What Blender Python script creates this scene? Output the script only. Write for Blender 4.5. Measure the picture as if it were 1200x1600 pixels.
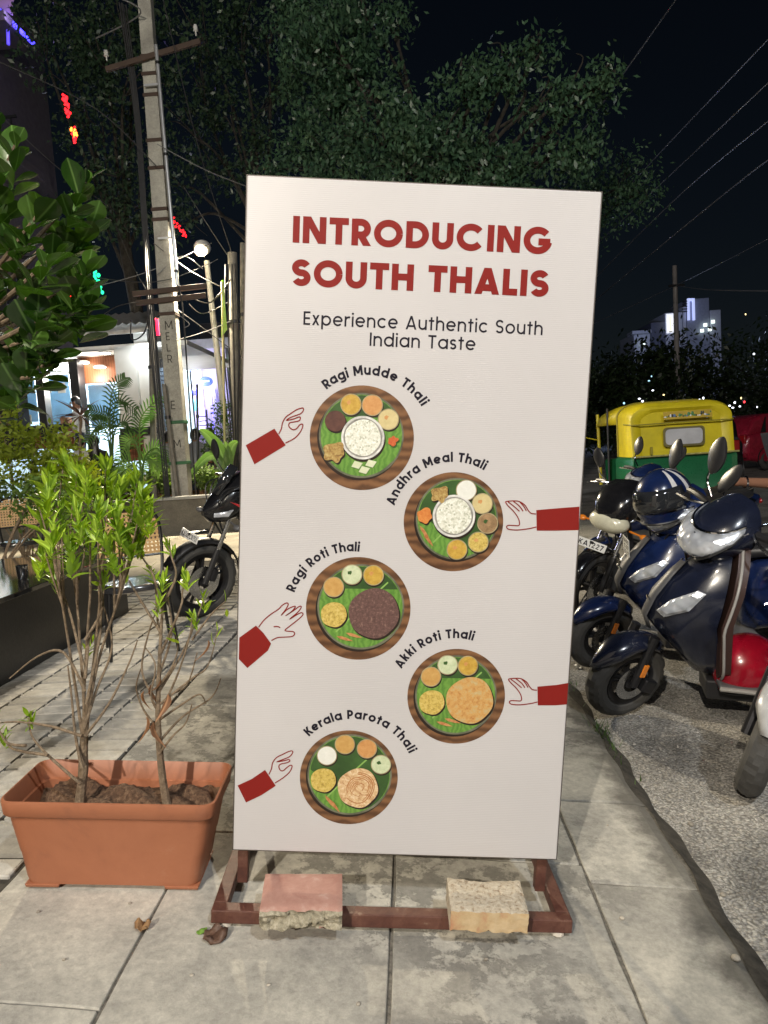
import bpy, bmesh, math, random
import numpy as np
from mathutils import Matrix, Vector, Euler
random.seed(7); np.random.seed(7)
R = math.radians
scene = bpy.context.scene
COL = scene.collection
for o in list(bpy.data.objects): bpy.data.objects.remove(o)

# ------------------------------------------------------------------ camera
FPX = 1109.0
CAM = Vector((0, 0, 1.25))
CM = Matrix(((0.9972656, 0.06105249, 0.04164024), (0.03589083, 0.09241888, -0.99507316), (-0.06460004, 0.99384674, 0.08997494)))
cd = bpy.data.cameras.new('camera'); cam = bpy.data.objects.new('camera', cd); COL.objects.link(cam)
cd.sensor_fit = 'HORIZONTAL'; cd.sensor_width = 36; cd.lens = 36 * FPX / 1200
cd.clip_start = 0.02; cd.clip_end = 600
cam.matrix_world = Matrix.Translation(CAM) @ CM.to_4x4()
scene.camera = cam

def ray(px, py): return CM @ Vector(((px - 600) / FPX, (800 - py) / FPX, -1))
def at(px, py, Y):
    d = ray(px, py); return CAM + d * (Y / d.y)
def atz(px, py, z):
    d = ray(px, py); return CAM + d * ((z - CAM.z) / d.z)

# ------------------------------------------------------------------ night sky, faint moonlight, exposure
w = bpy.data.worlds.new('World'); scene.world = w; w.use_nodes = True
nt = w.node_tree; bg = nt.nodes['Background']
sk = nt.nodes.new('ShaderNodeTexSky'); sk.sky_type = 'NISHITA'; sk.sun_disc = False
sk.sun_elevation = R(28); sk.sun_rotation = R(150); sk.altitude = 900; sk.dust_density = 2.0
nt.links.new(sk.outputs[0], bg.inputs[0]); bg.inputs[1].default_value = 0.0016
sd = bpy.data.lights.new('moon', 'SUN'); sd.energy = 0.03; sd.angle = R(0.5); sd.color = (0.75, 0.85, 1.0)
so = bpy.data.objects.new('moon', sd); COL.objects.link(so); so.rotation_euler = (R(50), 0, R(-30))
scene.view_settings.view_transform = 'Standard'; scene.view_settings.look = 'None'
scene.view_settings.exposure = 0.0; scene.view_settings.gamma = 1.0; scene.view_settings.use_curve_mapping = False

# ------------------------------------------------------------------ helpers
def tag(o, label=None, cat=None, group=None, kind=None):
    if label: o['label'] = label
    if cat: o['category'] = cat
    if group: o['group'] = group
    if kind: o['kind'] = kind
    return o
def thing(name, label, cat, loc=(0, 0, 0), rot=None, group=None):
    o = bpy.data.objects.new(name, None); COL.objects.link(o); o.empty_display_size = 0.1
    m = rot if rot is not None else Matrix.Identity(3)
    o.matrix_world = Matrix.Translation(Vector(loc)) @ m.to_4x4()
    return tag(o, label, cat, group)
def link(name, me, parent=None, mat=None):
    o = bpy.data.objects.new(name, me); COL.objects.link(o)
    if parent: o.parent = parent
    if mat is not None and not len(me.materials):
        me.materials.append(mat)
    return o
def rotz(a): return Matrix.Rotation(a, 3, 'Z')

def smooth_curve(pts, n=6):
    P = [Vector(p) for p in pts]; out = []
    for i in range(len(P) - 1):
        p0 = P[max(i - 1, 0)]; p1 = P[i]; p2 = P[i + 1]; p3 = P[min(i + 2, len(P) - 1)]
        for k in range(n):
            t = k / n
            out.append(0.5 * ((2 * p1) + (p2 - p0) * t + (2 * p0 - 5 * p1 + 4 * p2 - p3) * t * t + (3 * p1 - p0 - 3 * p2 + p3) * t ** 3))
    out.append(P[-1]); return out

class MB:
    def __init__(s): s.v = []; s.f = []
    def add(s, vs, fs):
        b = len(s.v); s.v += [tuple(v) for v in vs]; s.f += [tuple(b + i for i in f) for f in fs]; return s
    def box(s, c, d, rot=None, taper=1.0):
        c = Vector(c); hx, hy, hz = d[0] / 2, d[1] / 2, d[2] / 2; vs = []
        for z in (-hz, hz):
            k = taper if z > 0 else 1
            for x, y in ((-hx, -hy), (hx, -hy), (hx, hy), (-hx, hy)):
                p = Vector((x * k, y * k, z))
                if rot is not None: p = rot @ p
                vs.append(c + p)
        return s.add(vs, [(0, 3, 2, 1), (4, 5, 6, 7), (0, 1, 5, 4), (1, 2, 6, 5), (2, 3, 7, 6), (3, 0, 4, 7)])
    def hexa(s, p8): return s.add(p8, [(0, 3, 2, 1), (4, 5, 6, 7), (0, 1, 5, 4), (1, 2, 6, 5), (2, 3, 7, 6), (3, 0, 4, 7)])
    def tube(s, path, r, n=8, cap=True):
        P = [Vector(p) for p in path]; rs = r if isinstance(r, (list, tuple)) else [r] * len(P)
        rings = []; up = None
        for i, p in enumerate(P):
            t = (P[min(i + 1, len(P) - 1)] - P[max(i - 1, 0)])
            if t.length < 1e-9: t = Vector((0, 0, 1))
            t.normalize()
            if up is None:
                up = Vector((0, 0, 1)) if abs(t.z) < 0.9 else Vector((1, 0, 0))
            a = t.cross(up)
            if a.length < 1e-6: a = t.cross(Vector((0, 1, 0.01)))
            a.normalize(); b = a.cross(t).normalized(); up = b
            rings.append([p + (a * math.cos(2 * math.pi * k / n) + b * math.sin(2 * math.pi * k / n)) * rs[i] for k in range(n)])
        return s.loft(rings, cap)
    def loft(s, rings, cap=True, closed=True):
        n = len(rings[0]); vs = [p for r in rings for p in r]; fs = []
        for i in range(len(rings) - 1):
            for k in range(n if closed else n - 1):
                k2 = (k + 1) % n
                fs.append((i * n + k, i * n + k2, (i + 1) * n + k2, (i + 1) * n + k))
        if cap and closed:
            fs.append(tuple(range(n))[::-1]); fs.append(tuple((len(rings) - 1) * n + k for k in range(n)))
        return s.add(vs, fs)
    def lathe(s, prof, c=(0, 0, 0), axis='Z', n=20, rot=None, closed_prof=False):
        c = Vector(c); rings = []
        for r, z in prof:
            ring = []
            for k in range(n):
                a = 2 * math.pi * k / n; x, y = r * math.cos(a), r * math.sin(a)
                p = Vector((x, y, z)) if axis == 'Z' else (Vector((x, z, y)) if axis == 'Y' else Vector((z, x, y)))
                if rot is not None: p = rot @ p
                ring.append(c + p)
            rings.append(ring)
        if closed_prof: rings.append(rings[0])
        return s.loft(rings, not closed_prof)
    def ell(s, c, r, rot=None, nu=16, nv=10, v0=0.0, v1=1.0, power=1.0):
        rings = []; c = Vector(c)
        for j in range(nv + 1):
            ph = math.pi * (v0 + (v1 - v0) * j / nv); ring = []
            for k in range(nu):
                a = 2 * math.pi * k / nu
                sp = lambda q: math.copysign(abs(q) ** power, q)
                p = Vector((r[0] * sp(math.cos(a)) * max(math.sin(ph), 1e-4), r[1] * sp(math.sin(a)) * max(math.sin(ph), 1e-4), r[2] * math.cos(ph)))
                if rot is not None: p = rot @ p
                ring.append(c + p)
            rings.append(ring)
        return s.loft(rings, True)
    def prism(s, poly, axis, a, b):
        n = len(poly)
        def mk(p, t): return {'Y': (p[0], t, p[1]), 'X': (t, p[0], p[1]), 'Z': (p[0], p[1], t)}[axis]
        return s.loft([[mk(p, a) for p in poly], [mk(p, b) for p in poly]], True)
    def plate(s, poly, y): # flat polygon in the XZ plane
        return s.add([(p[0], y, p[1]) for p in poly], [tuple(range(len(poly)))])
    def ribbon(s, pts, wd, y):
        P = [Vector((p[0], p[1])) for p in pts]; n = len(P); L = []; Rr = []
        for i in range(n):
            if i == 0: t = (P[1] - P[0]).normalized(); m = 1
            elif i == n - 1: t = (P[-1] - P[-2]).normalized(); m = 1
            else:
                a = (P[i] - P[i - 1]).normalized(); b = (P[i + 1] - P[i]).normalized(); t = a + b
                if t.length < 1e-4: t = b
                t.normalize(); m = min(1 / max(t.dot(b), 0.5), 1.6)
            q = Vector((-t.y, t.x)) * wd / 2 * m
            L.append(P[i] + q); Rr.append(P[i] - q)
        vs = [(p.x, y, p.y) for p in L] + [(p.x, y, p.y) for p in Rr]
        return s.add(vs, [(i, i + 1, n + i + 1, n + i) for i in range(n - 1)])
    def mesh(s, name, smooth=30, recalc=True):
        me = bpy.data.meshes.new(name); me.from_pydata(s.v, [], s.f)
        if recalc:
            bm = bmesh.new(); bm.from_mesh(me); bmesh.ops.recalc_face_normals(bm, faces=bm.faces); bm.to_mesh(me); bm.free()
        if smooth:
            me.polygons.foreach_set('use_smooth', [True] * len(me.polygons)); me.set_sharp_from_angle(angle=R(smooth))
        me.update(); return me
    def build(s, name, mat, parent=None, smooth=30, bevel=0, sub=0, recalc=True, seg=2):
        me = s.mesh(name, smooth, recalc); me.materials.append(mat)
        o = link(name, me, parent)
        if bevel:
            b = o.modifiers.new('bevel', 'BEVEL'); b.width = bevel; b.segments = seg; b.limit_method = 'ANGLE'; b.angle_limit = R(35)
        if sub:
            m = o.modifiers.new('sub', 'SUBSURF'); m.levels = sub; m.render_levels = sub
        return o

# ------------------------------------------------------------------ materials
def newmat(name):
    m = bpy.data.materials.new(name); m.use_nodes = True; t = m.node_tree; return m, t, t.nodes['Principled BSDF']
def nd(t, typ, **kw):
    n = t.nodes.new('ShaderNode' + typ)
    for k, v in kw.items():
        if k in n.inputs: n.inputs[k].default_value = v
        else: setattr(n, k, v)
    return n
def c4(c): return (c[0], c[1], c[2], 1)
def ramp(t, stops, interp='LINEAR'):
    r = t.nodes.new('ShaderNodeValToRGB'); e = r.color_ramp; e.interpolation = interp
    while len(e.elements) < len(stops): e.elements.new(0.5)
    for el, (p, c) in zip(e.elements, stops): el.position = p; el.color = c4(c) if len(c) == 3 else c
    return r
def mixc(t, a, b, fac, mode='MIX'):
    m = t.nodes.new('ShaderNodeMix'); m.data_type = 'RGBA'; m.blend_type = mode
    for sock, v in ((m.inputs['Factor'], fac), (m.inputs['A'], a), (m.inputs['B'], b)):
        if hasattr(v, 'links') or hasattr(v, 'is_linked'): t.links.new(v, sock)
        elif isinstance(v, (tuple, list)): sock.default_value = c4(v)
        else: sock.default_value = v
    return m.outputs['Result']
_mc = {}
def M(name, col, rough=0.5, metal=0.0, var=0.12, scale=6.0, bump=0.0, bscale=80.0, coat=0.0, trans=0.0, spec=0.5, emis=None, es=0.0, rvar=0.1, rnd=0.0):
    if name in _mc: return _mc[name]
    m, t, b = newmat(name); L = t.links
    tc = nd(t, 'TexCoord'); n1 = nd(t, 'TexNoise', Scale=scale, Detail=5.0, Roughness=0.6); L.new(tc.outputs['Object'], n1.inputs['Vector'])
    lo = [max(0, c * (1 - var)) for c in col]; hi = [min(1, c * (1 + var)) for c in col]
    r = ramp(t, [(0.3, lo), (0.7, hi)]); L.new(n1.outputs['Fac'], r.inputs[0]); out = r.outputs[0]
    if rnd:
        oi = nd(t, 'ObjectInfo'); mr = nd(t, 'MapRange'); mr.inputs[3].default_value = 1 - rnd; mr.inputs[4].default_value = 1 + rnd
        L.new(oi.outputs['Random'], mr.inputs[0])
        hs = nd(t, 'HueSaturation'); L.new(mr.outputs[0], hs.inputs['Value']); L.new(out, hs.inputs['Color']); out = hs.outputs[0]
    L.new(out, b.inputs['Base Color'])
    n2 = nd(t, 'TexNoise', Scale=bscale, Detail=4.0); L.new(tc.outputs['Object'], n2.inputs['Vector'])
    rr = nd(t, 'MapRange'); rr.inputs[3].default_value = max(0.02, rough - rvar); rr.inputs[4].default_value = min(1, rough + rvar)
    L.new(n2.outputs['Fac'], rr.inputs[0]); L.new(rr.outputs[0], b.inputs['Roughness'])
    b.inputs['Metallic'].default_value = metal; b.inputs['Coat Weight'].default_value = coat; b.inputs['Coat Roughness'].default_value = 0.05
    b.inputs['Specular IOR Level'].default_value = spec
    if bump:
        bn = nd(t, 'Bump', Strength=bump, Distance=0.01); L.new(n2.outputs['Fac'], bn.inputs['Height']); L.new(bn.outputs[0], b.inputs['Normal'])
    if emis: b.inputs['Emission Color'].default_value = c4(emis); b.inputs['Emission Strength'].default_value = es
    if trans:
        tr = nd(t, 'BsdfTranslucent'); hs2 = nd(t, 'HueSaturation', Saturation=1.1, Value=1.4); L.new(out, hs2.inputs['Color']); L.new(hs2.outputs[0], tr.inputs['Color'])
        mx = nd(t, 'MixShader'); mx.inputs[0].default_value = trans; L.new(b.outputs[0], mx.inputs[1]); L.new(tr.outputs[0], mx.inputs[2])
        L.new(mx.outputs[0], t.nodes['Material Output'].inputs['Surface'])
    _mc[name] = m; return m
def glass(name, tint=(0.9, 0.95, 1), rough=0.03, alpha=0.25):
    if name in _mc: return _mc[name]
    m, t, b = newmat(name); tr = nd(t, 'BsdfTransparent'); tr.inputs[0].default_value = c4(tint)
    gl = nd(t, 'BsdfGlossy', Roughness=rough); fr = nd(t, 'Fresnel', IOR=1.5); mx = nd(t, 'MixShader')
    n = nd(t, 'TexNoise', Scale=3.0); rr = nd(t, 'MapRange'); rr.inputs[3].default_value = rough; rr.inputs[4].default_value = rough + 0.05
    t.links.new(n.outputs['Fac'], rr.inputs[0]); t.links.new(rr.outputs[0], gl.inputs['Roughness'])
    t.links.new(fr.outputs[0], mx.inputs[0]); t.links.new(tr.outputs[0], mx.inputs[1]); t.links.new(gl.outputs[0], mx.inputs[2])
    t.links.new(mx.outputs[0], t.nodes['Material Output'].inputs['Surface']); _mc[name] = m; return m
def lens(name, tint=(0.85, 0.9, 1.0)):   # clear moulded lamp lens over a bright reflector
    if name in _mc: return _mc[name]
    m, t, b = newmat(name); L = t.links; tc = nd(t, 'TexCoord'); v = nd(t, 'TexVoronoi', Scale=30.0); v.feature = 'SMOOTH_F1'; L.new(tc.outputs['Object'], v.inputs['Vector'])
    r = ramp(t, [(0.0, [min(1, c) for c in tint]), (0.45, [c * 0.82 for c in tint]), (0.75, [c * 0.45 for c in tint])]); L.new(v.outputs['Distance'], r.inputs[0]); L.new(r.outputs[0], b.inputs['Base Color'])
    b.inputs['Metallic'].default_value = 0.5; b.inputs['Roughness'].default_value = 0.2; b.inputs['Coat Weight'].default_value = 1.0; b.inputs['Coat Roughness'].default_value = 0.02
    bn = nd(t, 'Bump', Strength=0.5, Distance=0.02); L.new(v.outputs['Distance'], bn.inputs['Height']); L.new(bn.outputs[0], b.inputs['Normal'])
    _mc[name] = m; return m

def concrete(name, light, dark, patch=0.5, stain=None):
    m, t, b = newmat(name); L = t.links; tc = nd(t, 'TexCoord')
    a = nd(t, 'TexNoise', Scale=1.9, Detail=9.0, Roughness=0.66, Distortion=0.15); L.new(tc.outputs['Object'], a.inputs['Vector'])
    f = nd(t, 'TexNoise', Scale=42.0, Detail=8.0, Roughness=0.75); L.new(tc.outputs['Object'], f.inputs['Vector'])
    p = nd(t, 'TexNoise', Scale=9.0, Detail=10.0, Roughness=0.74, Distortion=0.12); L.new(tc.outputs['Object'], p.inputs['Vector'])
    r1 = ramp(t, [(0.36, dark), (0.50, [(x + y) / 2 for x, y in zip(light, dark)]), (0.62, light)]); L.new(a.outputs['Fac'], r1.inputs[0])
    pm = ramp(t, [(0.485, (0, 0, 0)), (0.53, (1, 1, 1))]); L.new(p.outputs['Fac'], pm.inputs[0])
    am = ramp(t, [(0.47, (0, 0, 0)), (0.58, (1, 1, 1))])
    big = nd(t, 'TexNoise', Scale=1.1, Detail=2.0); mp = nd(t, 'Mapping'); mp.inputs['Location'].default_value = (3.1, 1.7, 0); L.new(tc.outputs['Object'], mp.inputs[0]); L.new(mp.outputs[0], big.inputs['Vector']); L.new(big.outputs['Fac'], am.inputs[0])
    mul = nd(t, 'Math', operation='MULTIPLY'); L.new(pm.outputs[0], mul.inputs[0]); L.new(am.outputs[0], mul.inputs[1])
    mul2 = nd(t, 'Math', operation='MULTIPLY'); L.new(mul.outputs[0], mul2.inputs[0]); mul2.inputs[1].default_value = patch
    o1 = mixc(t, r1.outputs[0], [c * 0.55 for c in dark], mul2.outputs[0])
    fr = ramp(t, [(0.25, (0.62, 0.62, 0.62)), (0.75, (1.2, 1.2, 1.18))]); L.new(f.outputs['Fac'], fr.inputs[0])
    o2 = mixc(t, o1, fr.outputs[0], 1.0, 'MULTIPLY')
    if stain:   # grime that has crept in from the gutter
        sx = nd(t, 'SeparateXYZ'); L.new(tc.outputs['Object'], sx.inputs[0]); gm = nd(t, 'MapRange'); gm.inputs[1].default_value = stain[0]; gm.inputs[2].default_value = stain[1]; gm.inputs[3].default_value = -0.42; gm.inputs[4].default_value = 0.45; L.new(sx.outputs['X'], gm.inputs[0])
        gn = nd(t, 'TexNoise', Scale=7.0, Detail=10.0, Roughness=0.7); L.new(tc.outputs['Object'], gn.inputs['Vector']); ga = nd(t, 'Math', operation='ADD'); L.new(gm.outputs[0], ga.inputs[0]); L.new(gn.outputs['Fac'], ga.inputs[1])
        gr_ = ramp(t, [(0.45, (0, 0, 0)), (0.74, (0.72, 0.72, 0.72))]); L.new(ga.outputs[0], gr_.inputs[0]); o2 = mixc(t, o2, (0.060, 0.056, 0.048), gr_.outputs[0])
    oi = nd(t, 'ObjectInfo'); mr = nd(t, 'MapRange'); mr.inputs[3].default_value = 0.80; mr.inputs[4].default_value = 1.10; L.new(oi.outputs['Random'], mr.inputs[0])
    hs = nd(t, 'HueSaturation'); L.new(mr.outputs[0], hs.inputs['Value']); L.new(o2, hs.inputs['Color']); L.new(hs.outputs[0], b.inputs['Base Color'])
    b.inputs['Roughness'].default_value = 0.85; b.inputs['Specular IOR Level'].default_value = 0.3
    ad = nd(t, 'Math', operation='ADD'); L.new(f.outputs['Fac'], ad.inputs[0]); m3 = nd(t, 'Math', operation='MULTIPLY'); L.new(mul.outputs[0], m3.inputs[0]); m3.inputs[1].default_value = -0.5; L.new(m3.outputs[0], ad.inputs[1])
    bn = nd(t, 'Bump', Strength=0.5, Distance=0.006); L.new(ad.outputs[0], bn.inputs['Height']); L.new(bn.outputs[0], b.inputs['Normal'])
    return m
def aggregate(name):
    m, t, b = newmat(name); L = t.links; tc = nd(t, 'TexCoord')
    wv = nd(t, 'TexNoise', Scale=9.0, Detail=3.0); L.new(tc.outputs['Object'], wv.inputs['Vector'])
    vm = nd(t, 'VectorMath', operation='MULTIPLY_ADD'); L.new(wv.outputs['Color'], vm.inputs[0]); vm.inputs[1].default_value = (0.06, 0.06, 0.0); L.new(tc.outputs['Object'], vm.inputs[2])
    v = nd(t, 'TexVoronoi', Scale=100.0); L.new(vm.outputs[0], v.inputs['Vector'])
    v2 = nd(t, 'TexVoronoi', Scale=150.0); L.new(vm.outputs[0], v2.inputs['Vector'])
    a = nd(t, 'TexNoise', Scale=1.6, Detail=6.0, Roughness=0.65); L.new(tc.outputs['Object'], a.inputs['Vector'])
    st = ramp(t, [(0.0, (0.68, 0.67, 0.63)), (0.3, (0.47, 0.46, 0.44)), (0.55, (0.36, 0.355, 0.345)), (0.8, (0.55, 0.52, 0.47)), (1.0, (0.24, 0.235, 0.235))]); L.new(v.outputs['Color'], st.inputs[0])
    ed = ramp(t, [(0.35, (1, 1, 1)), (0.75, (0.42, 0.41, 0.40))]); L.new(v.outputs['Distance'], ed.inputs[0])
    o = mixc(t, st.outputs[0], ed.outputs[0], 0.85, 'MULTIPLY')
    big = ramp(t, [(0.34, (0.38, 0.37, 0.36)), (0.50, (0.84, 0.83, 0.81)), (0.7, (1.08, 1.06, 1.02))]); L.new(a.outputs['Fac'], big.inputs[0])
    o = mixc(t, o, big.outputs[0], 1.0, 'MULTIPLY')
    m2 = ramp(t, [(0.3, (0.75, 0.75, 0.75)), (0.8, (1.2, 1.2, 1.2))]); L.new(v2.outputs['Color'], m2.inputs[0]); o = mixc(t, o, m2.outputs[0], 1.0, 'MULTIPLY')
    L.new(o, b.inputs['Base Color']); b.inputs['Roughness'].default_value = 0.8; b.inputs['Specular IOR Level'].default_value = 0.35
    bn = nd(t, 'Bump', Strength=0.6, Distance=0.008); iv = nd(t, 'Math', operation='SUBTRACT'); iv.inputs[0].default_value = 1.0; L.new(v.outputs['Distance'], iv.inputs[1]); L.new(iv.outputs[0], bn.inputs['Height']); L.new(bn.outputs[0], b.inputs['Normal'])
    return m
def speckle(name, stops, scale=30, rough=0.6, bump=0.4, detail=6, voro=False, dist=0.3):
    if name in _mc: return _mc[name]
    m, t, b = newmat(name); L = t.links; tc = nd(t, 'TexCoord')
    n = nd(t, 'TexVoronoi', Scale=scale) if voro else nd(t, 'TexNoise', Scale=scale, Detail=detail, Roughness=0.7, Distortion=dist)
    L.new(tc.outputs['Object'], n.inputs['Vector']); r = ramp(t, stops); L.new(n.outputs['Color' if voro else 'Fac'], r.inputs[0]); L.new(r.outputs[0], b.inputs['Base Color'])
    b.inputs['Roughness'].default_value = rough
    if bump:
        bn = nd(t, 'Bump', Strength=bump, Distance=0.01); L.new(n.outputs['Distance' if voro else 'Fac'], bn.inputs['Height']); L.new(bn.outputs[0], b.inputs['Normal'])
    _mc[name] = m; return m
def banded(name, a, c, scale, rough=0.5, axis='X', dist=4.0, bump=0.0):
    if name in _mc: return _mc[name]
    m, t, b = newmat(name); L = t.links; tc = nd(t, 'TexCoord'); wv = nd(t, 'TexWave', Scale=scale, Distortion=dist, Detail=3.0); wv.bands_direction = axis
    wv.inputs['Detail Scale'].default_value = 1.5
    L.new(tc.outputs['Object'], wv.inputs['Vector']); n = nd(t, 'TexNoise', Scale=scale * 0.6, Detail=4.0); L.new(tc.outputs['Object'], n.inputs['Vector'])
    r = ramp(t, [(0.1, a), (0.9, c)]); mm = nd(t, 'Math', operation='MULTIPLY_ADD'); L.new(wv.outputs['Fac'], mm.inputs[0]); mm.inputs[1].default_value = 0.5
    m5 = nd(t, 'Math', operation='MULTIPLY'); L.new(n.outputs['Fac'], m5.inputs[0]); m5.inputs[1].default_value = 0.5; L.new(m5.outputs[0], mm.inputs[2]); L.new(mm.outputs[0], r.inputs[0])
    L.new(r.outputs[0], b.inputs['Base Color']); b.inputs['Roughness'].default_value = rough
    if bump:
        bn = nd(t, 'Bump', Strength=bump, Distance=0.002); L.new(wv.outputs['Fac'], bn.inputs['Height']); L.new(bn.outputs[0], b.inputs['Normal'])
    _mc[name] = m; return m
def glow(name, col, s):
    if name in _mc: return _mc[name]
    m, t, b = newmat(name); b.inputs['Base Color'].default_value = c4(col)
    tc = nd(t, 'TexCoord'); n = nd(t, 'TexNoise', Scale=14.0); t.links.new(tc.outputs['Object'], n.inputs['Vector']); mr = nd(t, 'MapRange'); mr.inputs[3].default_value = s * 0.85; mr.inputs[4].default_value = s * 1.15
    t.links.new(n.outputs['Fac'], mr.inputs[0]); t.links.new(mr.outputs[0], b.inputs['Emission Strength']); b.inputs['Emission Color'].default_value = c4(col); _mc[name] = m; return m

BLACK = M('black_plastic', (0.018, 0.018, 0.02), 0.45, var=0.2)
RUBBER = M('tyre_rubber', (0.062, 0.060, 0.057), 0.75, bump=0.2, bscale=150)
STEEL = M('bare_steel', (0.55, 0.55, 0.55), 0.25, metal=1.0)
CHROME = M('chrome', (0.8, 0.8, 0.82), 0.08, metal=1.0, rvar=0.04)
DARKMET = M('dark_metal', (0.05, 0.05, 0.055), 0.4, metal=0.8)
WHITEP = M('white_paint', (0.75, 0.75, 0.74), 0.5, var=0.06)
SOIL = speckle('dry_soil', [(0.3, (0.03, 0.016, 0.010)), (0.5, (0.12, 0.066, 0.038)), (0.7, (0.26, 0.165, 0.10))], 70, 0.95, 1.0, detail=9)
BARK = speckle('bark', [(0.3, (0.10, 0.07, 0.045)), (0.7, (0.32, 0.24, 0.16))], 60, 0.9, 0.8)
TERRA = speckle('terracotta_plastic', [(0.25, (0.24, 0.095, 0.055)), (0.42, (0.345, 0.128, 0.064)), (0.60, (0.375, 0.142, 0.072)), (0.85, (0.47, 0.25, 0.16))], 5, 0.5, 0.06, detail=9)
GREY_TRUNK = speckle('grey_bark', [(0.3, (0.012, 0.011, 0.009)), (0.7, (0.055, 0.048, 0.04))], 12, 0.9, 0.8)

# ------------------------------------------------------------------ the ground's height
SL, GA, XC = -0.1056, -0.0777, 0.84
def g(x, y=0.0):
    def base(x):
        if x > -0.9: return GA + SL * x
        if x > -1.7:
            t = (x + 1.7) / 0.8; return (GA + SL * -0.9) - SL * 0.4 * (1 - t * t)
        return (GA + SL * -0.9) - SL * 0.4
    z = base(x) if x < XC else base(XC) - 0.03 - 0.008 * (x - XC)
    return z + (0.02 * (y - 5.5) if y > 5.5 else 0) - (0.02 * (y - 30) if y > 30 else 0)
def gp(px, py):
    d = ray(px, py); lo, hi = 0.3, 80
    for _ in range(50):
        m = (lo + hi) / 2; p = CAM + d * m
        if p.z > g(p.x, p.y): lo = m
        else: hi = m
    return CAM + d * lo
# ================================================================== SETTING
def sheet(name, xs, ys, dz, mat, label=None):
    vs = [(x, y, g(x, y) + dz) for y in ys for x in xs]; n = len(xs)
    fs = [(j * n + i, j * n + i + 1, (j + 1) * n + i + 1, (j + 1) * n + i) for j in range(len(ys) - 1) for i in range(n - 1)]
    o = MB().add(vs, fs).build(name, mat, smooth=60); return tag(o, label, None, kind='structure')
DIRT = speckle('dark_dirt', [(0.3, (0.02, 0.018, 0.015)), (0.7, (0.085, 0.075, 0.06))], 20, 0.95, 0.8)
XS = [-150, -60, -20, -8, -4, -1.7, -1.5, -1.3, -1.1, -0.9, -0.4, 0.2, 0.8399, 0.8401, 3, 8, 20, 60, 150]
YS = [-40, -8, 0, 5.5, 12, 30, 80, 250, 400]
sheet('ground', XS, YS, -0.075, DIRT, 'bare dark earth under the paving')
ROADM = aggregate('worn_concrete_road')
sheet('road', [0.8402, 1.4, 2, 3, 5, 8, 14, 22], [-12, 0, 2, 3, 4, 5.5, 8, 12, 20, 30, 60, 120], 0.0, ROADM, 'worn rough concrete road strewn with exposed stones')
CONC2 = concrete('sidewalk_concrete_edge', (0.62, 0.59, 0.52), (0.36, 0.345, 0.315), 0.75, (0.55, 0.84))
CONC = concrete('sidewalk_concrete', (0.62, 0.59, 0.52), (0.36, 0.345, 0.315), 0.75)
COURT = concrete('courtyard_concrete', (0.48, 0.44, 0.36), (0.32, 0.29, 0.24), 0.2)
sheet('courtyard', [-40, -20, -8, -4, -2.62], [-12, 0, 5.5, 9, 13, 30], -0.004, COURT, 'plain pale courtyard paving at the left')
sheet('courtyard_far', [-2.62, -1.7, -1.3, -0.9, -0.4, 0.2, 0.80], [7.9, 9, 11, 13, 30], -0.004, COURT, 'pale paving running on behind the sign')

sheet('joint_fill', [-1.262, -0.9, -0.4, 0.2, 0.825], [-1.5, 0, 5.5, 7.9], -0.009, speckle('joint_grit', [(0.3, (0.06, 0.055, 0.045)), (0.7, (0.22, 0.20, 0.17))], 60, 0.95, 0.6), 'grit filling the joints between the slabs')
sheet('paver_bed', [-2.62, -1.7, -1.5, -1.3, -1.262], [1.9, 5.5, 7.9], -0.012, DIRT, 'dirt between the small pavers')
walk = thing('sidewalk', None, None); walk['kind'] = 'structure'; walk['label'] = 'sloping sidewalk of big concrete slabs and small pavers'
cols = [(-1.262, -0.795), (-0.785, -0.135), (-0.125, 0.468), (0.478, 0.835)]
offs = [[0.62, 1.50, 2.45, 3.4, 4.5, 5.5, 6.7, 7.9], [0.3, 1.25, 2.26, 3.1, 4.2, 5.4, 6.6, 7.9], [0.5, 1.32, 2.20, 3.0, 4.0, 5.3, 6.6, 7.9], [0.0, 1.1, 2.105, 2.62, 3.3, 4.1, 5.2, 6.5, 7.9]]
rs = random.Random(3)
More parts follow.
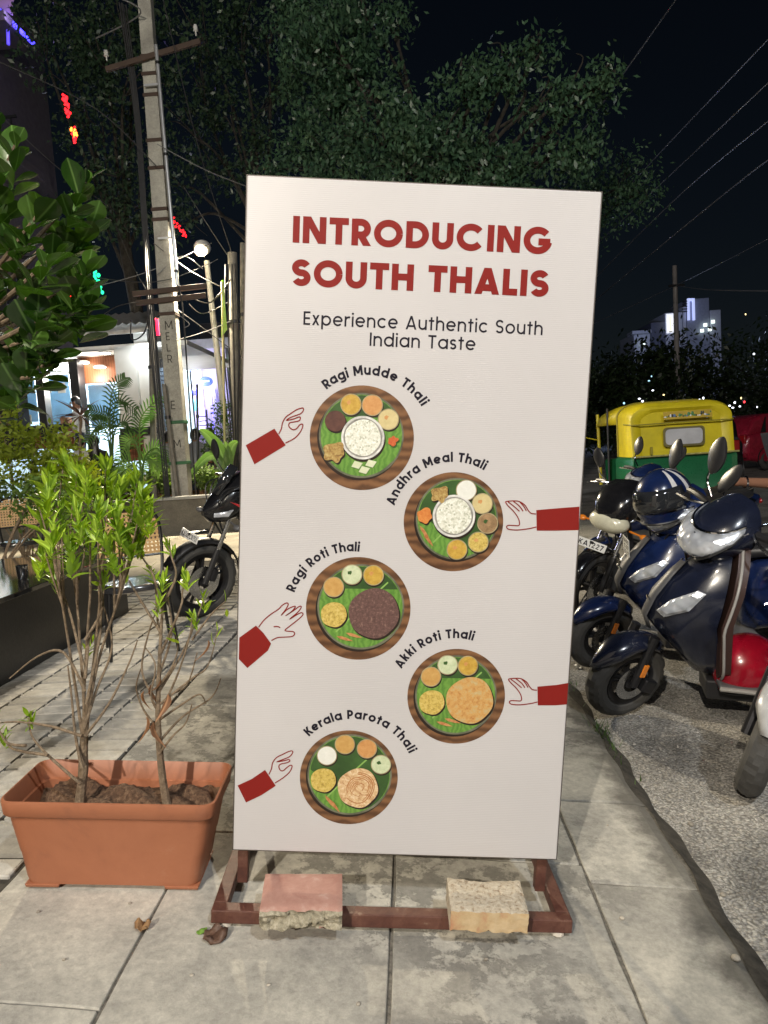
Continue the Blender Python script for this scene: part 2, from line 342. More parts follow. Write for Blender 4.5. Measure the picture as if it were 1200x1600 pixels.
for (xa, xb), of in zip(cols, offs):
    of = [-1.5, -0.5] + of
    for ya, yb in zip(of[:-1], of[1:]):
        bm = bmesh.new(); nx, ny = 6, 8; dz = rs.uniform(-0.004, 0.003); tilt = rs.uniform(-0.004, 0.004)
        ya2, yb2 = ya + 0.004, yb - 0.004; grid = []
        chip = [rs.random() for _ in range(4)]
        for j in range(ny + 1):
            row = []
            for i in range(nx + 1):
                u, v = i / nx, j / ny; x = xa + (xb - xa) * u; y = ya2 + (yb2 - ya2) * v
                if i in (0, nx): x += rs.uniform(-0.0025, 0.0025)
                if j in (0, ny): y += rs.uniform(-0.0025, 0.0025)
                if xb > 0.8 and i == nx: x += 0.004 * math.sin(y * 5.1) + 0.004 * math.sin(y * 23.7) + rs.uniform(-.006, .004) - 0.006
                row.append(bm.verts.new((x, y, g(min(x, 0.838), y) + dz + tilt * (u - 0.5) + rs.uniform(-0.0012, 0.0012) - (0.012 if (xb > 0.8 and i == nx) else 0))))
            grid.append(row)
        for j in range(ny):
            for i in range(nx): bm.faces.new((grid[j][i], grid[j][i + 1], grid[j + 1][i + 1], grid[j + 1][i]))
        ext = bmesh.ops.extrude_face_region(bm, geom=bm.faces[:]); vv = [e for e in ext['geom'] if isinstance(e, bmesh.types.BMVert)]
        bmesh.ops.translate(bm, verts=vv, vec=(0, 0, -0.06)); bmesh.ops.recalc_face_normals(bm, faces=bm.faces)
        me = bpy.data.meshes.new('slab'); bm.to_mesh(me); bm.free(); me.materials.append(CONC2 if xb > 0.8 else CONC)
        o = link('slab', me, walk); b = o.modifiers.new('b', 'BEVEL'); b.width = 0.004; b.segments = 2; b.angle_limit = R(50); b.limit_method = 'ANGLE'
# small pavers between the slabs and the black table
PAV = M('paver', (0.42, 0.40, 0.36), 0.85, var=0.22, scale=16, bump=0.4, bscale=90, rnd=0.22)
PW, PL = 0.222, 0.112
pm = MB().box((0, 0, -0.025), (PW - 0.014, PL - 0.022, 0.05)).mesh('paver', 0); pm.materials.append(PAV)
plist = []
for i in range(6):
    for j in range(50):
        x = -1.262 - PW * (i + 0.5) - 0.008; y = 2.02 + PL * (j + (0.5 if i % 2 else 0)); plist.append((x, y))
plist.sort(key=lambda p: p[1]); far = MB()
for k, (x, y) in enumerate(plist):
    sl = (g(x + 0.05, y) - g(x - 0.05, y)) / 0.1; z = g(x, y) + rs.uniform(-0.003, 0.003)
    rot = Euler((rs.uniform(-0.012, 0.012), -math.atan(sl), rs.uniform(-0.012, 0.012)))
    if k < 300:
        o = link('paver', pm, walk); o.location = (x, y, z); o.rotation_euler = rot
        if k == 0:
            b = o.modifiers.new('b', 'BEVEL'); b.width = 0.004; b.segments = 1
for j in range(4):   # the kerb row behind the paver field
    pass
# weeds in the seam at the road
WEED = M('weed_green', (0.07, 0.13, 0.03), 0.6, trans=0.3)
wb = MB(); r2 = random.Random(11)
for cy, n in ((3.36, 60), (3.15, 30), (2.95, 8), (4.4, 30), (4.1, 15)):
    for _ in range(n):
        x = 0.835 + r2.gauss(0, 0.022); y = cy + r2.gauss(0, 0.09); a = r2.uniform(0, 6.28); L_ = r2.uniform(0.02, 0.055); z = g(min(x, .835), y) - 0.02
        d = Vector((math.cos(a), math.sin(a), 0)); s_ = Vector((-d.y, d.x, 0)) * r2.uniform(0.002, 0.005); p = Vector((x, y, z)); q = p + d * L_ * 0.45 + Vector((0, 0, L_)); 
        wb.add([p - s_, p + s_, q + d * L_ * 0.3], [(0, 1, 2)])
tag(wb.build('weeds', WEED, smooth=0, recalc=False), 'tiny green weeds sprouting in the seam between slabs and road', 'weeds', kind='stuff')
# dirt drifted along the seam
ds = MB(); ys = [-1 + 0.04 * k for k in range(225)]; rings = []
for y in ys:
    a = 0.806 + 0.010 * math.sin(y * 6.1) + 0.008 * math.sin(y * 17.7); b_ = 0.868 + 0.010 * math.sin(y * 8.3 + 1) + 0.007 * math.sin(y * 21)
    rings.append([(a, y, g(a, y) - 0.001), (0.822, y, g(0.82, y) - 0.002), (0.842, y, g(0.82, y) - 0.018), (b_, y, g(b_, y) - 0.001)])
tag(ds.loft(rings, False, False).build('dirt_seam', DIRT, smooth=80), 'dark dirt drifted along the seam between sidewalk and road', kind='structure')
# loose grit on the road
gr = MB(); r2 = random.Random(5)
for _ in range(2600):
    x = r2.uniform(0.86, 2.6); y = 1.2 + 5 * r2.random() ** 1.4; s = r2.uniform(0.0015, 0.005) * (2 if r2.random() < 0.04 else 1); c = Vector((x, y, g(x, y) + s * 0.4)); a = r2.uniform(0, 6.28)
    vs = [c + Vector((s * math.cos(a + k * 1.57) * r2.uniform(.7, 1.3), s * math.sin(a + k * 1.57) * r2.uniform(.7, 1.3), -s * 0.5)) for k in range(4)] + [c + Vector((0, 0, s * 0.6))]
    gr.add(vs, [(0, 1, 4), (1, 2, 4), (2, 3, 4), (3, 0, 4)])
tag(gr.build('grit', M('grit', (0.33, 0.31, 0.28), 0.8, var=0.5, scale=90), smooth=0), 'loose grit scattered on the rough road', 'grit', kind='stuff')

# ------------------------------------------------------------------ street lamps (the place's light and an added fill)
# see the three lamps below
def street_lamp(name, label, base, h, head, power, col, rad=0.10, arm=True):
    t = thing(name, label, 'street lamp', base, group='street lamps'); GALV = M('galvanised_pole', (0.42, 0.42, 0.41), 0.45, metal=0.6)
    hd = Vector(head) - Vector(base)
    MB().tube([(0, 0, 0), (0, 0, h * 0.5), (0, 0, h)], [0.075, 0.06, 0.045], 14).build('pole', GALV, t)
    MB().box((0, 0, 0.01), (0.3, 0.3, 0.02)).build('base_plate', GALV, t)
    MB().tube(smooth_curve([(0, 0, h - 0.3), (hd.x * 0.1, hd.y * 0.1, h + 0.12), (hd.x * 0.6, hd.y * 0.6, hd.z + 0.16), (hd.x, hd.y, hd.z + 0.13)]), 0.03, 8).build('arm', GALV, t)
    hm = MB().ell((hd.x, hd.y, hd.z + 0.10), (0.28, 0.15, 0.07)).build('lamp_head', GALV, t)
    MB().ell((hd.x, hd.y, hd.z + 0.03), (0.16, 0.09, 0.025)).build('lamp_lens', glow('lamp_glow_' + name, col, 20), hm)
    ld = bpy.data.lights.new(name + '_light', 'POINT'); ld.energy = power; ld.color = col; ld.shadow_soft_size = rad
    lo = bpy.data.objects.new(name + '_light', ld); COL.objects.link(lo); lo.parent = t; lo.location = hd + Vector((0, 0, -0.10))
    return t
street_lamp('street_lamp', 'tall warm street lamp on the left behind the viewer', (-3.0, -2.9, g(-3.0)), 6.1, (-1.6, -2.6, 6.0), 650, (1.0, 0.89, 0.73))
street_lamp('street_lamp', 'tall white street lamp on the right behind the viewer', (4.1, -2.8, g(4.1)), 6.5, (2.5, -2.4, 6.3), 1000, (0.88, 0.94, 1.0))
street_lamp('street_lamp', 'added fill lamp, unseen farther behind the viewer on the left', (-4.8, -8.9, g(-4.8)), 7.1, (-3.2, -8.5, 7.0), 4900, (1.0, 0.91, 0.77))  # added out of view for fill and the photographer's shadow

# ================================================================== THE SIGN
def arc(cx, cy, rx, ry, a0, a1, n=None):
    n = n or max(4, int(abs(a1 - a0) / 9)); return [(cx + rx * math.cos(R(a0 + (a1 - a0) * i / n)), cy + ry * math.sin(R(a0 + (a1 - a0) * i / n))) for i in range(n + 1)]
def glyph(c, w):
    h = w / 2; xh = 0.765; asc = 1.05; bw = 0.62 + 0.85 * w; nw = 0.52 + 0.85 * w
    def dq(x0, y0, x1, y1):
        k = h * math.hypot(x1 - x0, y1 - y0) / abs(y1 - y0); return ('q', [(x0 - k, y0), (x0 + k, y0), (x1 + k, y1), (x1 - k, y1)])
    P = lambda *l: ('p', list(l)); bowl = ('p', arc(bw / 2, xh / 2, bw / 2 - h, xh / 2 - h, 0, 360, 36))
    def ss(W, H):
        rx, ry = W / 2 - h, (H - w) / 4
        return ('p', arc(W / 2, H - h - ry, rx, ry, 25, 270) + arc(W / 2, h + ry, rx, ry, 90, -155)[1:])
    if c == 'I': return [P((h, 0), (h, 1))], w
    if c == 'N': W = 0.62 + w * 0.9; k = h * 1.15; return [P((h, 0), (h, 1)), P((W - h, 0), (W - h, 1)), dq(k, 1, W - k, 0)], W
    if c == 'T': W = 0.50 + w * 0.75; return [P((0, 1 - h), (W, 1 - h)), P((W / 2, 0), (W / 2, 1 - h))], W
    if c == 'R': W = 0.52 + w * 0.7; r = (1 - h - 0.40) / 2; xr = W - h - r; return [P((h, 0), (h, 1)), ('p', [(h, 1 - h), (xr, 1 - h)] + arc(xr, 0.40 + r, r, r, 90, -90)[1:] + [(h, 0.40)]), dq(W * 0.46, 0.42, W - w * 0.5, 0)], W
    if c == 'P': W = 0.52 + w * 0.6; r = (1 - h - 0.40) / 2; xr = W - h - r; return [P((h, 0), (h, 1)), ('p', [(h, 1 - h), (xr, 1 - h)] + arc(xr, 0.40 + r, r, r, 90, -90)[1:] + [(h, 0.40)])], W
    if c in 'OQ': W = 0.92 + w * 0.5; return [('p', arc(W / 2, 0.5, W / 2 - h, 0.51 - h, 0, 360, 48))], W
    if c == 'D': W = 0.68 + w * 0.6; r = 0.5 - h; return [P((h, 0), (h, 1)), ('p', [(h, 1 - h), (W - h - r, 1 - h)] + arc(W - h - r, 0.5, r, r, 90, -90)[1:] + [(h, h)])], W
    if c == 'U': W = 0.60 + w * 0.7; r = W / 2 - h; return [('p', [(h, 1)] + [(h, r + h)] + arc(W / 2, r + h, r, r, 180, 360)[1:] + [(W - h, 1)])], W
    if c == 'C': W = 0.92 + w * 0.5; return [('p', arc(W / 2, 0.5, W / 2 - h, 0.51 - h, 38, 322, 36))], W * 0.96
    if c == 'G': W = 0.92 + w * 0.5; return [('p', arc(W / 2, 0.5, W / 2 - h, 0.51 - h, 40, 352, 38)), P((W * 0.52, 0.45), (W - h * 0.6, 0.45))], W
    if c == 'S': W = 0.50 + w * 0.75; return [ss(W, 1)], W
    if c == 'H': W = 0.60 + w * 0.8; return [P((h, 0), (h, 1)), P((W - h, 0), (W - h, 1)), P((h, 0.51), (W - h, 0.51))], W
    if c == 'A': W = 0.70 + w * 0.85; k = h * 1.1; return [dq(k, 0, W / 2, 1), dq(W - k, 0, W / 2, 1), P((W * 0.22, 0.25), (W * 0.78, 0.25))], W
    if c == 'L': W = 0.42 + w * 0.5; return [P((h, 0), (h, 1)), P((h, h), (W, h))], W
    if c == 'E': W = 0.44 + w * 0.5; return [P((h, 0), (h, 1)), P((h, h), (W, h)), P((h, 1 - h), (W, 1 - h)), P((h, 0.5), (W * 0.95, 0.5))], W
    if c == 'M': W = 0.78 + w * 0.9; return [P((h, 0), (h, 1)), P((W - h, 0), (W - h, 1)), dq(h * 1.2, 1, W / 2, 0.2), dq(W - h * 1.2, 1, W / 2, 0.2)], W
    if c == 'K': W = 0.52 + w * 0.8; return [P((h, 0), (h, 1)), dq(w * 1.1, 0.46, W - w * 0.6, 1), dq(w * 1.5, 0.52, W - w * 0.5, 0)], W
    if c == 'k': W = 0.44 + w * 0.8; return [P((h, 0), (h, asc)), dq(w * 1.1, 0.34, W - w * 0.6, xh), dq(w * 1.4, 0.42, W - w * 0.55, 0)], W
    if c == 'a': return [bowl, P((bw - h, 0), (bw - h, xh))], bw
    if c == 'd': return [bowl, P((bw - h, 0), (bw - h, asc))], bw
    if c == 'p': return [bowl, P((h, -0.28), (h, xh))], bw
    if c == 'g': return [bowl, ('p', [(bw - h, xh), (bw - h, -0.03)] + arc(bw / 2, -0.03, bw / 2 - h, 0.28 - h, 0, -150)[1:])], bw
    if c == 'n' or c == 'h': r = nw / 2 - h; return [P((h, 0), (h, xh if c == 'n' else asc)), ('p', [(h, xh - h - r)] + arc(nw / 2, xh - h - r, r, r, 180, 0)[1:] + [(nw - h, 0)])], nw
    if c == 'u': r = nw / 2 - h; return [P((nw - h, 0), (nw - h, xh)), ('p', [(h, xh), (h, h + r)] + arc(nw / 2, h + r, r, r, 180, 360)[1:])], nw
    if c == 'r': return [P((h, 0), (h, xh)), ('p', arc(h + 0.26, xh - h - 0.26, 0.26, 0.26, 170, 72))], 0.32 + w * 0.6
    if c == 'e': return [('p', arc(bw / 2, xh / 2, bw / 2 - h, xh / 2 - h, 0, 318, 32)), P((h, xh / 2), (bw - h * 0.9, xh / 2))], bw
    if c == 'c': return [('p', arc(bw / 2, xh / 2, bw / 2 - h, xh / 2 - h, 42, 318, 28))], bw * 0.92
    if c == 'o': return [bowl], bw
    if c == 's': W = 0.38 + w * 0.75; return [ss(W, xh)], W
    if c == 't': return [P((0.13 + h, 0), (0.13 + h, 0.97)), P((0, xh - h), (0.30 + w * 0.8, xh - h))], 0.30 + w * 0.8
    if c == 'i': return [P((h, 0), (h, xh)), ('q', arc(h, 0.97, h * 1.25, h * 1.25, 0, 330, 11))], w
    if c == 'l': return [P((h, 0), (h, asc))], w
    if c == 'x': W = 0.46 + w * 0.7; k = h * 1.2; return [dq(k, 0, W - k, xh), dq(W - k, 0, k, xh)], W
    if c == '0': W = 0.62; return [('p', arc(W / 2, 0.5, W / 2 - h, 0.5 - h, 0, 360, 24))], W
    if c == '1': return [P((0.25, 0), (0.25, 1))], 0.4
    if c == '7': return [P((0, 1 - h), (0.55, 1 - h)), dq(0.18, 0, 0.5, 1)], 0.58
    if c == '5': return [P((0.5, 1 - h), (h, 1 - h), (h, 0.58)), ('p', [(h, 0.58)] + arc(0.28, 0.33, 0.28 - h, 0.33 - h, 110, -140))], 0.58
    if c == '2': return [('p', arc(0.28, 0.72, 0.28 - h, 0.28 - h, 170, -35) + [(h, h), (0.56, h)])], 0.58
    return [], 0.32
def text_mesh(mb, s, w, size, xf, gap=0.10, y=0.0, width=None, curve=None):
    """xf: origin (x,z); curve=(cx,cz,r0,a0,r1,a1) puts the line on an arc"""
    gl = [(c,) + tuple(glyph(c, w)) for c in s]; tot = sum(q[2] for q in gl) + gap * (len(gl) - 1)
    if curve: cx, cz, r0, a0, r1, a1 = curve; arcl = (r0 + r1) / 2 * abs(R(a1 - a0))
    sx = size if width is None else width / tot
    if curve: sx = arcl / tot
    x = 0; k = 0
    mbs = mb if isinstance(mb, list) else None
    for c, st, adv in gl:
        if mbs is not None:
            if c == " " or not mbs: mbs.append(MB())
            mb = mbs[-1]
        if curve:
            mid = (x + adv / 2) / tot; a = R(a0 + (a1 - a0) * mid); r = r0 + (r1 - r0) * mid
            # direction follows the arc's true tangent
            da = R(a1 - a0); tx = -math.sin(a) * r * da + math.cos(a) * (r1 - r0); tz = math.cos(a) * r * da + math.sin(a) * (r1 - r0)
            n_ = math.hypot(tx, tz); tx, tz = tx / n_, tz / n_; ox, oz = cx + r * math.cos(a), cz + r * math.sin(a)
            f = lambda p: (ox + tx * (p[0] - adv / 2) * sx - tz * p[1] * size, oz + tz * (p[0] - adv / 2) * sx + tx * p[1] * size)
        else:
            x0 = x; f = lambda p: (xf[0] + (p[0] + x0) * sx, xf[1] + p[1] * size)
        for typ, pts in st:
            yy = y - k * 0.00007; k = (k + 1) % 4
            if typ == 'p': mb.ribbon([f(p) for p in pts], w * (size * 0.5 + sx * 0.5), yy)
            else: mb.plate([f(p) for p in pts], yy)
        x += adv + gap
SR = Matrix(((0.99320223, -0.04951698, 0.10534422), (0.05024824, 0.99872751, -0.00429732), (-0.10499738, 0.00956147, 0.99442653)))
BH = 1.825; Z0 = 0.168
s0 = Vector((-0.56555705, 1.89983028, 0.15238464)) + SR @ Vector((0.4575, 0, -Z0))
sign = thing('sign_board', 'tall white menu sign reading introducing south thalis on a brown steel stand', 'sign', s0, SR)
def flex_mat():
    m, t, b = newmat('printed_flex'); L = t.links; tc = nd(t, 'TexCoord')
    n = nd(t, 'TexNoise', Scale=2.2, Detail=4.0); L.new(tc.outputs['Object'], n.inputs['Vector']); r = ramp(t, [(0.3, (0.51, 0.49, 0.495)), (0.7, (0.545, 0.525, 0.53))]); L.new(n.outputs['Fac'], r.inputs[0])
    d = nd(t, 'TexNoise', Scale=26.0, Detail=8.0, Roughness=0.8); L.new(tc.outputs['Object'], d.inputs['Vector']); dr = ramp(t, [(0.70, (1, 1, 1)), (0.80, (0.82, 0.78, 0.74))]); L.new(d.outputs['Fac'], dr.inputs[0])
    L.new(mixc(t, r.outputs[0], dr.outputs[0], 1.0, 'MULTIPLY'), b.inputs['Base Color'])
    b.inputs['Roughness'].default_value = 0.33; b.inputs['Specular IOR Level'].default_value = 0.5
    wv = nd(t, 'TexWave', Scale=62.0, Distortion=0.25); wv.bands_direction = 'Z'; wv.wave_profile = 'SIN'; L.new(tc.outputs['Object'], wv.inputs['Vector'])
    n2 = nd(t, 'TexNoise', Scale=1.4, Detail=2.0); L.new(tc.outputs['Object'], n2.inputs['Vector'])
    b1 = nd(t, 'Bump', Strength=0.09, Distance=0.002); L.new(wv.outputs['Fac'], b1.inputs['Height'])
    b2 = nd(t, 'Bump', Strength=0.25, Distance=0.05); L.new(n2.outputs['Fac'], b2.inputs['Height']); L.new(b1.outputs[0], b2.inputs['Normal']); L.new(b2.outputs[0], b.inputs['Normal'])
    return m
FLEX = flex_mat()
FY = -0.014
panel = MB().box((0, 0, Z0 + BH / 2), (0.915, 0.028, BH)).build('panel', FLEX, sign, smooth=0, bevel=0.0025)
EDGE = M('edge_steel', (0.10, 0.085, 0.075), 0.5, metal=0.4)
for nm, c, d in (('edge_strip', (-0.4590, 0.004, Z0 + BH / 2), (0.0025, 0.03, BH + 0.006)), ('edge_strip', (0.4590, 0.004, Z0 + BH / 2), (0.0025, 0.03, BH + 0.006)), ('edge_strip', (0, 0.004, Z0 + BH + 0.0015), (0.914, 0.03, 0.0025)), ('edge_strip', (0, 0.004, Z0 - 0.0015), (0.914, 0.03, 0.0025))):
    MB().box(c, d).build(nm, EDGE, sign, 0)
RUST = speckle('rusty_red_oxide', [(0.25, (0.04, 0.015, 0.011)), (0.45, (0.09, 0.032, 0.022)), (0.6, (0.13, 0.055, 0.037)), (0.68, (0.26, 0.17, 0.12)), (0.85, (0.15, 0.07, 0.045))], 14, 0.6, 0.3, detail=9)
bs = 0.038; zb = 0.012 + bs / 2
xl, xr = -0.478, 0.468
MB().box((-0.005, -0.088, zb), (xr - xl + bs, bs, bs)).build('front_bar', RUST, sign, 0, 0.003)
MB().box((-0.005, 0.44, zb), (xr - xl + bs, bs, bs)).build('rear_bar', RUST, sign, 0, 0.003)
for x in (xl, xr):
    MB().box((x + (0.0), (0.44 - 0.088) / 2, zb), (bs, 0.44 + 0.088 - bs - 0.001, bs - 0.002)).build('side_bar', RUST, sign, 0, 0.003)
for x in (-0.435, 0.425):
    MB().box((x, 0.03, Z0 / 2 + 0.30), (0.03, 0.03, Z0 + 0.50)).build('upright', RUST, sign, 0, 0.003)
    MB().tube([(x, 0.42, zb + 0.01), (x, 0.05, 0.95)], 0.013, 6).build('brace', RUST, sign)
for x, y in ((-0.47, -0.088), (0.44, -0.09), (-0.47, 0.43), (0.45, 0.43)):
    MB().lathe([(0.008, 0.0), (0.018, 0.001), (0.018, 0.011), (0.008, 0.013)], (x + .012, y, 0), n=10).build('foot', M('foot_white', (0.6, 0.55, 0.48), 0.7), sign)
RED = M('print_red', (0.205, 0.014, 0.011), 0.55, var=0.05, scale=3, spec=0.15)
INK = M('print_ink', (0.012, 0.010, 0.018), 0.55, var=0.05, spec=0.15)
def lettering(name, mat, fn):
    l = []; fn(l)
    for mb in l: mb.build(name, mat, sign, 0, recalc=False)
ly = FY - 0.0006
lettering('heading', RED, lambda mb: text_mesh(mb, 'INTRODUCING', 0.25, 0.067, (-0.3373, Z0 + 1.663), 0.105, ly, 0.6743))
lettering('heading', RED, lambda mb: text_mesh(mb, 'SOUTH THALIS', 0.25, 0.067, (-0.3370, Z0 + 1.5545), 0.10, ly, 0.672))
lettering('subheading', INK, lambda mb: text_mesh(mb, 'Experience Authentic South', 0.134, 0.0345, (-0.3031, Z0 + 1.456), 0.14, ly, 0.6290))
lettering('subheading', INK, lambda mb: text_mesh(mb, 'Indian Taste', 0.134, 0.0345, (-0.1279, Z0 + 1.409), 0.14, ly, 0.279))

WOOD = banded('print_wood', (0.055, 0.022, 0.010), (0.24, 0.115, 0.05), 11, 0.4, 'Z', 5.0)
LEAFP = banded('print_banana_leaf', (0.075, 0.19, 0.028), (0.16, 0.33, 0.055), 22, 0.4, 'X', 9.0)
LEAFD = M('print_leaf_dark', (0.035, 0.085, 0.02), 0.4, var=0.4, scale=14)
PLATE = M('print_plate_edge', (0.13, 0.13, 0.09), 0.35, var=0.5, scale=20)
SHAD = M('print_shadow_brown', (0.018, 0.010, 0.006), 0.4, var=0.3)
RIM = M('print_bowl_rim', (0.34, 0.28, 0.16), 0.35, var=0.4, scale=40)
RIMW = M('print_bowl_silver', (0.62, 0.61, 0.58), 0.3, var=0.35, scale=45)
RICE = speckle('print_rice', [(0.0, (0.32, 0.33, 0.24)), (0.3, (0.62, 0.62, 0.52)), (1.0, (0.86, 0.86, 0.80))], 230, 0.5, 0.0, voro=True)
def food(n, a, b, sc=60): return speckle('print_' + n, [(0.28, a), (0.72, b)], sc, 0.45, 0.0)
F = {'yellow': food('dal', (0.38, 0.20, 0.02), (0.62, 0.42, 0.08)), 'orange': food('sambar', (0.48, 0.20, 0.055), (0.62, 0.34, 0.13)), 'tan': food('curry', (0.46, 0.24, 0.06), (0.58, 0.36, 0.12)),
     'cream': food('payasam', (0.52, 0.42, 0.20), (0.64, 0.54, 0.28)), 'white': food('curd', (0.66, 0.66, 0.60), (0.78, 0.78, 0.73)), 'mint': food('raita', (0.42, 0.50, 0.28), (0.66, 0.70, 0.50)),
     'brown': food('rasam', (0.14, 0.08, 0.035), (0.42, 0.27, 0.14)), 'ragi': food('ragi_ball', (0.05, 0.018, 0.014), (0.12, 0.045, 0.032), 40), 'rroti': speckle('print_ragi_roti', [(0.25, (0.045, 0.02, 0.018)), (0.55, (0.13, 0.065, 0.055)), (0.8, (0.36, 0.23, 0.18))], 120, 0.6, 0.0),
     'aroti': speckle('print_akki_roti', [(0.25, (0.38, 0.13, 0.03)), (0.5, (0.56, 0.32, 0.10)), (0.62, (0.48, 0.36, 0.17)), (0.8, (0.62, 0.46, 0.22))], 75, 0.6, 0.0), 'upma': speckle('print_upma', [(0.25, (0.20, 0.12, 0.015)), (0.5, (0.55, 0.40, 0.09)), (0.8, (0.70, 0.58, 0.24))], 130, 0.6, 0.0),
     'parota': speckle('print_parota', [(0.3, (0.34, 0.12, 0.04)), (0.5, (0.62, 0.42, 0.22)), (0.7, (0.78, 0.66, 0.48))], 42, 0.6, 0.0, dist=2.5), 'carrot': food('carrot', (0.50, 0.12, 0.02), (0.66, 0.28, 0.07), 150), 'chili': food('chili', (0.30, 0.08, 0.02), (0.60, 0.30, 0.12), 90),
     'nuts': speckle('print_nuts', [(0.3, (0.10, 0.03, 0.012)), (0.5, (0.36, 0.22, 0.06)), (0.75, (0.58, 0.48, 0.20))], 110, 0.6, 0.0), 'paneer': food('paneer', (0.52, 0.56, 0.34), (0.68, 0.70, 0.52), 30), 'pickle': food('pickle', (0.42, 0.05, 0.01), (0.6, 0.16, 0.05), 120)}
def disc(cx, cz, r, y, n=48, wob=0.0, seed=0):
    rr = random.Random(seed); ph = [rr.uniform(0, 6.28) for _ in range(5)]
    return MB().plate([(cx + (r + wob * r * sum(math.sin((k + 2) * 2 * math.pi * i / n + ph[k]) for k in range(5)) / 3) * math.cos(2 * math.pi * i / n), Z0 + cz + (r + wob * r * sum(math.sin((k + 2) * 2 * math.pi * i / n + ph[k]) for k in range(5)) / 3) * math.sin(2 * math.pi * i / n)) for i in range(n)], y)
TH = {
 'A': ('Ragi Mudde Thali', [(-0.1389, 1.1671, .1386), (-0.1405, 1.1735, .1129)], [(-0.1709, 1.2546, 'yellow'), (-0.1143, 1.2547, 'orange'), (-0.07, 1.2193, 'cream')], (-0.1363, 1.1681, .0576), [(-0.2112, 1.2091, .0275, 'ragi', 0.01), (-0.2116, 1.1275, .027, 'nuts', .22), (-0.0561, 1.1626, .0125, 'pickle', .25)], ('paneer', [(-0.150, 1.095), (-0.130, 1.082), (-0.113, 1.100)]), (-0.237, 1.2924, 0.0174, 1.258)),
 'B': ('Andhra Meal Thali', [(0.1166, 0.9521, .1345), (0.1253, 0.9606, .111)], [(0.1466, 1.0396, 'white'), (0.1916, 1.005, 'cream'), (0.2088, 0.9523, 'brown'), (0.1862, 0.9002, 'upma'), (0.1295, 0.8776, 'yellow')], (0.1168, 0.9685, .0574), [(0.0378, 0.9668, .020, 'carrot', .15), (0.0757, 1.0258, .022, 'nuts', .25)], ('chili', [(0.040, 0.920), (0.0503, 0.902)]), (-0.0459, 0.9899, 0.1914, 1.0962)),
 'C': ('Ragi Roti Thali', [(-0.1312, 0.7043, .1425), (-0.1244, 0.7093, .1185)], [(-0.2002, 0.7621, 'tan'), (-0.152, 0.7981, 'mint'), (-0.0936, 0.7984, 'yellow')], None, [(-0.0886, 0.6939, .069, 'rroti', .025), (-0.1972, 0.686, .035, 'upma', .03)], ('chili', [(-0.165, 0.620), (-0.140, 0.630)]), (-0.3079, 0.7429, -0.1348, 0.8629)),
 'D': ('Akki Roti Thali', [(0.1486, 0.467, .1352), (0.1475, 0.4712, .113)], [(0.0759, 0.5213, 'tan'), (0.1202, 0.5564, 'mint'), (0.1763, 0.556, 'yellow')], None, [(0.1861, 0.4583, .0655, 'aroti', .03), (0.0816, 0.4489, .035, 'upma', .03)], ('chili', [(0.120, 0.388), (0.142, 0.398)]), (-0.0077, 0.5404, 0.1863, 0.6283)),
 'E': ('Kerala Parota Thali', [(-0.1398, 0.2232, .1366), (-0.1377, 0.2318, .1175)], [(-0.2028, 0.2855, 'white'), (-0.1542, 0.3194, 'tan'), (-0.0926, 0.3091, 'orange'), (-0.0516, 0.2647, 'mint')], None, [(-0.1133, 0.1949, .0566, 'parota', .04), (-0.2105, 0.2143, .035, 'upma', .03)], ('chili', [(-0.190, 0.152), (-0.176, 0.140)]), (-0.2546, 0.3398, 0.0266, 0.2998))}
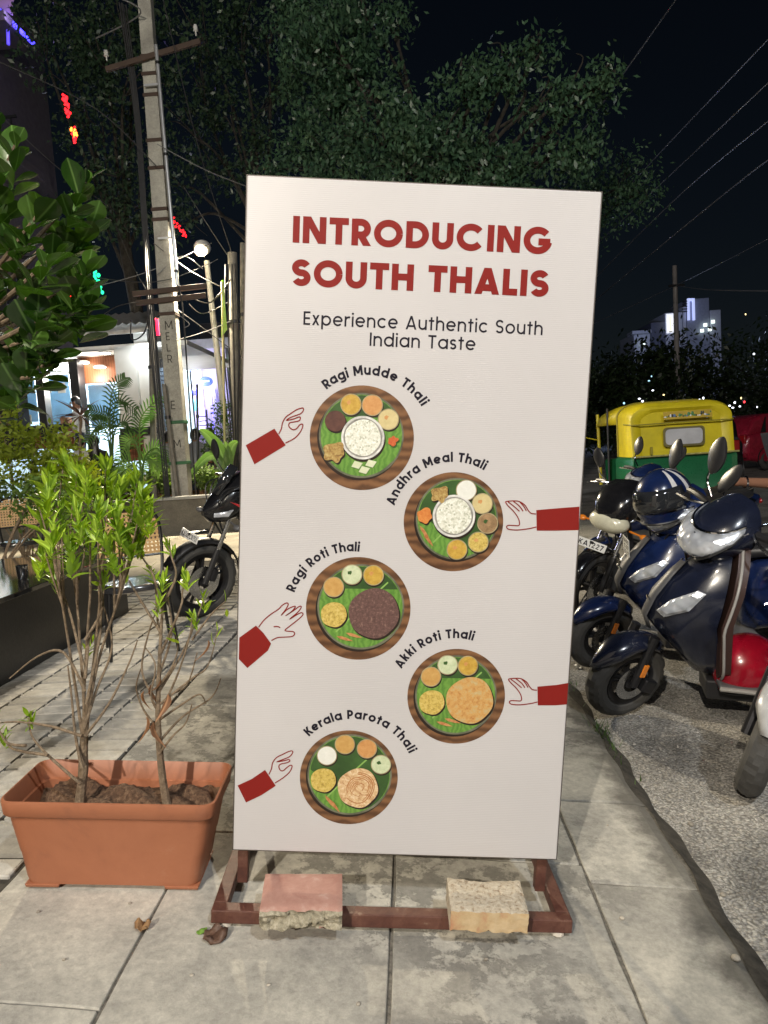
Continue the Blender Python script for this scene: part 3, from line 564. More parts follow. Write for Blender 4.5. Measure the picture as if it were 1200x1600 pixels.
for key, (ttl, (dw, pl), bowls, rice, foods, (pk, pieces), (ax, az, bx, bz)) in TH.items():
    y0 = FY - 0.0006
    pic = disc(*dw, y0, 72).build('thali_picture', WOOD, sign, 0, recalc=False); pic['label'] = 'round printed picture of the ' + ttl.lower()
    disc(pl[0] - 0.004, pl[1] - 0.006, pl[2] * 1.005, y0 - .0002).build('tray_shadow', SHAD, pic, 0, recalc=False)
    disc(*pl, y0 - .0004, 60).build('tray', PLATE, pic, 0, recalc=False)
    lf = [(pl[0] + pl[2] * 0.96 * math.cos(a) * (1 if math.cos(a - 5.2) < 0.93 else 0.96), Z0 + pl[1] + pl[2] * 0.955 * math.sin(a)) for a in [2 * math.pi * i / 60 for i in range(60)]]
    MB().plate(lf, y0 - .0006).build('banana_leaf', LEAFP, pic, 0, recalc=False)
    up = [(pl[0] + pl[2] * 0.94 * math.cos(a), Z0 + pl[1] + pl[2] * 0.94 * math.sin(a)) for a in [R(d) for d in ((range(28, 160, 6)) if key not in 'BE' else range(-60, 175, 6))]]
    MB().plate(up, y0 - .0008).build('leaf_fold', LEAFD, pic, 0, recalc=False)
    MB().ribbon([(pl[0] - pl[2] * .55, Z0 + pl[1] - pl[2] * .6), (pl[0], Z0 + pl[1]), (pl[0] + pl[2] * .6, Z0 + pl[1] + pl[2] * .6)], 0.004, y0 - .0009).build('leaf_rib', M('print_leaf_rib', (0.24, 0.42, 0.10), 0.4), pic, 0, recalc=False)
    for i, (bx_, bz_, f) in enumerate(bowls):
        disc(bx_ + .002, bz_ - .004, .0285, y0 - .0010).build('bowl_shadow', SHAD, pic, 0, recalc=False)
        bo = disc(bx_, bz_, .0282, y0 - .0012).build('bowl', RIM, pic, 0, recalc=False)
        disc(bx_, bz_, .0258, y0 - .0014, wob=.01, seed=i).build('bowl_food', F[f], pic, 0, recalc=False)
        if f in ('mint', 'brown', 'cream', 'upma', 'yellow'):
            disc(bx_ - .006, bz_ + .005, .0055, y0 - .0016, 14, .3, i).build('garnish', LEAFD if f in ('mint', 'brown') else F['orange'], pic, 0, recalc=False)
    if rice:
        disc(rice[0] + .002, rice[1] - .005, rice[2] * 1.02, y0 - .0015).build('bowl_shadow', SHAD, pic, 0, recalc=False)
        disc(*rice, y0 - .0017).build('rice_bowl', RIMW, pic, 0, recalc=False)
        disc(rice[0], rice[1], rice[2] * .9, y0 - .0019).build('bowl_inside', M('print_bowl_inside', (0.25, 0.24, 0.22), 0.3, var=0.4, scale=30), pic, 0, recalc=False)
        disc(rice[0], rice[1], rice[2] * .83, y0 - .0021, wob=.03).build('rice', RICE, pic, 0, recalc=False)
    for i, (fx, fz, fr, f, wob) in enumerate(foods):
        disc(fx + .003, fz - .004, fr * 1.02, y0 - .0013, wob=wob, seed=i).build('food_shadow', SHAD if f != 'pickle' else LEAFD, pic, 0, recalc=False)
        fo = disc(fx, fz, fr, y0 - .0023, 60, wob, i).build('food', F[f], pic, 0, recalc=False)
        if f == 'parota':
            mb = MB(); rr = random.Random(4)
            for q in range(9):
                r0 = fr * (0.12 + 0.09 * q); a0 = rr.uniform(0, 360)
                mb.ribbon([(fx + (r0 * 1.0) * math.cos(R(a)) * 0.95 + .002 * math.sin(R(a * 3)), Z0 + fz + r0 * math.sin(R(a)) + .002 * math.cos(R(a * 2))) for a in np.linspace(a0, a0 + rr.uniform(120, 260), 18)], rr.uniform(.0012, .0032), y0 - .0024 - q * .00004)
            mb.build('food_swirl', food('parota_brown', (0.32, 0.10, 0.025), (0.50, 0.24, 0.09)), pic, 0, recalc=False)
    for i, (fx, fz) in enumerate(pieces):
        if pk == 'paneer': poly = [(fx - .014, fz - .005), (fx + .006, fz - .010), (fx + .016, fz + .006), (fx - .006, fz + .011)]
        else: d = -0.9 if key in 'BE' else -0.25; poly = [(fx + s * .024 * math.cos(d) - q * .0045 * math.sin(d), fz + s * .024 * math.sin(d) + q * .0045 * math.cos(d)) for s, q in ((-1, .2), (-.4, 1), (.3, .8), (1, 0), (.3, -.8), (-.5, -.9))]
        MB().plate([(a, Z0 + b) for a, b in poly], y0 - .0025 - i * .0001).build('food_piece', F[pk], pic, 0, recalc=False)
    cx, cz = dw[0], dw[1]
    r0, a0, r1, a1 = math.hypot(ax - cx, az - cz), math.degrees(math.atan2(az - cz, ax - cx)), math.hypot(bx - cx, bz - cz), math.degrees(math.atan2(bz - cz, bx - cx))
    mbl = []; text_mesh(mbl, ttl, 0.225, 0.0255, (0, 0), 0.12, y0, None, (cx, Z0 + cz, r0 * .99, a0, r1 * .99, a1))
    for mb, wd_ in zip(mbl, ttl.split()): o = mb.build('caption', INK, sign, 0, recalc=False); o['label'] = 'curved caption word %s on the sign' % wd_.lower()
HANDS = {
'A': [[(-0.4465, 1.1356), (-0.3717, 1.1827), (-0.3405, 1.1399), (-0.4224, 1.0857)], [(-0.3599, 1.1687), (-0.3532, 1.1835), (-0.3505, 1.199), (-0.3425, 1.2138), (-0.3296, 1.224), (-0.3144, 1.2346), (-0.3027, 1.2391), (-0.297, 1.2393), (-0.2968, 1.2327), (-0.3031, 1.225), (-0.314, 1.2202), (-0.3293, 1.2139), (-0.3401, 1.206), (-0.3226, 1.2098), (-0.3073, 1.2161), (-0.3037, 1.2132), (-0.307, 1.206), (-0.3201, 1.2024), (-0.3311, 1.1998), (-0.334, 1.1931), (-0.3307, 1.1866), (-0.3218, 1.1817), (-0.313, 1.1851), (-0.3045, 1.1956), (-0.297, 1.1968), (-0.2985, 1.1857), (-0.306, 1.1722), (-0.3189, 1.1585), (-0.3416, 1.1456)]],
'B': [[(0.3386, 0.9931), (0.3935, 1.0), (0.4547, 1.0072), (0.4570, 0.9432), (0.3926, 0.9392), (0.3431, 0.9373)], [(0.3383, 0.9825), (0.3248, 0.9839), (0.3161, 0.9922), (0.3067, 1.0053), (0.2917, 1.0143), (0.2773, 1.0156), (0.2606, 1.014), (0.2545, 1.0114), (0.2613, 1.002), (0.2765, 0.9882), (0.2894, 0.9719), (0.2951, 0.9576), (0.2932, 0.9493), (0.2812, 0.9489), (0.2658, 0.9488), (0.2608, 0.9442), (0.2674, 0.9382), (0.2915, 0.9372), (0.3201, 0.9417), (0.3415, 0.9474)], [(0.2606, 1.0126), (0.2782, 1.0003), (0.2933, 0.9879)], [(0.2749, 1.0146), (0.2925, 1.0018), (0.3029, 0.9883)], [(0.2917, 1.0143), (0.3045, 1.0013), (0.3115, 0.9896)]],
'C': [[(-0.4528, 0.6118), (-0.4082, 0.6471), (-0.3866, 0.6263), (-0.3658, 0.5982), (-0.3738, 0.5786), (-0.429, 0.5273), (-0.453, 0.5516)], [(-0.4011, 0.6425), (-0.3875, 0.6622), (-0.3692, 0.6796), (-0.3486, 0.6947), (-0.3372, 0.7071), (-0.3257, 0.7132), (-0.3223, 0.7076), (-0.3299, 0.693), (-0.3402, 0.6783), (-0.3252, 0.6946), (-0.3068, 0.7044), (-0.303, 0.7021), (-0.3134, 0.6889), (-0.328, 0.6778), (-0.3088, 0.6914), (-0.2914, 0.705), (-0.2866, 0.7018), (-0.2969, 0.6871), (-0.3175, 0.6682), (-0.2968, 0.6823), (-0.2853, 0.6875), (-0.2814, 0.6819), (-0.2941, 0.6681), (-0.3146, 0.6505), (-0.3284, 0.638), (-0.3236, 0.6349), (-0.3072, 0.634), (-0.3023, 0.6284), (-0.3091, 0.6205), (-0.3302, 0.6178), (-0.3489, 0.6157), (-0.3651, 0.6069)], [(-0.36, 0.6455), (-0.3497, 0.6468), (-0.3421, 0.6438)]],
'E': [[(-0.4489, 0.1897), (-0.4101, 0.21), (-0.3735, 0.2378), (-0.3427, 0.1923), (-0.3827, 0.1633), (-0.4244, 0.1408)], [(-0.3626, 0.2251), (-0.3559, 0.2419), (-0.353, 0.2594), (-0.3424, 0.2747), (-0.3259, 0.2842), (-0.3095, 0.2932), (-0.3, 0.2951), (-0.2984, 0.2901), (-0.3067, 0.2784), (-0.3256, 0.2693), (-0.3411, 0.2623), (-0.3207, 0.2665), (-0.3089, 0.2699), (-0.3054, 0.266), (-0.3134, 0.2608), (-0.33, 0.2562), (-0.3355, 0.25), (-0.3319, 0.2392), (-0.3237, 0.237), (-0.313, 0.2468), (-0.3036, 0.2536), (-0.2988, 0.2503), (-0.3055, 0.2336), (-0.3241, 0.2154), (-0.3453, 0.2007)]]}
HANDS['D'] = [[(min(a * 0.965 + 0.0452 + (0.014 if i == 0 and k in (2, 3) else 0), 0.457), (b - 0.9724) * 0.96 + 0.4835) for k, (a, b) in enumerate(l)] for i, l in enumerate(HANDS['B'])]
for key, ls in HANDS.items():
    y0 = FY - 0.0006
    sl_ = MB().plate([(a, Z0 + b) for a, b in ls[0]], y0).build('sleeve', RED, sign, 0, recalc=False); sl_['label'] = 'printed red sleeve with a line-drawn hand'
    mb = MB()
    for i, l in enumerate(ls[1:]): mb.ribbon([(p.x, Z0 + p.y) for p in smooth_curve([Vector((a, b, 0)) for a, b in l], 4)], 0.0030, y0 - 0.0002 - i * 0.00008)
    mb.build('hand_outline', RED, sl_, 0, recalc=False)

# ------------------------------------------------------------------ two broken paver blocks holding the stand down
def block(name, label, cx, wd, dp, th, mats, seed, sag, yaw):
    rr = random.Random(seed); nx, ny = 22, 14; bm = bmesh.new(); top = []; 
    for j in range(ny + 1):
        row = []
        for i in range(nx + 1):
            u, v = i / nx - 0.5, j / ny - 0.5
            ex = min(i, nx - i); ey = min(j, ny - j); z = th - (0.006 if ex == 0 or ey == 0 else 0.0015 if ex == 1 or ey == 1 else 0) - sag * (1 - abs(2 * u)) * (v + .5) + rr.uniform(-1, 1) * 0.0006 * (3 if sag else 1)
            fr = ((0.007 if not sag else .0015) * math.sin(i * 1.3 + seed) + rr.uniform(-.006, .006) * (1 if not sag else .6)) if j == 0 else 0
            row.append(bm.verts.new((u * wd, v * dp + fr * 0.4, z)))
        top.append(row)
    for j in range(ny):
        for i in range(nx): bm.faces.new((top[j][i], top[j][i + 1], top[j + 1][i + 1], top[j + 1][i]))
    # sides
    nz = 7
    loop = [top[0][i] for i in range(nx + 1)] + [top[j][nx] for j in range(1, ny + 1)] + [top[ny][i] for i in range(nx - 1, -1, -1)] + [top[j][0] for j in range(ny - 1, 0, -1)]
    prev = loop; ff = []
    for k in range(1, nz + 1):
        cur = []
        for q, v in enumerate(loop):
            front = q <= nx; dz = v.co.z * (1 - k / nz)
            jx = rr.uniform(-.006, .006) if front and k < nz and not sag else rr.uniform(-.0015, .0015)
            cur.append(bm.verts.new((v.co.x + rr.uniform(-.001, .001), v.co.y + (jx - (0.006 * math.sin(k * 0.9 + q * .35) if front and not sag else 0)), dz + (rr.uniform(0, .008) if front and k == nz else 0))))
        for q in range(len(loop)):
            f = bm.faces.new((prev[q], cur[q], cur[(q + 1) % len(loop)], prev[(q + 1) % len(loop)])); ff.append((f, q < nx))
        prev = cur
    bm.faces.new(prev[::-1])
    for f in bm.faces: f.material_index = 0; f.smooth = True
    for f, fr in ff: f.material_index = 1 if fr else 2
    bmesh.ops.recalc_face_normals(bm, faces=bm.faces); me = bpy.data.meshes.new(name); bm.to_mesh(me); bm.free(); me.set_sharp_from_angle(angle=R(40))
    for m in mats: me.materials.append(m)
    o = link(name, me); tag(o, label, 'paver block')
    o.matrix_world = Matrix.Translation(s0) @ SR.to_4x4() @ Matrix.Translation((cx, -0.098, 0.0525)) @ Matrix.Rotation(yaw, 4, 'Z') @ Matrix.Rotation(R(2.5), 4, 'X'); return o
PINK = speckle('faded_red_block', [(0.3, (0.33, 0.16, 0.125)), (0.55, (0.42, 0.235, 0.19)), (0.75, (0.56, 0.43, 0.36))], 14, 0.85, 0.3)
RUBB = speckle('broken_concrete_face', [(0.25, (0.10, 0.09, 0.06)), (0.5, (0.38, 0.34, 0.25)), (0.75, (0.66, 0.60, 0.48))], 60, 0.95, 1.0)
CRUST = speckle('crusty_mortar', [(0.3, (0.24, 0.16, 0.10)), (0.45, (0.52, 0.44, 0.33)), (0.7, (0.70, 0.64, 0.53))], 75, 0.95, 1.0)
OCHR = speckle('ochre_block_side', [(0.3, (0.42, 0.18, 0.10)), (0.5, (0.50, 0.36, 0.20)), (0.75, (0.62, 0.50, 0.33))], 12, 0.9, 0.5)
block('paver_block', 'faded red paver block with a broken rough front on the stand', -0.252, 0.215, 0.15, 0.060, (PINK, RUBB, PINK), 3, 0, 0.05)
block('paver_block', 'pale crusty paver block with a sagging top on the stand', 0.248, 0.205, 0.135, 0.066, (CRUST, OCHR, CRUST), 8, 0.009, -0.02)
# ================================================================== PLANTER AND PLANTS
def rrect(w_, d_, r, z, n=5):
    pts = []
    for cx, cy, a0 in ((w_ / 2 - r, d_ / 2 - r, 0), (-w_ / 2 + r, d_ / 2 - r, 90), (-w_ / 2 + r, -d_ / 2 + r, 180), (w_ / 2 - r, -d_ / 2 + r, 270)):
        for k in range(n): a = R(a0 + 90 * k / (n - 1)); pts.append((cx + r * math.cos(a), cy + r * math.sin(a), z))
    return pts
def planter(name, label, loc, rot, s=1.0):
    t = thing(name, label, 'planter', loc, rot)
    prof = [(0.500, 0.190, 0.000), (0.512, 0.198, 0.02), (0.560, 0.236, 0.185), (0.566, 0.240, 0.212), (0.590, 0.262, 0.218), (0.604, 0.276, 0.226), (0.612, 0.284, 0.262), (0.610, 0.282, 0.268), (0.602, 0.274, 0.270), (0.596, 0.268, 0.266), (0.574, 0.248, 0.20), (0.540, 0.216, 0.10)]
    mb = MB(); mb.loft([[(x * s, y * s, z * s) for x, y, z in rrect(a, b, 0.035, c + 0.012)] for a, b, c in prof], True); mb.build('tub', TERRA, t, 40)
    for sx in (-1, 1):
        MB().hexa([(sx * x * s, y * s, z * s) for z, e in ((0, 0), (0.0118, .004)) for x, y in ((.155 - e, -.094 - e), (.249 + e, -.094 - e), (.249 + e, .094 + e), (.155 - e, .094 + e))]).build('foot', TERRA, t, 0, 0.003)
    n, m_ = 46, 26; vs = []; rr = random.Random(2)
    for j in range(m_):
        for i in range(n):
            u, v = i / (n - 1) - .5, j / (m_ - 1) - .5
            z = 0.214 + 0.018 * math.sin(u * 7 + 1) * math.cos(v * 5) + 0.010 * math.sin(u * 23 + v * 17) + 0.022 * math.exp(-((u + .02) ** 2 + (v - .1) ** 2) * 30) + rr.uniform(-.0045, .0045) - (0.02 if abs(u) > .44 else 0)
            vs.append((u * 0.553 * s, v * 0.226 * s, z * s))
    MB().add(vs, [(j * n + i, j * n + i + 1, (j + 1) * n + i + 1, (j + 1) * n + i) for j in range(m_ - 1) for i in range(n - 1)]).build('soil', SOIL, t, 70, recalc=False)
    return t
PR = Matrix.Rotation(R(2.6), 3, 'Z') @ Matrix.Rotation(R(5.1), 3, 'Y')
pc = Vector((-0.948, 2.022, 0)); pc.z = g(pc.x) + 0.002
planter('planter_box', 'long terracotta plastic planter with two scrawny shrubs beside the sign', pc, PR)

def leaf_mesh(name, L_, W_, fold, bend, mat, shape='lance', n=6):
    vs = []; fs = []
    for i in range(n + 1):
        t = i / n
        wd = (math.sin(math.pi * t ** 0.85) ** 0.9 if shape == 'lance' else math.sin(math.pi * t ** 1.55) ** 0.72) * W_ / 2
        x = L_ * t; z = bend * L_ * (t ** 2); wd = max(wd, 0.0006)
        vs += [(x, -wd, z + fold * wd), (x, 0, z), (x, wd, z + fold * wd)]
    for i in range(n):
        a = i * 3; fs += [(a, a + 3, a + 4, a + 1), (a + 1, a + 4, a + 5, a + 2)]
    me = MB().add(vs, fs).mesh(name, 80, False); me.materials.append(mat); return me
def leafmat(name, a, b, trans, rough, rnd=0.25):
    m, t, p = newmat(name); L = t.links; tc = nd(t, 'TexCoord'); oi = nd(t, 'ObjectInfo')
    n = nd(t, 'TexNoise', Scale=30.0, Detail=3.0); L.new(tc.outputs['Object'], n.inputs['Vector'])
    ad = nd(t, 'Math', operation='MULTIPLY_ADD'); L.new(n.outputs['Fac'], ad.inputs[0]); ad.inputs[1].default_value = 0.5; L.new(oi.outputs['Random'], ad.inputs[2])
    s2 = nd(t, 'Math', operation='MULTIPLY'); L.new(ad.outputs[0], s2.inputs[0]); s2.inputs[1].default_value = 0.66
    r = ramp(t, [(0.1, a), (0.9, b)]); L.new(s2.outputs[0], r.inputs[0]); L.new(r.outputs[0], p.inputs['Base Color']); p.inputs['Roughness'].default_value = rough; p.inputs['Specular IOR Level'].default_value = 0.5
    bn = nd(t, 'Bump', Strength=0.15, Distance=0.004); L.new(n.outputs['Fac'], bn.inputs['Height']); L.new(bn.outputs[0], p.inputs['Normal'])
    sx = nd(t, 'SeparateXYZ'); L.new(tc.outputs['Object'], sx.inputs[0]); ab = nd(t, 'Math', operation='ABSOLUTE'); L.new(sx.outputs['Y'], ab.inputs[0]); rb = ramp(t, [(0.0006, (1, 1, 1)), (0.0022, (0, 0, 0))]); L.new(ab.outputs[0], rb.inputs[0]); rbc = mixc(t, r.outputs[0], [min(1, c * 1.7 + .03) for c in b], rb.outputs[0]); L.new(rbc, p.inputs['Base Color'])
    tr = nd(t, 'BsdfTranslucent'); hs = nd(t, 'HueSaturation', Saturation=1.15, Value=1.5); L.new(r.outputs[0], hs.inputs['Color']); L.new(hs.outputs[0], tr.inputs[0])
    mx = nd(t, 'MixShader'); mx.inputs[0].default_value = trans; L.new(p.outputs[0], mx.inputs[1]); L.new(tr.outputs[0], mx.inputs[2]); L.new(mx.outputs[0], t.nodes['Material Output'].inputs['Surface']); return m
LG = leafmat('bright_shrub_leaf', (0.13, 0.25, 0.022), (0.36, 0.50, 0.05), 0.38, 0.4)
LF = leafmat('thick_glossy_leaf', (0.014, 0.042, 0.009), (0.065, 0.135, 0.022), 0.25, 0.2)
LD = leafmat('dry_brown_leaf', (0.10, 0.04, 0.02), (0.26, 0.13, 0.06), 0.2, 0.7)
lm = [leaf_mesh('shrub_leaf', 0.058, 0.018, 0.35, b, LG) for b in (-0.15, 0.08, -0.35, 0.25, -0.6)]
lf_m = [leaf_mesh('thick_leaf', 0.095, 0.066, 0.12, b, LF, 'ob', 8) for b in (-0.12, 0.1, -0.25)]
ld_m = leaf_mesh('dry_leaf_part', 0.05, 0.02, 0.7, -0.9, LD)
LEAFN = {}; LEAFX = {}
def flush_leaves():   # leaves past the first 300 of a plant, joined into one part
    for (p, mname), (par, mb, mat) in LEAFX.items():
        o = mb.build('leaf', mat, par, 80, recalc=False); o['kind'] = 'stuff'
    LEAFX.clear()
def put_leaf(me, parent, pos, d, s, rr, name='leaf', upv=None):
    d = d.normalized(); up = (upv or Vector((0, 0, 1))) + Vector((rr.uniform(-.5, .5), rr.uniform(-.5, .5), rr.uniform(-.2, .2)))
    y = up.cross(d)
    if y.length < 1e-3: y = Vector((1, 0, 0)).cross(d)
    y.normalize(); z = d.cross(y); mt = Matrix((d, y, z)).transposed().to_4x4(); mt.translation = pos
    LEAFN[parent.name] = LEAFN.get(parent.name, 0) + 1
    if LEAFN[parent.name] > 300:
        k_ = (parent.name, me.materials[0].name); LEAFX.setdefault(k_, (parent, MB(), me.materials[0]))[1].add([(mt @ Matrix.Scale(s, 4)) @ v.co for v in me.vertices], [tuple(p.vertices) for p in me.polygons]); return
    o = link(name, me, parent); o.matrix_world = parent.matrix_world @ (mt @ Matrix.Scale(s, 4)); o.matrix_parent_inverse = Matrix.Identity(4); o.matrix_local = mt @ Matrix.Scale(s, 4); return o
def whorl(parent, tip, d, n, rr, meshes, s=(0.7, 1.15), spread=0.75, along=0.05, cap=None):
    d = d.normalized(); a0 = rr.uniform(0, 6.28); e1 = d.orthogonal().normalized(); e2 = d.cross(e1)
    for k in range(n):
        t = k / max(n - 1, 1); a = a0 + k * 2.4; sp = spread * (1.25 - 0.85 * t)
        dd = d + (e1 * math.cos(a) + e2 * math.sin(a)) * sp; put_leaf(rr.choice(meshes), parent, tip - d * along * (1 - t), dd, rr.uniform(*s) * (1 - 0.2 * t), rr)
def up_bias(rr): return Vector((rr.uniform(-.35, .35), rr.uniform(-.35, .35), 1))
# --- the leafy shrub (left) : everything in coordinates local to its root
rr = random.Random(21)
b1 = at(128, 1255, 2.0); sh1 = thing('potted_shrub', 'taller leafy bright green shrub in the terracotta planter', 'shrub', b1)
L1 = lambda px, py, Y=2.0: at(px, py, Y) - b1
MB().tube(smooth_curve([L1(124, 1262), L1(130, 1205), L1(131, 1165), L1(134, 1120)]), [0.016, 0.0155, 0.015, 0.0145, 0.014, 0.014, 0.0145, 0.015, 0.014, 0.013, 0.0125, 0.0125, 0.012, 0.012, 0.0115, 0.011, 0.011, 0.010, 0.010], 9).build('trunk', BARK, sh1)
fork = L1(133, 1125)
tips1 = [(75, 760, 1.95), (100, 720, 2.05), (135, 745, 1.9), (165, 730, 2.05), (190, 755, 1.95), (215, 745, 2.1), (235, 790, 2.0), (85, 820, 1.9), (120, 800, 1.85), (155, 790, 1.88), (180, 800, 1.92), (70, 860, 2.0), (110, 850, 1.85), (145, 760, 2.15), (60, 790, 2.1), (205, 800, 2.1), (225, 770, 1.9), (115, 770, 2.15), (88, 870, 2.08), (165, 850, 1.86), (130, 830, 2.1), (195, 830, 1.95), (95, 790, 2.0), (175, 770, 2.15), (215, 825, 2.05), (80, 740, 2.1), (120, 740, 1.95), (155, 825, 2.0)]
mains = [(95, 930, 1.97), (118, 905, 2.03), (142, 915, 1.93), (160, 900, 2.04), (190, 925, 1.98)]; mtop = []
for k, (px, py, Y) in enumerate(mains):
    st = fork if k % 2 else L1(131, 1165); e = L1(px, py, Y); pts = smooth_curve([st, L1(132 + (px - 133) * .35 + rr.uniform(-5, 5), 1050 + rr.uniform(-20, 20), 2.0), e], 6); MB().tube(pts, [0.0052 - 0.0022 * i / len(pts) for i in range(len(pts))], 7).build('branch', BARK, sh1); mtop.append((px, e, pts))
for k, (px, py, Y) in enumerate(tips1):
    tip = L1(px, py, Y); m0 = min(mtop, key=lambda q: abs(q[0] - px) + rr.uniform(0, 25)); s_ = m0[2][-1 - rr.randrange(3)]; pts = smooth_curve([s_, (s_ + tip) / 2 + Vector((rr.uniform(-.012, .012), rr.uniform(-.012, .012), .01)), tip], 4); MB().tube(pts, [0.0034 - 0.0018 * i / len(pts) for i in range(len(pts))], 6).build('branch', BARK, sh1)
    whorl(sh1, tip, up_bias(rr), 25, rr, lm, (0.5, 1.3), 0.9, 0.095)
for pts, lv in (([(128, 1150), (80, 1135), (30, 1128), (-6, 1130)], 0), ([(133, 1080), (100, 1020), (60, 1025), (15, 1060)], 0), ([(126, 1225), (75, 1180), (50, 1150), (45, 1120)], 9), ([(131, 1140), (150, 1080), (175, 1010), (160, 940)], 0), ([(133, 1150), (170, 1100), (200, 1040), (215, 1000)], 0),
                ([(128, 1200), (118, 1150), (112, 1090), (106, 1040)], 0), ([(135, 1100), (155, 1000), (158, 960), (165, 900)], 10), ([(133, 1060), (140, 990), (143, 1005)], 5), ([(130, 1040), (110, 960), (90, 905)], 7), ([(133, 1000), (160, 950), (155, 905)], 9), ([(75, 1180), (20, 1170), (8, 1150)], 7), ([(40, 1165), (10, 1160), (-5, 1130)], 5)):
    P3 = smooth_curve([L1(a, b, 1.96 + 0.03 * i) for i, (a, b) in enumerate(pts)], 5); MB().tube(P3, [0.005 - 0.0032 * i / len(P3) for i in range(len(P3))], 6).build('branch', BARK, sh1)
    if lv: whorl(sh1, P3[-1], up_bias(rr), lv, rr, lm, (0.55, 1.0), 0.7, 0.045)
# --- the sparse shrub (right)
b2 = at(258, 1258, 2.02); sh2 = thing('potted_shrub', 'sparse twiggy shrub with few leaves at the right of the planter', 'shrub', b2)
L2 = lambda px, py, Y=2.0: at(px, py, Y) - b2
MB().tube(smooth_curve([L2(262, 1266, 2.02), L2(254, 1215, 2.02), L2(248, 1150), L2(247, 1095), L2(250, 1020), L2(255, 930)]), [0.014 - 0.0105 * i / 30 for i in range(31)], 8).build('trunk', BARK, sh2)
tw = [([(248, 1160), (285, 1120), (330, 1090), (345, 1060)], 0), ([(247, 1120), (275, 1060), (295, 1000), (300, 965)], 10), ([(247, 1100), (222, 1050), (232, 990), (250, 940)], 9), ([(249, 1080), (285, 1020), (310, 960), (318, 935)], 8), ([(250, 1050), (268, 990), (262, 930), (258, 905)], 12),
      ([(248, 1140), (225, 1110), (213, 1075), (220, 1045)], 0), ([(250, 1100), (300, 1060), (325, 1040), (340, 985)], 3), ([(252, 1000), (245, 960), (243, 915), (236, 890)], 10), ([(252, 1020), (282, 950), (285, 925), (290, 900)], 12), ([(247, 1180), (270, 1150), (290, 1130), (300, 1100)], 0), ([(250, 1070), (270, 1040), (278, 1010), (272, 985)], 4),
      ([(252, 990), (215, 930), (200, 905), (190, 890)], 9), ([(300, 1000), (330, 960), (352, 940)], 2), ([(248, 1130), (262, 1090), (292, 1070), (308, 1020)], 0), ([(246, 1110), (236, 1085), (243, 1040), (226, 1010)], 0), ([(255, 960), (240, 900), (222, 870), (215, 850)], 13), ([(258, 940), (275, 900), (268, 870), (262, 850)], 12), ([(249, 1125), (285, 1100), (312, 1085), (322, 1100)], 0)]
for pts, lv in tw:
    P3 = smooth_curve([L2(a, b, 2.0 + rr.uniform(-.04, .05) * (i > 0)) for i, (a, b) in enumerate(pts)], 5); MB().tube(P3, [0.0042 - 0.0028 * i / len(P3) for i in range(len(P3))], 6).build('twig', BARK, sh2)
    if lv: whorl(sh2, P3[-1], up_bias(rr), lv, rr, lm, (0.5, 0.9), 0.7, 0.045)
for px, py in ((228, 1120), (238, 1130), (225, 1080), (236, 1070), (262, 1085), (250, 1060), (241, 1128), (325, 1000)): put_leaf(ld_m, sh2, L2(px, py, 1.99), Vector((rr.uniform(-.4, .4), rr.uniform(-.4, .4), -1)), rr.uniform(.8, 1.3), rr, 'dry_leaf')

# --- big glossy-leaved bush hanging in from the left
ob = Vector((-1.78, 2.2, g(-1.78))); bush = thing('broadleaf_bush', 'dark glossy broadleaf bush hanging in from the left edge', 'bush', ob)
rr = random.Random(5)
MB().tube(smooth_curve([(0, 0, 0), (0.05, 0.02, 0.7), (0.02, -.04, 1.3), (0.10, -.06, 1.9)]), [0.035 - 0.018 * i / 18 for i in range(19)], 9).build('trunk', BARK, bush)
tips = [(135, 285, 1.80), (25, 225, 1.75), (-20, 190, 1.8), (60, 335, 1.7), (108, 345, 1.9), (25, 395, 1.75), (85, 400, 1.62), (140, 360, 1.95), (45, 465, 1.68), (115, 440, 1.85), (135, 425, 1.75), (30, 535, 1.72), (92, 520, 1.78), (140, 480, 1.95), (45, 590, 1.66), (80, 570, 1.85), (10, 620, 1.75), (60, 545, 1.95), (-10, 300, 1.7), (-10, 460, 1.75), (-5, 560, 1.8), (60, 500, 1.6), (5, 340, 1.95), (90, 470, 2.0), (-30, 400, 1.8), (128, 505, 2.05)]
hub = [Vector((0.3, -.15, 1.15)), Vector((0.35, -.2, 1.55)), Vector((0.2, -.1, 1.85))]
for h_ in hub: MB().tube(smooth_curve([(0.03, -.02, h_.z - .25), h_ * 0.6 + Vector((0, 0, h_.z * .36)), h_], 4), [0.016] * 4 + [0.012] * 5, 7).build('branch', BARK, bush)
for px, py, Y in tips:
    tip = at(px, py, Y) - ob; hb = min(hub, key=lambda q: (q - tip).length); pts = smooth_curve([hb, (hb + tip) / 2 + Vector((0, 0, -.04)), tip], 4)
    MB().tube(pts, [0.008 - 0.004 * i / len(pts) for i in range(len(pts))], 6).build('twig', BARK, bush)
    d = (tip - hb).normalized() * 0.7 + Vector((rr.uniform(-.2, .3), rr.uniform(-.4, .2), 0.75)); whorl(bush, tip, d, 12, rr, lf_m, (0.5, 1.15), 1.0, 0.12)

flush_leaves()
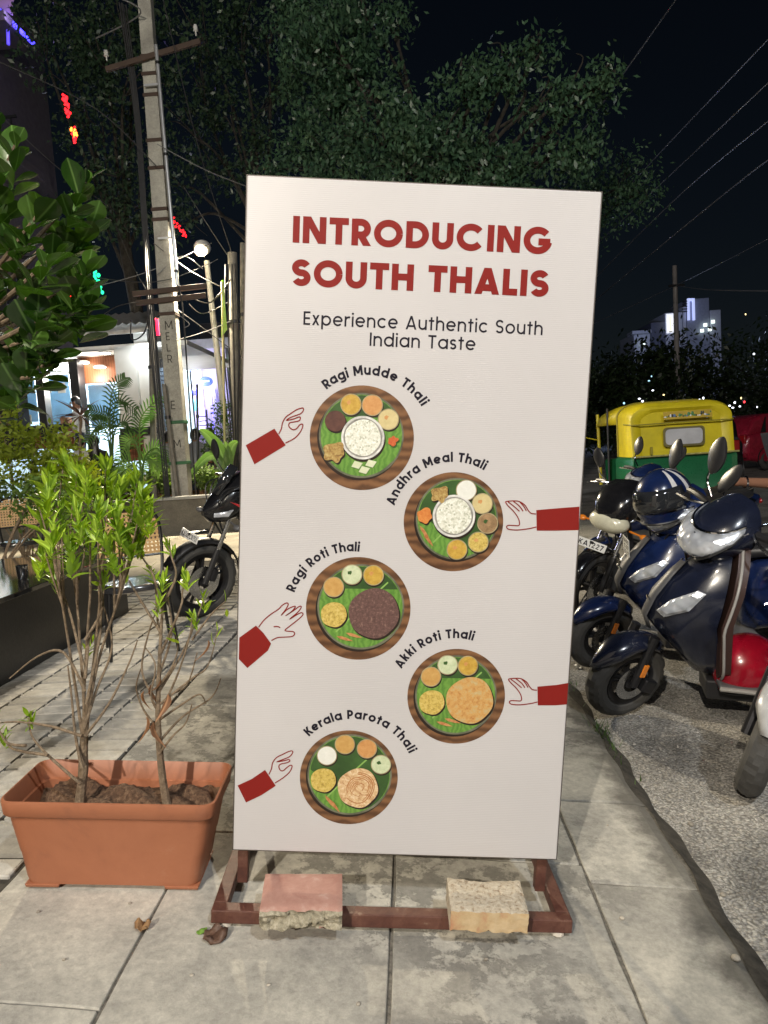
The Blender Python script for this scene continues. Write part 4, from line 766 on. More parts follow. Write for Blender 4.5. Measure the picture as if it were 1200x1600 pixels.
# ================================================================== BLACK TABLE, TUMBLER, CHAIRS, SECOND PLANTER
GRAN = M('black_granite', (0.012, 0.012, 0.013), 0.07, var=0.4, scale=120, spec=0.6, rvar=0.03)
GRANS = M('black_granite_side', (0.014, 0.013, 0.013), 0.35, var=0.4, scale=50, bump=0.1)
tb = thing('granite_table', 'long black granite table block with polished top at the left edge', 'table', (-2.85, 4.1, g(-2.85)))
MB().box((0, 0, 0.23), (0.98, 3.0, 0.46)).build('base', GRANS, tb, 0, 0.004)
MB().box((0, 0, 0.476), (1.03, 3.04, 0.030)).build('top', GRAN, tb, 0, 0.004)
tz = g(-2.85) + 0.4915; q = atz(36, 905, tz); tu = thing('steel_tumbler', 'small polished steel tumbler standing on the black table', 'tumbler', q)
MB().lathe([(0.028, 0.001), (0.030, 0.004), (0.036, 0.086), (0.039, 0.090), (0.038, 0.092), (0.034, 0.088), (0.027, 0.01)], n=24).build('cup', CHROME, tu)
CANE = banded('woven_cane', (0.42, 0.24, 0.09), (0.62, 0.40, 0.17), 60, 0.5, 'X', 0.4)
BLKP = M('black_powder_coat', (0.012, 0.012, 0.013), 0.3, spec=0.5)
SEATP = M('glossy_seat', (0.03, 0.03, 0.032), 0.16, coat=0.6)
def cane_chair(label, loc, heading, tint=CANE):
    a = math.atan2(heading[1], heading[0]); t = thing('cane_chair', label, 'chair', loc, rotz(a), 'cane chairs')
    # local: x forward; seat 0.44 high
    sp = [(0.22 * (abs(math.cos(q)) ** 0.7) * math.copysign(1, math.cos(q)), 0.215 * (abs(math.sin(q)) ** 0.7) * math.copysign(1, math.sin(q))) for q in [2 * math.pi * i / 32 for i in range(32)]]
    MB().loft([[(x * k, y * k, z) for x, y in sp] for k, z in ((0.93, 0.405), (1.0, 0.412), (1.0, 0.435), (0.96, 0.446))]).build('seat', SEATP, t, 50)
    for sx, sy in ((1, 1), (1, -1), (-1, 1), (-1, -1)): MB().tube([(sx * 0.17, sy * 0.17, 0.41), (sx * 0.20, sy * 0.20, 0)], [0.014, 0.010], 8).build('leg', BLKP, t)
    fr = smooth_curve([(-0.20, -0.185, 0.41), (-0.235, -0.205, 0.60), (-0.262, -0.20, 0.80), (-0.275, -0.14, 0.875), (-0.278, 0, 0.885), (-0.275, 0.14, 0.875), (-0.262, 0.20, 0.80), (-0.235, 0.205, 0.60), (-0.20, 0.185, 0.41)], 6)
    MB().tube(fr, 0.011, 8).build('back_frame', BLKP, t)
    MB().tube([(-0.238, -0.205, 0.575), (-0.238, 0.205, 0.575)], 0.008, 8).build('back_rail', BLKP, t)
    # woven back: crossing strips with holes between them
    n = 15
    for k in range(n):
        y = -0.185 + 0.37 * k / (n - 1); top = 0.865 - 0.07 * max(0, (abs(y) - 0.12) / 0.07) ** 1.5; MB().box((-0.2575, y, (top + 0.585) / 2), (0.003, 0.015, top - 0.585), Matrix.Rotation(R(-8), 3, 'Y')).build('cane_strip', tint, t, 0)
    for k in range(11):
        z = 0.592 + 0.27 * k / 10; hw = 0.195 - 0.07 * max(0, (z - 0.80) / 0.07) ** 1.3 * 0.6; MB().box((-0.2365 - (z - .58) * .148 , 0, z), (0.0035, 2 * hw, 0.014), Matrix.Rotation(R(-8), 3, 'Y')).build('cane_strip', tint, t, 0)
    return t
cane_chair('black chair with woven cane back beside the black table', (-1.80, 4.42, g(-1.8)), (0.45, -0.9))
cane_chair('black chair with pale cane back at the far left edge', (-4.05, 7.15, g(-4.05, 7.15)), (0.5, -0.85))
planter('planter_box', 'small terracotta planter standing beyond the black table', (-3.85, 6.3, g(-3.85, 6.3)), rotz(R(25)), 1.0)

def cloud_shrub(name, label, cat, base, blobs, n, leaf, mat, stems=5, group=None, drop=0.0, stemr=0.012, seed=1, part='foliage', droop=0.0):
    """blobs: world (centre, radius); many small leaf faces through the volume"""
    t = thing(name, label, cat, base, group=group); B = Vector(base); rg = np.random.RandomState(seed); tot = sum(r ** 2 for _, r in blobs); V = []
    for c, r in blobs:
        k = int(n * r ** 2 / tot); d = rg.normal(size=(k, 3)); d /= np.linalg.norm(d, axis=1)[:, None]; rad = r * rg.uniform(0.25, 1.0, (k, 1)) ** 0.45
        ctr = np.array(c - B) + d * rad * np.array([1, 1, 0.9]); V.append(ctr)
    C_ = np.concatenate(V); k = len(C_)
    a = rg.normal(size=(k, 3)); a[:, 2] -= droop; a /= np.linalg.norm(a, axis=1)[:, None]; b = np.cross(a, rg.normal(size=(k, 3))); b /= np.linalg.norm(b, axis=1)[:, None]
    Ls = leaf * rg.uniform(0.6, 1.3, (k, 1)); W_ = Ls * 0.42; nrm = np.cross(a, b)
    v = np.stack([C_, C_ + a * Ls * .5 + b * W_ * .5 + nrm * Ls * .06, C_ + a * Ls, C_ + a * Ls * .5 - b * W_ * .5 + nrm * Ls * .06], 1).reshape(-1, 3)
    me = bpy.data.meshes.new(part); me.vertices.add(len(v)); me.vertices.foreach_set('co', v.ravel().astype(np.float32)); me.loops.add(4 * k); me.loops.foreach_set('vertex_index', np.arange(4 * k, dtype=np.int32)); me.polygons.add(k); me.polygons.foreach_set('loop_start', np.arange(0, 4 * k, 4, dtype=np.int32)); me.polygons.foreach_set('loop_total', np.full(k, 4, np.int32)); me.update(); me.validate()
    me.materials.append(mat); link(part, me, t)
    rr = random.Random(seed)
    for i in range(stems):
        c, r = blobs[i % len(blobs)]; e = (c - B) + Vector((rr.uniform(-.4, .4) * r, rr.uniform(-.4, .4) * r, 0.1 * r)); s = Vector((rr.uniform(-1, 1) * stemr * 2, rr.uniform(-1, 1) * stemr * 2, 0))
        P3 = smooth_curve([s, s * .5 + e * 0.45 + Vector((0, 0, e.z * .12)), e], 5); MB().tube(P3, [stemr * (1 - 0.7 * j / len(P3)) for j in range(len(P3))], 7).build('stem', BARK, t)
    return t
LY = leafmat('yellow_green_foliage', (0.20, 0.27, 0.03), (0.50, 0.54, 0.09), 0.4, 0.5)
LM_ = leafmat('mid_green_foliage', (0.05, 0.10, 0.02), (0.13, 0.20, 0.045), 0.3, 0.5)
bl = lambda lst, Y: [(at(px, py, Y + rr.uniform(-.2, .2)), r) for px, py, r in lst]
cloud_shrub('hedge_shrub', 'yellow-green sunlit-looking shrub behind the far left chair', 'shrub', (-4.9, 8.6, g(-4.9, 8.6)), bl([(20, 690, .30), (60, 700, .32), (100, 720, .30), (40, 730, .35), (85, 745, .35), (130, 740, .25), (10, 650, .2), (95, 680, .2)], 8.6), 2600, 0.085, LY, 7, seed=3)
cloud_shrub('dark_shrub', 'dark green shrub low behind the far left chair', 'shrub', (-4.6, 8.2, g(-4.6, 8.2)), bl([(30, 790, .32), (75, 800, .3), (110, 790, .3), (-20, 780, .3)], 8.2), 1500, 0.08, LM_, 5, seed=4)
cloud_shrub('potted_plant', 'small leafy plant growing in the terracotta planter beyond the table', 'plant', (-3.85, 6.3, g(-3.85, 6.3) + 0.22), bl([(45, 785, .2), (70, 770, .22), (90, 795, .18)], 6.3), 600, 0.07, LM_, 6, seed=6)

# ================================================================== LOW WALL, BED, POLES
WY = 10.6
wz = g(-3, WY); WALLC = concrete('grey_render', (0.20, 0.185, 0.155), (0.12, 0.11, 0.095), 0.25)
wl = thing('low_wall', 'low grey rendered wall with stone coping behind the motorcycle', 'wall', (-4.6, WY, wz))
MB().box((0.0, 0, 0.25), (5.2, 0.18, 0.52)).build('wall_body', WALLC, wl, 0, 0.006)
for k in range(6): MB().box((-2.17 + 0.868 * k, 0, 0.535), (0.86, 0.25, 0.045)).build('coping_stone', M('coping_granite', (0.30, 0.30, 0.29), 0.35, var=0.2, scale=60, rnd=.1), wl, 0, 0.006)
bed = MB().box((-4.6, WY + 0.95, wz + 0.22), (5.2, 1.7, 0.44)).build('planting_bed', SOIL, None, 0); tag(bed, 'raised bed of dark soil behind the low wall', None, kind='structure')
bz = wz + 0.44
PCON = concrete('pole_concrete', (0.46, 0.45, 0.40), (0.27, 0.26, 0.235), 0.15)
pb = Vector((-3.62, WY + 0.45, bz)); pole = thing('utility_pole', 'tall grey concrete utility pole hung with cables', 'pole', pb)
def seg(a, b, w0, w1, d0, d1):
    return MB().hexa([(a[0] + sx * w0 / 2, a[1] + sy * d0 / 2, a[2]) for sx, sy in ((-1, -1), (1, -1), (1, 1), (-1, 1))] + [(b[0] + sx * w1 / 2, b[1] + sy * d1 / 2, b[2]) for sx, sy in ((-1, -1), (1, -1), (1, 1), (-1, 1))])
seg((0, 0, 0), (0.13, 0, 8.4), 0.27, 0.185, 0.22, 0.14).build('shaft', PCON, pole, 0, 0.012)
for z in (4.3, 4.45, 5.05, 5.45, 6.1, 6.4, 6.65, 2.9, 1.25, 0.62): MB().box((0.0155 * z, 0, z), (0.29 - 0.009 * z, 0.245 - 0.008 * z, 0.05)).build('band_clamp', M('rust_band', (0.07, 0.045, 0.035), 0.7, metal=0.4) if z > 1.5 else M('green_strap', (0.03, 0.12, 0.05), 0.6), pole, 0, 0.004)
ARM_ = M('rusted_angle_iron', (0.075, 0.05, 0.038), 0.7, metal=0.3)
for z, x0, x1, dz in ((6.62, -0.62, 0.85, 0.16), (3.24, -0.52, 0.62, 0.03), (3.10, -0.48, 0.60, 0.03)): MB().box(((x0 + x1) / 2 + .08, -0.13, z), (x1 - x0, 0.05, 0.075), Matrix.Rotation(-math.atan(dz * 1.2), 3, 'Y')).build('cross_arm', ARM_, pole, 0, 0.004)
MB().box((0.2, -0.12, 7.65), (0.55, 0.05, 0.07)).build('cross_arm', M('galv_arm', (0.5, 0.52, 0.54), 0.4, metal=0.7), pole, 0, 0.006)
INS = M('porcelain', (0.6, 0.6, 0.58), 0.2, coat=0.5)
for x, z in ((-0.5, 6.62), (0.86, 6.86), (0.42, 7.72), (-0.05, 7.72)): MB().lathe([(0.01, -.06), (0.012, 0.0), (0.035, 0.01), (0.03, 0.04), (0.036, 0.05), (0.025, 0.09), (0.0, 0.1)], (x, -0.13, z + 0.04), n=12).build('insulator', INS, pole)
WIRE = M('wire_sheath', (0.03, 0.03, 0.032), 0.5); WIREG = M('grey_wire', (0.16, 0.16, 0.165), 0.5)
rr = random.Random(9)
for k in range(5):
    x = -0.165 - 0.018 * k; P3 = smooth_curve([(x + .02 * rr.uniform(-1, 1), -0.05 - .02 * k, 7.4), (x + .06, -0.08, 5.8), (x + .03, -0.09, 4.3), (x + rr.uniform(-.05, .03), -.08, 2.4), (x - .02, -.06, 0.0)], 6); MB().tube(P3, 0.011, 6).build('cable', WIRE, pole)
for k, (s, z0, sz) in enumerate((('M', 2.66, .13), ('E', 2.50, .12), ('L', 2.33, .12), ('R', 2.16, .12), ('M', 0.86, .12), ('E', 1.45, .13))):
    mb = MB(); text_mesh(mb, s, 0.11, sz, (-0.04 + 0.0155 * z0, z0), 0.1, -0.1125 + 0.0048 * z0 - 0.003); mb.build('painted_letter', M('pole_paint', (0.05, 0.045, 0.04), 0.8), pole, 0, recalc=False)
# a galvanised service pipe beside it
GALV = M('galvanised_pipe', (0.60, 0.62, 0.65), 0.35, metal=0.7)
sp = thing('service_pipe', 'thin galvanised pipe running up beside the utility pole', 'pipe', (-3.36, WY + 0.30, bz)); MB().tube([(0.0, 0, 3.3), (0.0, 0, 6.75)], 0.028, 10).build('pipe', GALV, sp); MB().tube(smooth_curve([(0.0, 0, 3.32), (0.05, 0, 2.9), (0.02, 0, 1.2), (0.0, 0, 0)]), 0.012, 6).build('cable', WIRE, sp)
for z in (3.5, 5.2, 6.5): MB().lathe([(0.028, -.02), (0.034, -.02), (0.034, .02), (0.028, .02)], (0, 0, z), n=12).build('clamp', DARKMET, sp)
MB().box((-.12, 0, 6.2), (0.22, 0.03, 0.03)).build('bracket', GALV, sp, 0); MB().box((-.12, 0, 4.0), (0.22, 0.03, 0.03)).build('bracket', GALV, sp, 0)
for px0, py0, px1, py1, Y, r, nm, lb in ((236, 490, 240, 770, 11.2, 0.05, 'bamboo_post', 'dark post standing just left of the utility pole'), (256, 600, 277, 770, 10.85, 0.035, 'grey_pipe', 'grey pipe clipped to the left face of the utility pole'), (363, 395, 372, 760, 11.8, 0.085, 'cable_post', 'round grey post wrapped in cables beside the sign'), (379, 380, 378, 760, 12.6, 0.05, 'steel_post', 'thin dark steel post nearest the sign edge'), (308, 600, 309, 770, 11.6, 0.022, 'thin_rod', 'thin dark rod between the utility pole and the lamp post')):
    a = at(px0, py0, Y); b = at(px1, py1, Y); base = Vector((b.x, b.y, bz)); t = thing(nm, lb, 'post', base)
    MB().tube([(0, 0, 0), a - base], [r, r * 0.9], 12).build('shaft', M('weathered_post', (0.16, 0.15, 0.13), 0.7, var=.35, scale=9) if r > .03 else DARKMET, t)
    MB().lathe([(r * 1.05, -.02), (r * 1.25, -.02), (r * 1.25, .03), (r * 1.05, .03)], (a - base) * 0.72, n=12).build('collar', DARKMET, t)
    if nm == 'cable_post':
        for k in range(4): MB().tube(smooth_curve([(a - base) * 0.95 + Vector((-.09 + .05 * k, -.1, 0)), (a - base) * 0.6 + Vector((-.15 + .08 * k, -.12, 0)), (a - base) * .3 + Vector((-.08 + .04 * k, -.12, 0)), (0.03 * k - .06, -.1, 0)], 6), 0.012, 6).build('cable', WIRE, t)
# the lit lamp post in the bed
lb_ = at(362, 740, 12.1); lt = at(323, 408, 12.1); base = Vector((lb_.x, lb_.y, bz)); lp = thing('street_lamp', 'lit lamp post with glowing head right of the utility pole', 'street lamp', base, group='street lamps'); tp = lt - base
MB().tube([(0, 0, 0), tp], [0.062, 0.045], 14).build('pole', M('lamp_post_paint', (0.42, 0.42, 0.38), 0.5), lp)
MB().ell(tp + Vector((-0.05, -0.02, 0.22)), (0.14, 0.17, 0.12)).build('lamp_head', M('lamp_head_grey', (0.5, 0.5, 0.5), 0.4), lp)
MB().ell(tp + Vector((-0.05, -0.12, 0.14)), (0.10, 0.12, 0.085), nu=20, nv=12).build('lamp_lens', glow('lamp_lit', (1.0, 0.80, 0.48), 22), lp)
ld = bpy.data.lights.new('lamp_post_light', 'SPOT'); ld.spot_size = R(118); ld.spot_blend = 0.5; ld.energy = 3400; ld.color = (1.0, 0.86, 0.62); ld.shadow_soft_size = 0.10
lo = bpy.data.objects.new('lamp_post_light', ld); COL.objects.link(lo); lo.parent = lp; lo.location = tp + Vector((-0.05, -0.34, 0.0)); lo.rotation_euler = Vector((0.25, -1.0, -0.75)).to_track_quat('-Z', 'Y').to_euler()
# loose wires strung round the poles
rr = random.Random(33)
def wire(label, pts, r, mat=WIRE, group='cables round the poles'):
    o = MB().tube(smooth_curve(pts, 7), r, 5).build('overhead_cable', mat); tag(o, label, 'cable', group); return o
cab = [((0, 97, 9.5), (150, 170, 10.2), (245, 260, 10.8)), ((0, 180, 10), (100, 270, 10.4), (180, 330, 11.5)), ((255, 0, 10.7), (310, 230, 11), (362, 395, 11.7)), ((245, 225, 10.8), (320, 265, 11), (387, 292, 11.5)), ((286, 290, 11.5), (330, 360, 11.7), (355, 398, 11.8)), ((100, 425, 11), (200, 440, 11), (262, 437, 10.9), (320, 415, 11.5), (340, 405, 11.8)),
       ((130, 520, 10.5), (180, 480, 10.7), (236, 470, 11)), ((245, 430, 10.9), (285, 400, 11.1), (317, 420, 11.5)), ((270, 480, 11), (300, 500, 11.2), (380, 560, 12)), ((275, 532, 10.9), (330, 515, 11.3), (385, 490, 12)), ((205, 500, 10.7), (206, 530, 10.6), (225, 520, 10.8), (236, 480, 11)), ((300, 465, 11.2), (330, 472, 11.3), (365, 430, 11.8)), ((295, 475, 11.2), (318, 490, 11.3), (360, 470, 11.8)), ((270, 485, 10.9), (295, 505, 10.8), (288, 512, 10.8)), ((180, 350, 11.5), (210, 420, 11.3), (240, 470, 11)), ((240, 380, 10.8), (300, 425, 11.4), (370, 460, 11.9)), ((150, 60, 11.5), (220, 20, 10.8), (170, -10, 10.5)), ((120, 455, 11), (230, 425, 10.9), (330, 380, 12))]
names = ['crossing the dark upper left corner', 'slanting down past the bush', 'dropping steeply from the top to the cable post', 'running from the pole to the sign top', 'short one above the lamp', 'slack across the pole at lamp height', 'rising from the awning to the post', 'bowed between pole and lamp', 'falling right from the cross arm', 'rising right across the pole letters', 'hanging loop left of the pole', 'thick bow right of the pole', 'lower bow right of the pole', 'short hooked end by the pipe', 'falling from the tree to the post', 'descending behind the lamp post', 'thick dark curve near the pole top', 'faint rising line through the lamp glow']
for pts, n_ in zip(cab, names): wire('dark overhead cable ' + n_, [at(*p) for p in pts], 0.011 if 'thick' in n_ or 'loop' in n_ else 0.007, WIREG if rr.random() < .5 else WIRE)
# ================================================================== TWO-WHEELERS
def xf(mb, m4):
    mb.v = [tuple(m4 @ Vector(v)) for v in mb.v]; return mb
def paint(name, col, rough=0.18): return M(name, col, rough + .06, var=0.25, scale=9, coat=0.7, rvar=0.12, bscale=7, spec=0.5)
def wheel(parent, c, r, wd, m4, spoke=5, disc_side=1, rimc=None, n=66):
    c = Vector(c); w_ = thing_part('wheel', parent)
    mb = MB(); rings = []
    for k in range(n):
        a = 2 * math.pi * k / n; ring = []
        for j in range(14):
            q = 2 * math.pi * j / 14; yy = math.cos(q) * wd / 2; rr_ = math.sin(q) * wd * 0.52
            gro = 0
            if rr_ > wd * 0.12: gro = 0.008 if (k + (2 if yy > 0 else 0) + int(abs(yy) / wd * 5)) % 4 == 0 else 0
            if abs(yy) < 0.006 and rr_ > 0: gro = 0.004
            rad = r - wd * 0.52 + rr_ - gro; ring.append(c + Vector((rad * math.cos(a), yy, rad * math.sin(a))))
        rings.append(ring)
    rings.append(rings[0]); mb.loft(rings, False); xf(mb, m4); mb.build('tyre', RUBBER, w_, 16)
    ri = r - wd * 0.98; mb = MB().lathe([(ri, -wd * .36), (ri + .012, -wd * .42), (ri + .012, wd * .42), (ri, wd * .36), (ri - .022, wd * .25), (ri - .022, -wd * .25)], c, 'Y', 40, closed_prof=True)
    for k in range(spoke):
        a = 2 * math.pi * k / spoke + .3
        for da in (-.16, .16): mb.tube([c + Vector((0.03 * math.cos(a), 0, 0.03 * math.sin(a))), c + Vector(((ri - .01) * math.cos(a + da), 0, (ri - .01) * math.sin(a + da)))], [.016, .011], 6)
    mb.lathe([(0.0, -.05), (.035, -.05), (.04, -.02), (.04, .02), (.035, .05), (0, .05)], c, 'Y', 20); xf(mb, m4); mb.build('rim', rimc or DARKMET, w_, 40)
    mb = MB().lathe([(0.05, disc_side * .052), (r * .42, disc_side * .052), (r * .42, disc_side * .056), (0.05, disc_side * .056)], c, 'Y', 32, closed_prof=True); xf(mb, m4); mb.build('brake_disc', STEEL, w_)
    return w_
def thing_part(name, parent):
    o = bpy.data.objects.new(name, None); COL.objects.link(o); o.parent = parent; o.empty_display_size = .05; return o
def plate_part(parent, m4, txt, wd, ht, rows=1):
    mb = MB().box((0, 0, 0), (wd, 0.004, ht)); xf(mb, m4); p = mb.build('number_plate', M('plate_white', (0.72, 0.72, 0.70), 0.4, var=.05), parent, 0, 0.0015)
    mb = MB(); n = len(txt)
    for i, s in enumerate(txt): text_mesh(mb, s, 0.17, ht / n * 0.62, (-wd * .43, ht / 2 - ht / n * (i + .83)), 0.16, -0.0026, wd * .86)
    xf(mb, m4); mb.build('plate_text', INK, p, 0, recalc=False); return p
def steer_m(S, ax, ang): return Matrix.Translation(S) @ Matrix.Rotation(ang, 4, Vector(ax).normalized()) @ Matrix.Translation(-Vector(S))
INNER = M('inner_plastic', (0.045, 0.022, 0.018), 0.5, var=.15)
GREYP = M('grey_plastic', (0.10, 0.10, 0.105), 0.5)
TRIM = M('trim_grey', (0.32, 0.31, 0.30), 0.35)
AMBER = M('amber_reflector', (0.75, 0.22, 0.02), 0.25, coat=.5)
LENS = lens('clear_lens')
def mirror(parent, m4, sy, base, tip, sz=(0.055, 0.085)):
    t = thing_part('mirror', parent); mb = MB().tube(smooth_curve([base, (Vector(base) + Vector(tip)) / 2 + Vector((0, sy * .03, 0)), tip], 5), 0.0055, 7); xf(mb, m4); mb.build('stalk', CHROME, t)
    c = Vector(tip) + Vector((0, 0, sz[1] * .75)); rings = []
    for k, (s, dx) in enumerate(((.75, .012), (1, .004), (1, -.008), (.9, -.014))): rings.append([c + Vector((dx - (0.02 if k == 0 else 0) * 0 + .006, sy * sz[0] * s * (math.copysign(abs(math.cos(a)) ** 1.25, math.cos(a)) + .42 * math.sin(a)), sz[1] * s * math.copysign(abs(math.sin(a)) ** 1.15, math.sin(a)))) for a in [2 * math.pi * i / 20 for i in range(20)]])
    mb = MB().loft(rings); xf(mb, m4); h = mb.build('mirror_head', M('mirror_shell', (.022, .022, .024), .35, var=.05, rvar=.02), t, 40); 
    mb = MB().add([p - Vector((.0015, 0, 0)) for p in [c + (q - c) * .9 + Vector((-.0015, 0, 0)) for q in rings[-1]]], [tuple(range(20))]); xf(mb, m4); mb.build('mirror_glass', CHROME, t, 0)
def scooter(name, label, loc, heading, lean, steer, pm, inner=INNER, plate=None, apron_plate=False, seatc=BLACK, mirrors=True, fcol=None):
    a = math.atan2(heading[1], heading[0]); t = thing(name, label, 'scooter', loc, rotz(a) @ Matrix.Rotation(-lean, 3, 'X'), 'parked two-wheelers')
    SM = steer_m((-0.13, 0, 0.55), (-0.40, 0, 1), steer); I4 = Matrix.Identity(4); r = 0.225
    wheel(t, (0, 0, r), r, 0.105, SM, 5, 1); wheel(t, (-1.26, 0, r), r, 0.11, I4, 5, -1)
    for sy in (1, -1):
        mb = MB().tube([(0.01, sy * .075, r), (-.10, sy * .07, .48)], [.020, .024], 10); xf(mb, SM); mb.build('fork_leg', DARKMET, t)
    mb = MB().box((-.035, .092, .315), (.03, .012, .07), Matrix.Rotation(R(-22), 3, 'Y')); xf(mb, SM); mb.build('reflector', AMBER, t, 0, .003)
    mb = MB().box((-.075, .075, .20), (.08, .045, .07), Matrix.Rotation(R(-30), 3, 'Y')); xf(mb, SM); mb.build('brake_caliper', DARKMET, t, 0, .01)
    # front mudguard: hugging shell with a beak
    rings = []
    for k in range(15):
        q = R(34 + 104 * k / 14); rad = r + .034; w2 = (.064 + .016 * math.sin(math.pi * k / 14)) * (0.35 + .65 * min(1, (k + .3) / 4)); c = Vector((rad * math.cos(q), 0, r + rad * math.sin(q))); ring = []
        for j in range(9):
            b = R(-90 + 180 * j / 8); dr = -.055 * (1 - math.cos(b)); ring.append(Vector(((rad + dr) * math.cos(q), w2 * math.sin(b), r + (rad + dr) * math.sin(q))))
        rings.append(ring)
    mb = MB().loft(rings, False, False); xf(mb, SM); o = mb.build('front_mudguard', fcol or pm, t, 60); s_ = o.modifiers.new('s', 'SOLIDIFY'); s_.thickness = .004
    # apron
    def uring(z, xfr, xb, w2, n=15, p=.75):
        return [Vector((xb + (xfr - xb) * (max(math.cos(b), 0) ** p) * (1 - .10 * abs(math.sin(b))), w2 * math.sin(b), z)) for b in [R(-90 + 180 * j / (n - 1)) for j in range(n)]]
    mb = MB().loft([uring(*q) for q in ((.29, -.30, -.40, .08), (.36, -.25, -.40, .12), (.46, -.165, -.40, .155), (.56, -.10, -.385, .185), (.66, -.095, -.375, .20), (.75, -.135, -.365, .185), (.83, -.20, -.36, .14), (.90, -.25, -.35, .09))]); mb.build('apron', pm, t, 60)
    mb = MB()   # centre ridge panel
    mb.loft([[Vector((x + .004, -w2, z)), Vector((x + .018, 0, z)), Vector((x + .004, w2, z))] for z, x, w2 in ((.50, -.122, .03), (.58, -.098, .055), (.68, -.107, .06), (.78, -.150, .045), (.84, -.186, .03))], False, False); o = mb.build('front_garnish', GREYP, t, 50); s_ = o.modifiers.new('s', 'SOLIDIFY'); s_.thickness = .006; s_.offset = -1
    for sy in (1, -1):
        pts = [(.625, 30), (.605, 44), (.655, 68), (.735, 76), (.748, 66), (.69, 42)]
        def ap(z, b, off):
            tab = ((.56, -.10, -.385, .185), (.66, -.095, -.375, .20), (.75, -.135, -.365, .185)); i = 0 if z < .66 else 1; k = (z - tab[i][0]) / (tab[i + 1][0] - tab[i][0]); f_ = [tab[i][m] + (tab[i + 1][m] - tab[i][m]) * k for m in range(4)]
            v = Vector((f_[2] + (f_[1] - f_[2]) * math.cos(R(b)) ** .75, f_[3] * math.sin(R(b)), z)); nrm = Vector((math.cos(R(b)), math.sin(R(b)), .1)).normalized(); v += nrm * off; return Vector((v.x, sy * v.y, v.z))
        cz = sum(p[0] for p in pts) / 6; cb = sum(p[1] for p in pts) / 6
        outer = [ap(cz + (z - cz) * 1.0, cb + (b - cb) * 1.0, .006) for z, b in pts]; low = [ap(z, b, -.012) for z, b in pts]; mid = [ap(cz + (z - cz) * .7, cb + (b - cb) * .7, .014) for z, b in pts]
        MB().loft([low, outer, mid]).build('position_lamp', LENS, t, 25)
    # leg shield with pale edge trim
    outl = [(.27, .10), (.34, .19), (.46, .225), (.60, .252), (.74, .245), (.84, .19), (.90, .11)]
    full = [(y, z) for z, y in outl] + [(-y, z) for z, y in outl[::-1]]
    MB().loft([[(-.37 - .05 * (.9 - z), y, z) for y, z in full], [(-.42 - .05 * (.9 - z), y * .96, z) for y, z in full]]).build('leg_shield', inner, t, 30)
    for sy in (1, -1): MB().tube(smooth_curve([(-.385 - .05 * (.9 - z), sy * (y + .004), z) for z, y in outl], 4), .0065, 7).build('edge_trim', TRIM, t)
    # floorboard
    MB().loft([[(-.40, s * .19, z) for s, z in ((-1, .255), (1, .255), (1, .285), (-1, .285))], [(-.62, s * .195, z) for s, z in ((-1, .225), (1, .225), (1, .265), (-1, .265))], [(-.86, s * .18, z) for s, z in ((-1, .23), (1, .23), (1, .27), (-1, .27))]]).build('floorboard', GREYP, t, 0, .01)
    for sy in (1, -1): MB().tube([(-.40, sy * .197, .272), (-.62, sy * .202, .25), (-.86, sy * .188, .255)], .011, 7).build('floor_trim', TRIM, t)
    MB().loft([[(-.36, s * .09, z) for s, z in ((-1, .16), (1, .16), (1, .26), (-1, .26))], [(-.86, s * .11, z) for s, z in ((-1, .13), (1, .13), (1, .23), (-1, .23))]]).build('belly', BLACK, t, 0, .01)
    # rear body, seat, tail
    def sec(x, w2, z0, z1, p=.6): return [Vector((x, w2 * math.copysign(abs(math.cos(b)) ** p, math.cos(b)), (z0 + z1) / 2 + (z1 - z0) / 2 * math.copysign(abs(math.sin(b)) ** p, math.sin(b)))) for b in [2 * math.pi * j / 20 for j in range(20)]]
    MB().loft([sec(-.80, .10, .28, .62), sec(-.86, .15, .25, .70), sec(-1.02, .18, .28, .735), sec(-1.25, .185, .40, .745), sec(-1.5, .155, .52, .76), sec(-1.70, .10, .62, .76), sec(-1.76, .05, .66, .74)]).build('rear_body', pm, t, 60)
    MB().loft([sec(-.74, .07, .715, .75), sec(-.80, .13, .705, .785), sec(-1.05, .155, .72, .80), sec(-1.25, .16, .73, .825), sec(-1.55, .13, .745, .845), sec(-1.64, .08, .755, .835)]).build('seat', seatc, t, 60)
    MB().ell((-1.76, 0, .68), (.03, .08, .035)).build('tail_lamp', M('tail_red', (.4, .01, .01), .2, coat=.6), t)
    MB().tube(smooth_curve([(-1.35, .15, .80), (-1.62, .14, .87), (-1.76, 0, .88), (-1.62, -.14, .87), (-1.35, -.15, .80)]), .012, 8).build('grab_rail', STEEL, t)
    MB().tube([(-.95, -.14, .25), (-1.2, -.17, .26), (-1.62, -.17, .33)], [.03, .055, .05], 12).build('exhaust', DARKMET, t)
    MB().tube([(-.80, .12, .25), (-.86, .26, .0 + .03)], .010, 7).build('side_stand', DARKMET, t)
    # handlebar cowl, headlamp
    def hr(z, xfr, w2): return uring(z, xfr, -.355, w2, 17, .6)
    tabh = ((.855, -.235, .07), (.885, -.165, .125), (.93, -.115, .160), (.985, -.125, .168), (1.03, -.185, .130), (1.06, -.24, .09), (1.075, -.285, .05))
    mb = MB().loft([hr(*q) for q in tabh]); xf(mb, SM); mb.build('handlebar_cowl', pm, t, 60)
